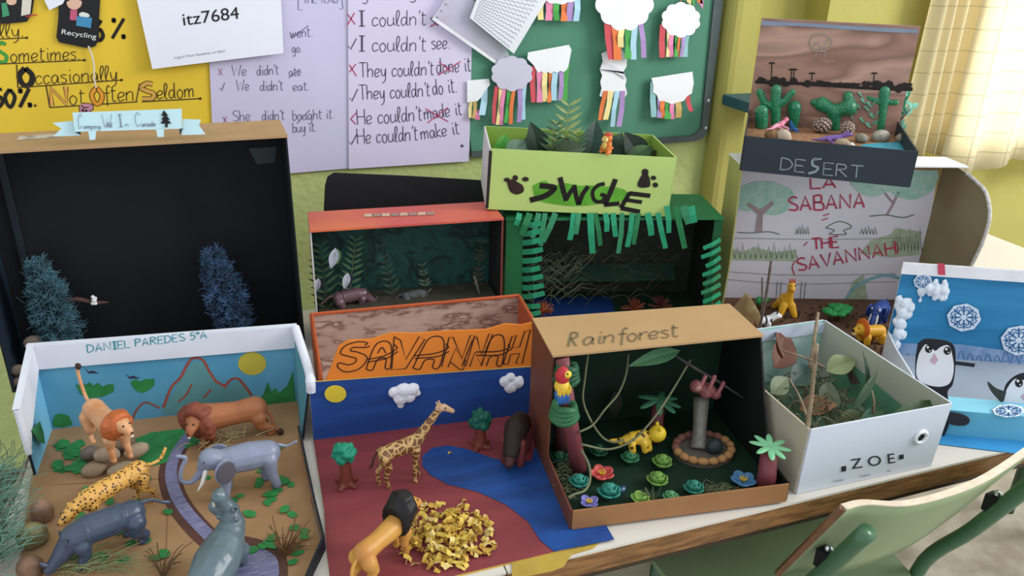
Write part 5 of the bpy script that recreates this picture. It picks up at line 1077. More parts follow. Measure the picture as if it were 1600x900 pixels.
panel(bF, 'back_ledge', [fF(.03, D-.005, .075), fF(W-.04, D-.005, .075), fF(W-.04, D-.03, .045), fF(.03, D-.03, .045)], mat('#1A4034', .6, .2), gdk, (0, 0, -1), .003)
panel(bF, 'pond_sheet', [fF(.07, .02, .0045), fF(.24, .02, .0045), fF(.25, D-.03, .0045), fF(.07, D-.03, .0045)], mat('#183A78', .4, .2), gdk, (0, 0, -1), .001, 'blue paper pond')
pF = fF.plane('y', -.004); rnd = random.Random(4)
def fringe(x0, y0, x1, y1, wpx, m, lift=.004):
    q = M(); a = pF.hit(x0, y0); b = pF.hit(x1, y1, lift*2); mid = lerp(a, b, .5)+pF.n*lift+V((rnd.uniform(-.002, .002), 0, 0)); k = .0011*wpx; d = (b-a).normalized(); s = d.cross(pF.n).normalized()*k/2
    q.add([a-s, a+s, mid-s, mid+s, b-s*.9, b+s*.9], [(0, 1, 3, 2), (2, 3, 5, 4)]); return q.build('fringe', m, bF, solid=.0004)
for x0, x1, y1, wd in ((828, 815, 368, 12), (842, 832, 372, 10), (852, 845, 384, 9), (868, 848, 378, 11), (897, 890, 375, 11), (905, 900, 366, 9), (922, 926, 396, 12), (930, 938, 384, 9), (958, 962, 370, 10), (972, 966, 396, 9), (988, 980, 386, 10), (998, 990, 382, 9), (1012, 1018, 368, 12), (1028, 1040, 388, 10), (1042, 1045, 364, 10), (1056, 1070, 388, 11), (1068, 1076, 350, 13), (1080, 1085, 348, 13), (812, 806, 352, 10), (946, 948, 362, 10)):
    fringe(x0, 333 if x0 < 1040 else 322, x1, y1, wd, rnd.choice((frg, gpap, teal2, frg)))
for k in range(11):     # side fringes
    y = 352+k*14; fringe(816, y, 846+rnd.uniform(-4, 6), y-4+rnd.uniform(-3, 6), 11, teal2)
for k in range(9):
    y = 380+k*14; fringe(1126, y-6, 1098+rnd.uniform(-3, 5), y+8, 9, rnd.choice((teal2, teal2, frg)))
vp = M()
for x in range(6):
    a = fF(W+.002, .02+.02*x, .03+.03*x); vp.prism([a, a+V((.018, .0, .012)), a+V((.022, .004, .026)), a+V((.0, .004, .02))], fF.y*.001)
vp.build('paper_leaf_trim', gdk, bF)
gF = 'dried twigs inside the green papered box'
strands('dried_twigs', 'pale dried twigs tangled at the left inside the green papered box', 'twig', lambda rnd, i: (lambda b, a: [b, b+V((math.cos(a)*.03, 0, .02)), b+V((math.cos(a)*.055, 0, rnd.uniform(0, .05)))])(fF(rnd.uniform(.06, .16), rnd.uniform(.06, .13), rnd.uniform(.005, .10)), rnd.uniform(-.8, 3.6)), 90, mat('#6F7458', .8, .3, 50), 6, .0007)
strands('dried_twigs', 'dim brown twigs on the right inside the green papered box', 'twig', lambda rnd, i: (lambda b, a: [b, b+V((math.cos(a)*.03, 0, .015)), b+V((math.cos(a)*.06, 0, rnd.uniform(-.02, .03)))])(fF(rnd.uniform(.2, .36), rnd.uniform(.06, .13), rnd.uniform(.02, .13)), rnd.uniform(-.8, 3.6)), 50, mat('#3E3A2C', .8, .3, 50), 7, .0008)
def fiber_ball(label, c, r, m, seed, n=60):
    strands('fibre_tuft', label, 'fibre', lambda rnd, i: (lambda a, b: [V(c), V(c)+V((math.cos(a)*math.cos(b), math.sin(a)*math.cos(b), abs(math.sin(b))))*r*.6, V(c)+V((math.cos(a)*math.cos(b), math.sin(a)*math.cos(b), abs(math.sin(b))*.9))*r*rnd.uniform(.7, 1)])(rnd.random()*6.28, rnd.uniform(-.3, 1.5)), n, m, seed, .0008, 3)
fiber_ball('orange fibre tuft at the left inside the green papered box', fF(.085, .045, .008), .028, mat('#B8612C', .7), 3)
fiber_ball('rust red fibre tuft at the right inside the green papered box', fF(.285, .05, .008), .030, mat('#8E4228', .7), 4)
fiber_ball('dark red fibre tuft on the far right inside the green papered box', fF(.345, .06, .008), .030, mat('#6A3328', .7), 5)

# ---- lime JUNGLE box on top --------------------------------------------
fG = Fr((.476, 1.425, .2535), -.261, -.046); W, D, H = .362, .19, .121
limec = mat('#B4CF70', .5, .06, 8); limei = mat('#8DB045', .55, .08, 8); whitec = mat('#D0CBD4', .5, .05, 8)
bG = thing('diorama_box', 'open lime green box painted JUNGLE, on top of the green papered box', 'diorama', fG(W/2, D/2), 0, 'animal dioramas')
panel(bG, 'front_panel', [fG(0, 0), fG(W, 0), fG(W, 0, H), fG(0, 0, H)], limei, limec, -fG.y)
panel(bG, 'back_panel', [fG(0, D), fG(W, D), fG(W, D, H), fG(0, D, H)], limei, limec, fG.y)
panel(bG, 'side_panel', [fG(0, 0), fG(0, D), fG(0, D, H), fG(0, 0, H)], limei, whitec, -fG.x)
panel(bG, 'side_panel', [fG(W, 0), fG(W, D), fG(W, D, H), fG(W, 0, H)], limei, limec, fG.x)
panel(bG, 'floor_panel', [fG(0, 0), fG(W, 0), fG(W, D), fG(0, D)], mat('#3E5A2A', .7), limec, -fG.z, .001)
M().prism([fG(-.003, -.0025, .002), fG(.002, -.0035, .002), fG(.0025, -.0035, H-.004), fG(-.003, -.0025, H-.004)], -fG.x*.0008).build('dark_edge', mat('#2A2420', .6), bG)
pG = fG.plane('y', -.0032); q = M()
for c in ([(832, 290), (852, 282), (862, 292), (880, 286), (905, 290), (930, 290), (975, 296), (976, 312), (940, 318), (900, 322), (860, 318), (838, 312), (834, 302)],): patch(q, pG, c, .0003, smooth=True)
q.build('green_paint', mat('#5FB02C', .4, .3, 40), bG, label='bright green paint smear')
q = M(); dk = []
def bw(pts, lw=9, sm=True): stroke(q, pG, pts, lw, .0009, 0, sm)
bw([(843, 290), (862, 292), (866, 295), (852, 306), (828, 313)]); bw([(875, 277), (880, 298), (885, 314)], 8, False); bw([(884, 313), (890, 302), (899, 290)], 7, False); bw([(897, 289), (900, 306), (904, 320)], 7, False); bw([(904, 320), (910, 304), (919, 291)], 7, False)
bw([(945, 287), (934, 290), (926, 300), (929, 313), (940, 315), (945, 306), (938, 304)], 6); bw([(962, 280), (954, 300), (945, 320)], 8, False); bw([(944, 320), (968, 318)], 7, False); bw([(984, 301), (977, 313), (970, 325)], 7, False); bw([(983, 302), (1016, 306)], 7, False); bw([(977, 312), (1003, 316)], 6, False); bw([(970, 325), (1000, 331)], 7, False)
q.build('lettering', mat('#1C1614', .5, .2), bG, label='black brush lettering')
q = M(); patch(q, pG, [(792, 284), (800, 280), (808, 284), (817, 290), (818, 299), (808, 304), (798, 300), (794, 292)], .0006, smooth=True)
for c in ((792, 281, 5, 3.5), (805, 278, 4.5, 4.5), (821, 280, 5.5, 3.8)): patch(q, pG, blob_px(*c, 10), .0006)
q.build('paw_print', mat('#38221A', .6, .3, 60), bG, label='brown painted paw print')
q = M(); patch(q, pG, [(1004, 272), (1012, 272), (1016, 284), (1014, 292), (1000, 293), (996, 288), (1000, 278)], .0006, smooth=True)
for c in ((1008, 269, 5.5, 5.5), (1021, 278, 4.5, 3.5), (1024, 289, 4.5, 4)): patch(q, pG, blob_px(*c, 10), .0006)
q.build('paw_print', mat('#2A1C1A', .6, .3, 60), bG, label='dark painted paw print')
def GP(px, py, v=.1): return fG.plane('y', v).hit(px, py)
sprig('fern', 'tall light green fern frond standing in the lime jungle box', fG(.155, .10, .01), GP(889, 165), 32, .046, .010, ferny, mat('#8F9A50', .6), 5, 'fern', 'ferns in the lime jungle box', .1, thin=.0018)
sprig('fern', 'shorter dark fern frond beside the tall one in the lime jungle box', fG(.13, .08, .01), GP(868, 196, .08), 26, .036, .009, fern, stm, 6, 'fern', 'ferns in the lime jungle box', .2, thin=.0016)
sprig('fern', 'drooping fern frond right of the tall one in the lime jungle box', fG(.17, .09, .02), GP(904, 208, .09), 24, .036, .009, fern, stm, 7, 'fern', 'ferns in the lime jungle box', .25, thin=.0016)
gl_ = 'broad leaves in the lime jungle box'
for i, (px, py, v, dx, dz, L, wd, m, lab) in enumerate(((842, 232, .12, -.1, .5, .07, .05, dkleaf, 'dark green leaf at the left of the ferns in the lime box'), (792, 236, .10, .5, .35, .06, .05, mat('#7A9A84', .6, .2, 60), 'greyish green leaf in the left corner of the lime box'), (918, 240, .13, .25, 1, .085, .062, mat('#1A3A30', .5, .2, 40), 'tall dark leaf behind the orange toy in the lime box'), (978, 244, .10, .9, .45, .075, .045, mat('#3E5E36', .6, .2, 60), 'green leaf right of the orange toy in the lime box'), (1005, 244, .12, .9, .3, .06, .04, mat('#4A4A34', .6, .3, 60), 'brownish dried leaf at the right end of the lime box'), (784, 236, .13, .1, .6, .05, .045, mat('#4FA83A', .45, .2, 60), 'bright green leaf at the left back corner of the lime box'), (820, 236, .15, .5, .5, .075, .06, mat('#22382A', .6, .3, 60), 'dark leaf behind the greyish green leaf, back left of the lime box'), (945, 244, .15, .4, .6, .075, .06, mat('#25402E', .6, .3, 60), 'dark green leaf at the back, right behind the orange toy'), (1000, 240, .15, -.3, .6, .07, .06, mat('#1E3226', .6, .3, 60), 'very dark leaf in the right back corner of the lime box'), (890, 244, .14, -.3, .6, .07, .06, mat('#1C3424', .6, .3, 60), 'dark leaf right behind the tall fern in the lime box'), (865, 232, .06, .8, .2, .07, .05, mat('#2E4226', .6, .3, 60), 'dark leaf lying at the front of the ferns in the lime box'))):
    q = M(); leaf_mesh(q, GP(px, py+12, v), (dx, .0, dz), L, wd, (0, -1, .4), .25, n=8); mark(q.build('leaf', m, solid=.0005), lab, 'leaf', gl_)
o = thing('toy_figure', 'small orange and yellow plastic creature on the front rim of the lime box', 'toy', fG(.226, .002, H), R(200)); k = M(); k.chain([(0, 0, .010, .009), (0, 0, .020, .0085)], 10); k.ell((0.001, 0, .031), (.0095, .0095, .009)); k.chain([(.006, 0, .030, .006), (.011, 0, .028, .004)], 8)
for s in (-1, 1): k.chain([(.003, s*.009, .016, .0035), (.009, s*.008, .011, .003)], 8); k.chain([(.002, s*.008, .006, .0045), (.009, s*.009, .0035, .0035)], 8)
k.chain([(-.008, 0, .008, .004), (-.015, 0, .010, .002)], 8); k.fuse('body', mat('#D8762E', .4, .15, 40), o, .0011, 3)
M().ell((.0095, 0, .018), (.003, .006, .008)).build('belly', mat('#E2C25A', .4), o, world=False, smooth=True); M().ell((.0085, 0, .029), (.006, .0075, .006)).build('face', mat('#E4CE74', .4), o, world=False, smooth=True); M().ell((0, 0, .037), (.008, .008, .005)).build('crest', mat('#C23E2A', .4), o, world=False, smooth=True)
for s in (-1, 1): M().ell((.0135, s*.004, .033), .0012, nu=8, nv=6).build('eye', blackm, o, world=False, smooth=True)

# ---- cardboard savanna box with drawn backdrop -------------------------
fH = Fr((1.012, 1.405, 0), -.314); W, H = .462, .333
cardg = mat('#8F8462', .75, .15, 10, h2='#857050'); cardy = mat('#B3AE66', .75, .12, 10)
bH = thing('diorama_box', 'large cardboard box with a drawn savanna backdrop in red lettering, right rear', 'diorama', fH(W/2, -.1), 0, 'animal dioramas')
pap = mat('#D6D3DE', .75, .05, 8)
panel(bH, 'back_panel', [fH(0, 0), fH(W, 0), fH(W, 0, H), fH(0, 0, H)], mat('#A88A50', .75, .12), cardg, fH.y)
panel(bH, 'side_panel', [fH(0, 0), fH(0, -.088), fH(0, -.10, .12), fH(0, -.088, H), fH(0, 0, H)], cardg, cardy, -fH.x)
pr_ = Plane(fH(W, 0), V((.98, -.15, 0)))
flap = [fH(W, -.001), fH(W, -.001, H)]+[pr_.hit(*p) for p in ((1511, 271), (1526, 284), (1540, 300), (1546, 325), (1545, 348), (1534, 382), (1518, 415))]
zb = V((0, 0, 0)); lastp = flap[-1]; flap.append(V((lastp.x-.01, lastp.y-.03, 0)) if False else V((lastp.x, lastp.y, 0)))
panel(bH, 'side_panel', flap, cardg, mat('#A8A4A0', .8, .1), (.98, -.15, 0), .004)
eg = M(); eg.tube(catmull(flap[2:-1], 3), .0038, 6); eg.build('torn_edge', mat('#D8D4D0', .8, .3, 120, .8, 300), bH, label='frayed white cardboard edge')
tp_ = [fH(-.004, .003, H), fH(W+.004, .003, H), flap[2]+V((0, 0, H-flap[2].z)), fH(-.004, -.09, H)]
panel(bH, 'top_panel', tp_, cardg, mat('#E6E6E8', .6, .05, 6), (0, 0, 1), .003)
panel(bH, 'floor_panel', [V((1.015, 1.40, .002)), V((1.44, 1.26, .002)), V((1.38, 1.01, .002)), V((1.012, 1.06, .002)), V((.90, 1.12, .002))], mat('#6A4A34', .8, .3, 40), cardg, (0, 0, -1), .002)
pH = fH.plane('y', -.002); q = M(); q.prism([pH.hit(*p) for p in ((1146, 262), (1466, 266), (1430, 479), (1121, 474))], fH.y*-.0005 if fH.y.y > 0 else fH.y*.0005); q.build('drawing_sheet', pap, bH, label='white drawn paper backdrop')
pH = fH.plane('y', -.003)
tg = mat('#8FBFAE', .8, .2, 60, h2='#A9C9BE'); tb = mat('#A48E92', .8, .2); gg = mat('#A9BC9E', .8, .2, 60); pen = mat('#5A6A5C', .8); rd = mat('#C4405C', .7, .15)
q = M(); patch(q, pH, [(1150, 310), (1154, 296), (1166, 288), (1180, 284), (1196, 283), (1212, 285), (1224, 290), (1236, 296), (1242, 308), (1236, 320), (1228, 330), (1212, 336), (1196, 334), (1180, 328), (1166, 330), (1152, 324)], .0003, smooth=True); q.build('drawn_crown', tg, bH); q = M(); patch(q, pH, [(1328, 286), (1345, 276), (1380, 270), (1420, 268), (1464, 268), (1460, 292), (1446, 306), (1424, 312), (1404, 308), (1388, 300), (1366, 308), (1344, 302)], .0003, smooth=True)
q.build('drawn_crown', tg, bH)
q = M(); patch(q, pH, [(1180, 362), (1184, 335), (1166, 320), (1170, 316), (1186, 326), (1190, 326), (1206, 314), (1210, 318), (1192, 336), (1191, 362)], .0006); q.build('drawn_trunk', tb, bH); q = M(); stroke(q, pH, [(1386, 336), (1396, 318), (1404, 300)], 4, .0006); stroke(q, pH, [(1396, 318), (1378, 296)], 3, .0006); q.build('drawn_trunk', tb, bH)
q = M(); stroke(q, pH, [(1152, 363), (1175, 364), (1200, 362), (1218, 366)], 1.4); stroke(q, pH, [(1358, 338), (1385, 336), (1410, 340), (1428, 336)], 1.6)
for (x0, x1, yb, h, n) in ((1140, 1246, 404, 24, 13), (1243, 1264, 366, 16, 5), (1344, 1370, 366, 14, 5), (1392, 1440, 392, 36, 9)):
    for i in range(n): x = x0+(x1-x0)*i/n; stroke(q, pH, [(x, yb), (x+(x1-x0)/n*.5, yb-h*(.6+.4*((i*7) % 3)/2)), (x+(x1-x0)/n, yb)], 1.2, smooth=False)
stroke(q, pH, [(1290, 356), (1300, 350), (1312, 346), (1326, 350), (1330, 356), (1318, 360), (1322, 366), (1296, 366), (1304, 360), (1290, 356)], 1.4); stroke(q, pH, [(1136, 372), (1280, 374), (1420, 372)], .7); stroke(q, pH, [(1128, 424), (1240, 430), (1400, 428)], .7); stroke(q, pH, [(1128, 436), (1240, 444), (1400, 440)], .7)
for x in (1212, 1218, 1250, 1256): stroke(q, pH, [(x, 470), (x+3, 440)], 1)
q.build('pencil_lines', pen, bH)
q = M()
for c in ([(1140, 406), (1146, 388), (1160, 394), (1180, 386), (1210, 394), (1244, 390), (1244, 408)], [(1344, 396), (1360, 376), (1392, 366), (1400, 356), (1424, 360), (1440, 362), (1436, 398), (1390, 402)], [(1322, 470), (1332, 440), (1350, 428), (1356, 470)]): q = M(); patch(q, pH, c, .0003); q.build('drawn_grass', gg, bH)
q = M(); stroke(q, pH, [(1318, 474), (1336, 448), (1360, 436), (1385, 430), (1410, 436)], 5, .0008); q.build('drawn_rainbow', mat('#7FB4C0', .8, .2), bH)
q = M()
for t, a, b, h in (('LA', (1267, 295), (1312, 293), 16), ('SABANA', (1233, 330), (1356, 324), 22), ('THE', (1270, 390), (1314, 386), 17), ('SAVANNAH', (1248, 424), (1404, 396), 20)): write(q, t, pH, a, b, h, 3, .0008)
for p in ([(1286, 337), (1296, 334)], [(1284, 344), (1294, 341)], [(1256, 384), (1262, 378)], [(1242, 430), (1238, 418), (1242, 408)], [(1400, 380), (1404, 388), (1402, 396)]): stroke(q, pH, p, 1.8)
q.build('lettering', rd, bH, label='red hand lettering')
rnd = random.Random(3); strands('soil_crumbs', 'loose brown bark crumbs on the floor of the cardboard savanna box', 'soil', lambda rnd, i: (lambda p: [p, p+V((rnd.uniform(-.006, .006), rnd.uniform(-.006, .006), rnd.uniform(0, .003)))])(P(rnd.uniform(1150, 1395), rnd.uniform(476, 560), .004)), 260, mat('#3E2A1E', .9, .4, 60), 3, .0018, 2)
def PH(px, py, h=.002): return P(px, py, h)
gH = 'clay animals in the cardboard savanna box'
yg = mat('#DDA21E', .45, .12, 30)
o = thing('giraffe_figure', 'yellow clay giraffe with red horns before the drawn backdrop', 'clay animal', PH(1226, 492), R(250), gH); k = M(); s_ = .072
k.chain([(-.22, 0, .42, .20), (.0, 0, .48, .19), (.10, 0, .72, .11), (.14, 0, .95, .10)]); k.chain([(.14, 0, 1.02, .125), (.26, 0, .95, .075)])
for x, y in ((.14, .17), (.14, -.17), (-.28, .17), (-.28, -.17)): k.chain([(x*.7, y*.7, .36, .13), (x*1.5, y*1.3, .08, .085)])
fused(k, 'body', yg, o, s_, .0014, 3)
for y in (-.06, 0, .06): M().tube([(.12*s_, y*s_, 1.11*s_), (.12*s_, y*1.3*s_, 1.24*s_)], .0018, 6).build('horn', mat('#C44A2A', .5), o, world=False, smooth=True)
M().ell((.32*s_, 0, .93*s_), (.035*s_, .05*s_, .05*s_)).build('nose', mat('#D87A2E', .5), o, world=False, smooth=True); eyes(o, [(.235, .075, 1.07), (.235, -.075, 1.07)], .022, s_)
blu = mat('#2E4A96', .45, .15, 30)
o = elephant('blue clay elephant with white tusks and eyes, behind the polar box', PH(1368, 510), R(212), .072, blu, None, mat('#E6E6EA', .5), [(.48, 0, .62), (.62, 0, .42), (.72, 0, .22), (.76, 0, .10)], group=gH)
for s in (-1, 1): M().ell((.50*.072, s*.10*.072, .74*.072), .0026, nu=8, nv=6).build('eye_white', mat('#E8E8EC', .5), o, world=False, smooth=True)
lo_ = lion; o = thing('lion_figure', 'yellow clay lion with an orange disc mane, right of the white shoe box', 'clay animal', PH(1352, 536), R(176), gH); k = M(); s_ = .078
k.chain([(-.36, 0, .32, .17), (-.1, 0, .34, .16), (.14, 0, .36, .15)]); k.chain([(.26, 0, .44, .15), (.38, 0, .40, .10)])
for x in (.08, -.38):
    for y in (.13, -.13): k.chain([(x, y, .22, .10), (x, y, .07, .085)])
fused(k, 'body', yg, o, s_, .0014, 3); k = M(); k.ell((.18, 0, .46), (.055, .27, .27)); fused(k, 'mane', mat('#D8661E', .45, .12, 30), o, s_, .0013, 2)
M().ell((.47*s_, 0, .42*s_), (.03*s_, .05*s_, .04*s_)).build('nose', blackm, o, world=False, smooth=True); M().ell((.42*s_, 0, .34*s_), (.06*s_, .08*s_, .05*s_)).build('muzzle', mat('#E2C890', .5), o, world=False, smooth=True); eyes(o, [(.36, .07, .51), (.36, -.07, .51)], .02, s_)
o = thing('zebra_figure', 'white clay zebra with black bands lying behind the sticks', 'clay animal', PH(1192, 512), R(350), gH); k = M(); s_ = .06
k.chain([(-.35, 0, .28, .16), (0, 0, .30, .15), (.22, 0, .34, .13), (.42, 0, .46, .13), (.56, 0, .42, .09)])
for x in (.14, -.34):
    for y in (.12, -.12): k.chain([(x, y, .2, .085), (x, y*1.1, .06, .07)])
fused(k, 'body', mat('#E2E2E4', .5, .06), o, s_, .0014, 3)
for x, rr in ((-.2, .165), (.02, .160), (.2, .148)): M().tube([(x*s_-.0016, 0, .305*s_), (x*s_+.0016, 0, .305*s_)], rr*s_, 14).build('stripe', blackm, o, world=False, smooth=True)
for s in (-1, 1): M().ell((.40*s_, s*.09*s_, .60*s_), (.0015, .002, .004)).build('ear', blackm, o, world=False, smooth=True)
grc = mat('#1F8A40', .5, .15, 40)
def clay_bush(label, c, sz, h, seed):
    o = thing('clay_bush', label, 'clay plant', c, 0, 'green clay trees in the cardboard savanna box'); M().tube([V(c), V(c)+V((0, 0, h))], .006, 10).build('trunk', mat('#5E3A26', .6), o, smooth=True); k = M(); rnd = random.Random(seed)
    for i in range(14): a = rnd.random()*6.28; r = rnd.random()**.5; k.ell((math.cos(a)*r*sz*.8, math.sin(a)*r*sz*.5, h+.004*rnd.random()), (sz*.3, sz*.26, .006), nu=10, nv=6)
    k.fuse('crown', grc, o, .0014, 2); return o
clay_bush('flat green clay tree in front of the drawn rainbow', PH(1306, 500), .040, .022, 3)
clay_bush('small green clay tree behind the sticks and curled leaf', PH(1186, 482), .022, .018, 4)
q = M(); b = PH(1158, 540); leaf_mesh(q, b, (-.02, .1, 1), .118, .070, (-.5, -1, .1), -.12, n=10, fold=.35); mark(q.build('dry_leaf', mat('#8A6340', .6, .3, 30, h2='#9A8C5C'), solid=.0007, smooth=True), 'large curled brown dry leaf standing at the left of the cardboard savanna box', 'leaf')
q = M(); b = PH(1166, 562); leaf_mesh(q, b, (.05, -.05, 1), .085, .034, (-.3, -1, 0), .05, n=8, fold=.4); mark(q.build('dry_leaf', mat('#7E5236', .6, .3, 30), solid=.0007), 'narrow pointed brown leaf rising behind the lettered brown box', 'leaf')
stk = mat('#6A5A50', .7, .35, 60)
for x0, y0, x1, y1, r, lab in ((1176, 556, 1205, 408, .0026, 'tallest grey stick leaning up before the drawn backdrop'), (1183, 540, 1191, 434, .0018, 'thin grey twig beside the tallest stick, left of it')):
    a = PH(x0, y0); n_p = Plane(a, V((a.x, a.y, 0))); mark(M().tube(catmull([a, n_p.hit((x0+x1)/2+3, (y0+y1)/2), n_p.hit(x1, y1)]), r, 7).build('stick', stk, smooth=True), lab, 'stick', 'sticks by the cardboard savanna box')

# ---- desert box ---------------------------------------------------------
fI = Fr((.95, 1.28, H+.0045), -.644); W, D, LH, BH = .303, .272, .068, .262
slate = mat('#2E3640', .6, .12, 12); dune = ramp_mat([(.30, '#6E5048'), (.42, '#A67A68'), (.50, '#8A6254'), (.58, '#BE9480'), (.70, '#7A584C')], 5, (.8, .8, 3.2), .5, .5, detail=1.5); sand = mat('#A87A54', .9, .25, 90, .6, 400, h2='#8C6244')
bI = thing('diorama_box', 'black box lettered DESERT with a dune picture backdrop, on the cardboard box', 'diorama', fI(W/2, D/2), 0, 'animal dioramas')
panel(bI, 'back_panel', [fI(-.004, D), fI(W+.004, D), fI(W+.004, D, BH), fI(-.004, D, BH)], dune, mat('#B9B4B8', .6), fI.y)
panel(bI, 'front_panel', [fI(0, 0), fI(W, 0), fI(W, 0, LH), fI(0, 0, LH)], slate, slate, -fI.y)
panel(bI, 'side_panel', [fI(0, 0), fI(0, D), fI(0, D, LH), fI(0, 0, LH)], slate, slate, -fI.x)
panel(bI, 'side_panel', [fI(W, 0), fI(W, D), fI(W, D, LH), fI(W, 0, LH)], slate, slate, fI.x)
FLZ = .040
panel(bI, 'floor_panel', [fI(0, 0, FLZ), fI(W, 0, FLZ), fI(W, D, FLZ), fI(0, D, FLZ)], sand, slate, -fI.z, FLZ-.001)
pI = fI.plane('y', D-.001); q = M(); patch(q, pI, [(1190, 32), (1434, 46), (1434, 52), (1380, 50), (1320, 46), (1250, 41), (1190, 40)], .0004); q.build('sky_band', mat('#8A96AC', .6, .1), bI, label='grey blue sky band of the picture')
q = M(); rnd = random.Random(8); base = []
for i in range(40): base.append((1180+250*i/39, 122+6*math.sin(i*.9)+rnd.uniform(-4, 4)+8*(i/39)))
for i in range(90):
    x = rnd.uniform(1184, 1428); t = (x-1180)/250; dens = .5+.5*math.sin(t*9)
    patch(q, pI, blob_px(x, 126+10*t+rnd.uniform(-5, 5)*dens, rnd.uniform(3, 8), rnd.uniform(2.5, 6)*(.5+.5*dens), 9, .5, 0, i), .0004+.000005*i, t=.0002)
stroke(q, pI, [(1180, 128), (1240, 130), (1300, 134), (1360, 138), (1426, 140)], 5, .0003)
for x, y, h in ((1205, 122, 24), (1236, 118, 10), (1240, 116, 8), (1268, 122, 8), (1365, 126, 12)):
    stroke(q, pI, [(x, y+4), (x+1, y-h)], 1.6, .0006)
    for a in range(7): an = math.pi*(a/6); stroke(q, pI, [(x+1, y-h), (x+1+5*math.cos(an), y-h-2*math.sin(an)+1.5)], 1.5, .0006)
q.build('palm_silhouettes', mat('#2A2420', .7, .3, 60), bI, label='dark oasis palms of the picture')
q = M(); stroke(q, pI, [(1264, 66), (1270, 56), (1286, 54), (1298, 62), (1296, 74), (1284, 80), (1268, 76), (1264, 66)], 2.4, .0006); stroke(q, pI, [(1268, 80), (1276, 66), (1284, 76), (1294, 62)], 2.2, .0006); stroke(q, pI, [(1276, 78), (1274, 90)], 1.6, .0006); stroke(q, pI, [(1290, 80), (1290, 90)], 1.6, .0006); q.build('pale_mark', mat('#A39284', .7, .2), bI)
pDf = fI.plane('y', -.0032); q = M(); write(q, 'DE', pDf, (1219, 265), (1261, 270), 19, 2, .0008); write(q, 'ERT', pDf, (1286, 273), (1350, 279), 19, 2, .0008); stroke(q, pDf, [(1276, 248), (1270, 250), (1270, 258), (1278, 262), (1274, 268), (1263, 271)], 4, .0008); stroke(q, pDf, [(1284, 248), (1270, 250)], 3, .0008)
q.build('lettering', mat('#8E9AA4', .7, .2), bI, label='grey chalky lettering')
def PI(px, py, h=0): return fI.plane('z', FLZ+.0005+h).hit(px, py)
q = M(); q.prism([PI(*p) for p in ((1336, 232), (1350, 226), (1372, 224), (1412, 222), (1422, 234), (1420, 240), (1336, 236))], fI.z*.001); q.build('painted_pond', mat('#3EB0CC', .25, .15, 30), bI, label='turquoise painted pond')
cac_glint = spots('#12794E', '#CFE4D6', 330, th=.16, edge=.05, rough=.35)  # small white dots are glints of light painted into the green
cbk = {}
def IV(base, px, py):   # point above a base, on the upright plane through it facing the camera
    return Plane(base, V((base.x, base.y, 0))).hit(px, py)
def cactus(label, bpx, chains):
    b = PI(*bpx); o = thing('cactus_figure', label, 'cactus', b, 0, 'beaded green cactuses in the desert box'); k = M()
    for ch_ in chains: k.chain([tuple(IV(b, x, y)-b)+(r,) for x, y, r in ch_], 10)
    k.fuse('body', cac_glint, o, .0016, 2); return o
cactus('tall green cactus with raised arms at the left of the desert box', (1212, 199), [[(1212, 197, .010), (1212, 160, .011), (1213, 140, .011)], [(1212, 168, .008), (1226, 158, .008), (1238, 144, .007)], [(1210, 170, .007), (1194, 160, .008), (1187, 144, .008)]])
cactus('short barrel cactus in the left corner of the desert box', (1190, 200), [[(1190, 196, .013), (1190, 174, .014)]])
cactus('round green cactus next to the blue lizard', (1241, 199), [[(1241, 194, .009), (1241, 168, .015)]])
cactus('green prickly pear cactus over the pine cones', (1304, 203), [[(1304, 200, .010), (1304, 174, .017)], [(1304, 174, .012), (1284, 163, .016)], [(1284, 162, .009), (1272, 160, .008)], [(1304, 174, .012), (1326, 168, .018)], [(1326, 164, .010), (1325, 150, .010)]])
cactus('tall thin green cactus at the right of the desert box', (1375, 208), [[(1375, 206, .008), (1379, 180, .008), (1382, 142, .012)], [(1378, 160, .007), (1356, 152, .008), (1349, 140, .007)], [(1380, 160, .006), (1400, 160, .006)]])
cactus('curved green cactus rod at the right edge of the desert box', (1410, 196), [[(1408, 190, .005), (1412, 160, .006), (1418, 145, .007), (1417, 138, .007)]])
for px, py, rr, hx, h2, lab in ((1205, 212, (.015, .012, .012), '#8A6844', None, 'brown stone under the pink lizard, left half'), (1224, 214, (.017, .013, .016), '#C4B4A0', None, 'beige upright stone beside the brown one at the front of the desert box'), (1316, 224, (.016, .011, .010), '#A8947A', None, 'tan pebble at the front by the turquoise pond'), (1330, 228, (.008, .007, .007), '#D8D0C4', None, 'small white pebble at the pond edge'), (1346, 216, (.016, .012, .010), '#8C8878', None, 'grey pebble left of the pale rock at the pond'), (1376, 214, (.022, .014, .015), '#A8A090', '#7E766A', 'pale rough rock behind the turquoise pond'), (1408, 216, (.014, .011, .010), '#9A8C78', None, 'tan stone in the right corner of the desert box')):
    c = PI(px, py, .008); stone('stone', lab, c, rr, (0, 0, px), mat(hx, .7, .2, 60, .3, h2=h2), int(px))
def lizard(label, px, py, rz, m, s_=.05, h=0, name='lizard_figure'):
    o = thing(name, label, 'toy animal', PI(px, py, h), rz, 'toy lizards in the desert box'); k = M(); k.chain([(-.75, .05, .10, .02), (-.5, -.05, .12, .05), (-.25, 0, .16, .10), (.05, 0, .18, .12), (.25, 0, .24, .09), (.42, 0, .34, .10), (.54, 0, .32, .06)], 8)
    for x in (.12, -.22):
        for y in (-1, 1): k.chain([(x, y*.08, .14, .05), (x+.06, y*.24, .10, .04), (x+.12, y*.28, .03, .04)], 8)
    fused(k, 'body', m, o, s_, .0012, 2); eyes(o, [(.46, .08, .40), (.46, -.08, .40)], .025, s_); return o
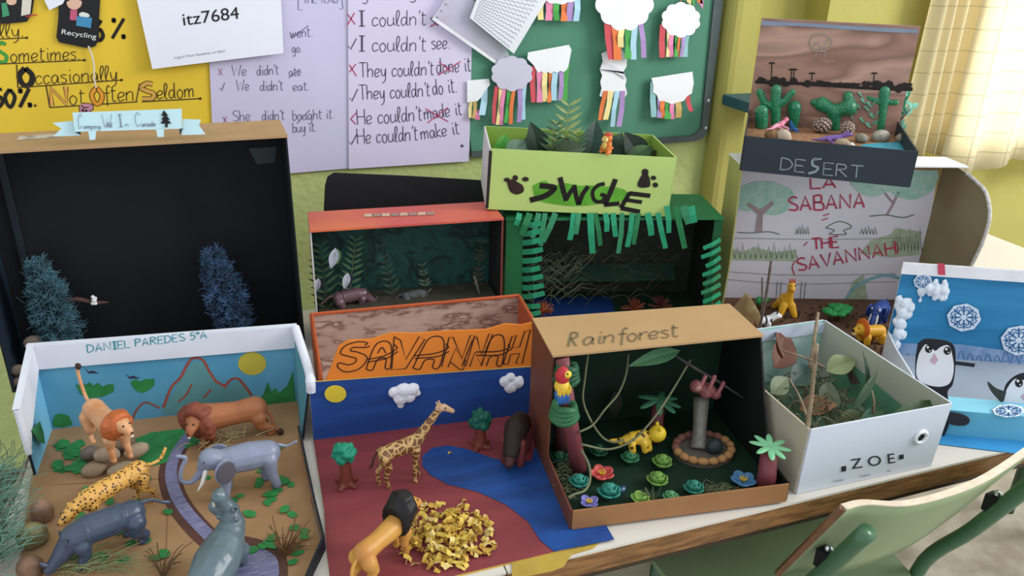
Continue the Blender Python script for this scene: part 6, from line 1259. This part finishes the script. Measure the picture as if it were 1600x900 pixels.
lizard('pink and red toy lizard lying on the beige stones', 1216, 203, R(20), mat('#B84A6A', .4, .3, 80, h2='#D89AB0'), .055, .016)
lizard('bright blue toy lizard below the round cactus', 1238, 205, R(70), mat('#2A62A8', .35, .3, 60), .042)
lizard('purple toy dinosaur standing at the front of the desert box', 1302, 224, R(-20), mat('#7A5CA8', .4, .2, 60), .060, name='dinosaur_figure')
def cone(label, px, py, r, rz):
    o = thing('pine_cone', label, 'pine cone', PI(px, py+5), rz, 'pine cones in the desert box'); M().ell((0, 0, r*.75), (r, r*.7, r*.7)).build('core', mat('#4A3428', .8), o, world=False, smooth=True); q = M(); rnd = random.Random(int(px))
    for i in range(60):
        z = -1+2*(i+.5)/60; a = i*2.4; d = V((z, math.sqrt(1-z*z)*.75*math.cos(a), math.sqrt(1-z*z)*.75*math.sin(a))); c = V((0, 0, r*.75))+d*r*.95; q.ell(c, (r*.20, r*.16, r*.07), tuple(d.to_track_quat('Z', 'Y').to_euler()), 7, 5)
    q.build('scales', mat('#7E6658', .8, .4, 90, h2='#B8A89C'), o, world=False, smooth=True)
cone('brown pine cone at the left under the prickly pear', 1283, 202, .021, 0); cone('brown pine cone at the right under the prickly pear', 1322, 206, .019, 1)
plm = mat('#6EB89C', .35, .2, 40); stp = mat('#8A5048', .5)
def plastic_plant(label, bpx, tips):
    b = PI(*bpx); o = thing('plastic_plant', label, 'plastic plant', b, 0, 'pale plastic plants in the desert box'); s = M(); q = M()
    for x, y in tips:
        t = IV(b, x, y); s.tube(catmull([b, lerp(b, t, .5)+V((0, 0, .004)), t]), .0011, 5)
        for k in range(3): a = k*2.1+x; leaf_mesh(q, t, (math.cos(a), math.sin(a)*.3, .5), .019, .013, (0, -.8, .5), .1)
    s.build('stems', stp, o, smooth=True); q.build('leaves', plm, o, solid=.0006)
plastic_plant('pale green plastic plant left of the tall thin cactus', (1354, 206), [(1346, 168), (1354, 160), (1360, 172), (1352, 190), (1364, 166), (1340, 176), (1362, 198), (1338, 158), (1368, 184), (1350, 150), (1334, 188)])
plastic_plant('pale green plastic plant with pinkish stems at the right of the desert box', (1396, 208), [(1386, 176), (1398, 166), (1404, 158), (1412, 180), (1402, 196), (1424, 168), (1392, 186), (1416, 176), (1390, 160), (1410, 150), (1384, 194), (1406, 204)])

# ---- white shoe box ----------------------------------------------------
fJ = Fr((.742, .757, .0008), R(-1.8)); W, D, H = .250, .29, .116
wb = mat('#CBD2E0', .45, .04, 6); wi = mat('#B4B8A8', .6, .08, 8); wt = mat('#B8AC98', .55, .08, 8)
bJ = thing('diorama_box', 'open white shoe box full of leaves and twigs, front right of the table', 'diorama', fJ(W/2, D/2), 0, 'animal dioramas')
panel(bJ, 'front_panel', [fJ(0, 0), fJ(W, 0), fJ(W+.002, -.004, H), fJ(-.001, -.004, H)], wi, wb, -fJ.y)
panel(bJ, 'back_panel', [fJ(0, D), fJ(W, D), fJ(W, D, H), fJ(0, D, H)], mat('#9CCFC4', .6, .2, 20, h2='#C8DCDA'), wb, fJ.y)
panel(bJ, 'side_panel', [fJ(0, 0), fJ(0, D), fJ(0, D, H), fJ(-.001, -.004, H)], wi, wt, -fJ.x)
panel(bJ, 'side_panel', [fJ(W, 0), fJ(W, D), fJ(W, D, H), fJ(W+.002, -.004, H)], wi, wb, fJ.x)
panel(bJ, 'floor_panel', [fJ(0, 0, .003), fJ(W, 0, .003), fJ(W, D, .003), fJ(0, D, .003)], mat('#5E8A72', .7, .3, 20), wb, -fJ.z, .002)
q = M()
for pts, mi in (([fJ(0, D-.004, H-.002), fJ(W, D-.004, H-.002), fJ(W, D-.004, H-.024), fJ(0, D-.004, H-.024)], 0), ([fJ(W-.001, .03, .012), fJ(W-.001, D-.04, .012), fJ(W-.001, D-.06, .075), fJ(W-.001, .05, .06)], 1), ([fJ(0.02, D-.005, .0), fJ(.08, D-.005, 0), fJ(.06, D-.005, .07), fJ(.03, D-.005, .05)], 2)): q.prism(pts, (-.0006, -.0004, 0), mi)
q.build('paint_patches', [mat('#C4CFE2', .5, .1, 20), mat('#5E9A78', .6, .2, 20), mat('#6A4038', .6, .2)], bJ)
pJ = plane3(fJ(0, -.0032), fJ(W, -.0032), fJ(W, -.0072, H)); nk = mat('#26262C', .6)
print_text(bJ, 'Z O E', pJ, (1331, 733), (1399, 723), nk, 16)
q = M(); patch(q, pJ, [(1315, 729), (1322, 728), (1322, 736), (1315, 737)], .0006); patch(q, pJ, [(1405, 711), (1412, 710), (1412, 717), (1405, 718)], .0006); q.build('square_marks', nk, bJ)
for t, a, b in (('Codice', (1303, 754), (1319, 751)), ('Colore', (1344, 746), (1360, 743)), ('Nr', (1387, 738), (1393, 737))): print_text(bJ, t, pJ, a, b, mat('#7E8088'), 4, 'small_print')
q = M(); c = pJ.hit(1439, 683, .001); ux = fJ.x; uz = fJ.z
ring = [c+ux*math.cos(R(a))*.0100+uz*math.sin(R(a))*.0100 for a in range(0, 361, 18)]; q.tube(ring, .0032, 8); q.build('eyelet', mat('#E4E6EC', .25), bJ, smooth=True, label='white plastic eyelet'); q = M(); patch(q, pJ, [(1434, 680), (1440, 677), (1445, 681), (1444, 690), (1437, 691), (1433, 687)], .0005); q.build('eyelet_hole', blackm, bJ)
gJ = 'leaves in the white shoe box'
def JP(px, py, h): return P(px, py, h)
olive = mat('#46543A', .5, .3, 50); brl = mat('#6A4030', .6, .3, 40); grn = mat('#3C6A4C', .5, .25, 40)
for px, py, h, d, L, wd, m, lab in ((1210, 575, .07, (.8, .4, .5), .085, .05, brl, 'reddish brown leaf at the back left of the white shoe box'), (1236, 600, .06, (.9, .3, .25), .075, .045, mat('#2E4A44', .4, .25, 40), 'glossy dark green leaf in the left half of the white shoe box'), (1292, 580, .075, (.8, -.1, .35), .06, .040, mat('#8E9A68', .4, .25, 40), 'pale olive leaf near the middle of the white shoe box'), (1350, 625, .05, (.1, .05, 1), .080, .016, mat('#2C4434', .45, .2, 40), 'narrow dark leaf standing upright in the middle of the white shoe box'), (1332, 640, .07, (.62, .12, .62), .085, .015, mat('#3A5238', .45, .2, 40), 'long narrow leaf slanting right in the white shoe box'), (1390, 655, .085, (.97, -.1, .32), .105, .024, mat('#3E5A34', .45, .3, 40), 'green blade leaf reaching over the right rim of the white shoe box'), (1345, 655, .06, (1, .1, .2), .07, .02, grn, 'green narrow leaf lying at the front of the white shoe box'), (1250, 640, .05, (.7, -.3, .3), .06, .04, mat('#8A5E3C', .6, .3, 40), 'tan brown leaf at the front left of the white shoe box'), (1285, 640, .05, (.5, .3, .4), .06, .045, olive, 'broad olive leaf behind the front stick of the white shoe box'), (1225, 560, .08, (.3, .6, .6), .06, .035, brl, 'dark reddish leaf against the back wall of the white shoe box'), (1330, 600, .05, (.4, .4, .3), .07, .045, mat('#4E3630', .6, .3, 40), 'dark brown leaf deep in the middle of the white shoe box'), (1205, 615, .06, (.8, .2, .4), .05, .035, mat('#6E7A5C', .5, .3, 40), 'greyish olive leaf at the left wall of the white shoe box'), (1310, 660, .045, (.8, -.1, .2), .06, .03, mat('#5C7048', .5, .3, 40), 'small green leaf behind the front panel of the white shoe box')):
    q = M(); leaf_mesh(q, JP(px, py, h), d, L, wd*.95, (.25, -.5, .85), .3, n=8, fold=.35); mark(q.build('leaf', m, solid=.0006), lab, 'leaf', gJ)
stick_m = mat('#A08C70', .7, .3, 60, h2='#6E5A46')
for a, b, r, lab in ((fJ(.006, .004, .03), Plane(fJ(.004, .004), (0, -1, 0)).hit(1276, 538), .0035, 'pale straight stick standing at the front left corner of the white shoe box'), (fJ(.16, .2, .02), Plane(fJ(.2, .28), (0, -1, 0)).hit(1278, 488), .0036, 'brown stick leaning over the back rim of the white shoe box'), (JP(1262, 655, .06), JP(1232, 590, .10), .002, 'thin grey twig among the leaves at the left of the white shoe box'), (JP(1365, 650, .06), JP(1362, 610, .09), .002, 'short knobbly twig at the right of the white shoe box'), (JP(1290, 575, .09), JP(1222, 548, .10), .002, 'bleached twig lying across the leaves at the back of the white shoe box')):
    mark(M().tube(catmull([a, lerp(a, b, .5)+V((.002, 0, .003)), b]), [r]*5+[r*.85]*6, 8).build('stick', stick_m, smooth=True), lab, 'stick', 'sticks in the white shoe box')
strands('leaf_litter', 'tangle of small stems and leaf scraps covering the bottom of the white shoe box', 'leaf litter', lambda rnd, i: (lambda p, a: [p, p+V((math.cos(a)*.015, math.sin(a)*.015, .012)), p+V((math.cos(a)*.035, math.sin(a)*.03, rnd.uniform(-.005, .02)))])(fJ(rnd.uniform(.03, .215), rnd.uniform(.04, .24), rnd.uniform(.006, .06)), rnd.random()*6.28), 260, mat('#6A6E50', .7, .4, 40, h2='#4A3A2A'), 9, .0011, 3)

# ---- polar box -----------------------------------------------------------
fK = Fr((1.060, .818, .0012), R(-27)); W, D, BH = .32, .262, .203
pblue = mat('#1F74A8', .6, .15, 9, stretch=(.6, 1, 4), h2='#2A86B8'); lblue = mat('#7CC4DC', .55, .08, 9); pale = mat('#8F9AA8', .7, .12, 12); snow = mat('#D8DCE6', .8, .08, 20)
bK = thing('diorama_box', 'polar diorama with deep blue sky, snowflakes and a pale blue front ledge', 'diorama', fK(W/2, D/2), 0, 'animal dioramas')
bkp = [fK(0, D), fK(W, D), fK(W, D+.004, BH), fK(-.002, D+.004, BH)]
panel(bK, 'back_panel', bkp, pblue, mat('#D8D8DE', .6), fK.y)
panel(bK, 'side_panel', [fK(0, .046), fK(0, D), fK(0, D, .06), fK(0, D-.05, .052), fK(0, .046, .047)], mat('#5FA4C8', .6, .15, 12), mat('#D2D6DE', .6), -fK.x)
panel(bK, 'snow_floor', [fK(0, .045, .012), fK(W, .045, .012), fK(W, D, .012), fK(0, D, .012)], pale, lblue, -fK.z, .010)
panel(bK, 'top_strip', [fK(-.004, D+.003, BH), fK(W, D+.003, BH), fK(W, D+.002, BH-.022), fK(-.004, D+.002, BH-.022)], mat('#E6E4E8', .6), mat('#E6E4E8', .6), -fK.y, .002)
pKt = plane3(fK(0, D+.0005, BH), fK(W, D+.0005, BH), fK(0, D-.0005, BH-.022)); q = M(); patch(q, pKt, [(1465, 411), (1476, 412), (1477, 430), (1466, 429)], .001); q.build('red_mark', mat('#D2405A', .6), bK, label='red stripe on the white strip')
panel(bK, 'front_ledge', [fK(-.006, 0, 0), fK(W, 0, 0), fK(W, .0, .048), fK(-.006, .0, .048)], mat('#5FB4D4', .55, .1, 9), lblue, fK.y, .045)
q = M(); q.prism([fK(-.02, -.03, -.0002), fK(W, -.05, -.0002), fK(W, .02, -.0002), fK(-.02, .02, -.0002)], (0, 0, .0008)); q.build('base_sheet', mat('#2F8FCC', .6, .08, 10), bK, label='sky blue base sheet')
pK = plane3(*bkp[:3]); q = M(); q.prism([pK.hit(*p, .0006) for p in ((1387, 556), (1392, 536), (1500, 538), (1590, 550))]+[lerp(bkp[1], bkp[2], .36)+pK.n*.0006, bkp[1]+pK.n*.0006, bkp[0]+pK.n*.0006], pK.n*.0003); q.build('ice_wash', mat('#8FAACA', .7, .3, 30, h2='#7090BC'), bK, label='pale icy band of the backdrop')
q = M(); rnd = random.Random(5)
for x in range(1410, 1600, 14): 
    stroke(q, pK, [(x, 572), (x+8, 552+rnd.uniform(-4, 4)), (x+16, 574)], 1.6, .0012); stroke(q, pK, [(x+4, 566), (x+12, 562)], 1.2, .0012)
q.build('ice_pattern', mat('#4A78B4', .7), bK)
ctn = mat('#D4DCE6', .95, .06, 40, .5, 200)
def cot2(label, lst):
    mb = M(); ref = pK.hit(lst[0][0], lst[0][1], .004)
    for px, py, r in lst: mb.ell(pK.hit(px, py, .004)-ref, (r, r*.55, r*1.0), nu=14, nv=10, jit=.1, seed=int(py))
    rnd = random.Random(len(lst))
    for _ in range(30):
        px, py, r = rnd.choice(lst); mb.ell(pK.hit(px+rnd.gauss(0, 5), py+rnd.gauss(0, 6), .003)-ref, (r*.7, r*.35, r*.75), nu=10, nv=8, jit=.3, seed=_)
    o = mb.fuse('cotton_cloud', ctn, None, .0014, 7); o.location = ref; mark(o, label, 'cotton', 'cotton wool on the polar backdrop')
cot2('long wisp of cotton wool down the left edge of the polar backdrop', [(1406, 505, .012), (1410, 488, .013), (1414, 474, .012), (1404, 522, .013), (1400, 540, .011), (1424, 482, .008), (1398, 530, .010)])
cot2('cotton wool cloud near the top left of the polar backdrop', [(1452, 450, .010), (1464, 455, .011), (1474, 452, .009), (1440, 455, .007)])
wsf = mat('#D4DEEE', .6, .06); bsf = mat('#2F6CA4', .6)
def snowflake(label, px, py, r, pl, off=.003, sq=.82):
    c = pl.hit(px, py, off); o = thing('snowflake', label, 'paper snowflake', c, 0, 'paper snowflakes on the polar box'); q = M()
    patch(q, pl, [(px+r*math.cos(R(a+10))*1.0, py+r*sq*math.sin(R(a+10))) for a in range(0, 360, 45)], off, t=.0006); q.build('paper', wsf, o); q = M()
    for k in range(8):
        a = R(k*45); f = lambda rr, aa: (px+rr*r*math.cos(aa), py+rr*r*sq*math.sin(aa))
        stroke(q, pl, [f(.18, a), f(.82, a)], r*.09, off+.001)
        for rr in (.42, .62):
            for s in (-.36, .36): stroke(q, pl, [f(rr, a), f(rr+.18, a+s)], r*.075, off+.001)
    q.build('blue_pattern', bsf, o)
snowflake('white paper snowflake in the middle of the blue polar sky', 1506, 496, 27, pK); snowflake('white paper snowflake at the right edge of the blue polar sky', 1592, 532, 29, pK)
snowflake('small faint paper snowflake in the upper left of the polar sky', 1442, 440, 15, pK)
snowflake('paper snowflake lying flat on the pale blue ledge before the right penguin', 1576, 642, 26, fK.plane('z', .0495), .001, .4)
pbk = mat('#1E222C', .7, .15, 20); pwh = mat('#DADDE4', .7, .04); pbe = mat('#C4A0B4', .7)
pP = Plane(fK(0, -.006), fK.y); 
def penguin(label, body, belly, e1, e2, beak, er, wings, base, pl, wingm=pbk, extra=None):
    o = thing('penguin_cutout', label, 'paper penguin', base, 0, 'paper penguins in the polar box'); q = M(); patch(q, pl, body, 0, smooth=True, t=.0018); q.build('body', pbk, o)
    q = M(); patch(q, pl, belly, .002, smooth=True, t=.0006); q.build('belly', pwh, o)
    for e in (e1, e2):
        q = M(); patch(q, pl, blob_px(*e, er, er*1.15, 14), .0028); z_ = q.build('eye', blackm, o); q = M(); patch(q, pl, blob_px(e[0]-er*.25, e[1]-er*.45, er*.36, er*.36, 8), .0034); patch(q, pl, blob_px(e[0]+er*.3, e[1]+er*.5, er*.2, er*.2, 8), .0034); q.build('eye_shine', pwh, z_)
    q = M(); patch(q, pl, beak, .0028); q.build('beak', pbe, o)
    for wv in wings: q = M(); patch(q, pl, wv, .003, smooth=True, t=.001); q.build('flipper', wingm, o)
    if extra: extra(o)
pfr = plane3(fK(.0, -.004, .0), fK(W, -.004, .0), fK(0, -.004, .1))
penguin('big eyed paper penguin standing left on the polar box, half behind the shoe box', [(1434, 536), (1446, 529), (1466, 530), (1484, 534), (1492, 546), (1492, 575), (1488, 600), (1480, 612), (1484, 640), (1482, 664), (1470, 686), (1456, 690), (1450, 640), (1446, 606), (1432, 596), (1430, 566)], [(1436, 552), (1446, 538), (1458, 546), (1462, 548), (1470, 542), (1482, 540), (1488, 556), (1490, 578), (1484, 598), (1468, 604), (1446, 600), (1433, 590), (1432, 570)], (1451, 545), (1480, 548), [(1453, 564), (1460, 552), (1466, 562), (1460, 570)], 5.6, [[(1480, 643), (1500, 646), (1513, 652), (1514, 660), (1504, 665), (1482, 661)]], fK(.04, -.004), pfr, mat('#2A2E38', .7, .2))
q = M(); stroke(q, pfr, [(1492, 567), (1508, 569), (1523, 571)], 7, .002); o = [x for x in COL.objects if x.name == 'penguin_cutout'][0]; q.build('flipper', pbk, o)
pf2 = plane3(fK(.0, .044, .0), fK(W, .044, .0), fK(0, .047, .1))
penguin('tilted paper penguin at the right edge of the picture, flipper raised', [(1566, 622), (1572, 600), (1588, 586), (1606, 582), (1630, 586), (1642, 606), (1644, 640), (1630, 664), (1570, 652)], [(1564, 630), (1574, 606), (1586, 592), (1600, 594), (1612, 592), (1628, 600), (1636, 640), (1620, 660), (1576, 650)], (1592, 598), (1622, 604), [(1594, 620), (1604, 612), (1612, 622), (1602, 628)], 6.2, [[(1572, 612), (1556, 606), (1544, 596), (1544, 603), (1552, 616), (1566, 628)]], fK(.165, .03, .048), pf2, mat('#3A3E38', .7, .2))

# ------------------------------------------------------------------ everything is lifted to its real height above the floor
for o in list(COL.objects):
    if o.parent is None: o.location.z += TOP
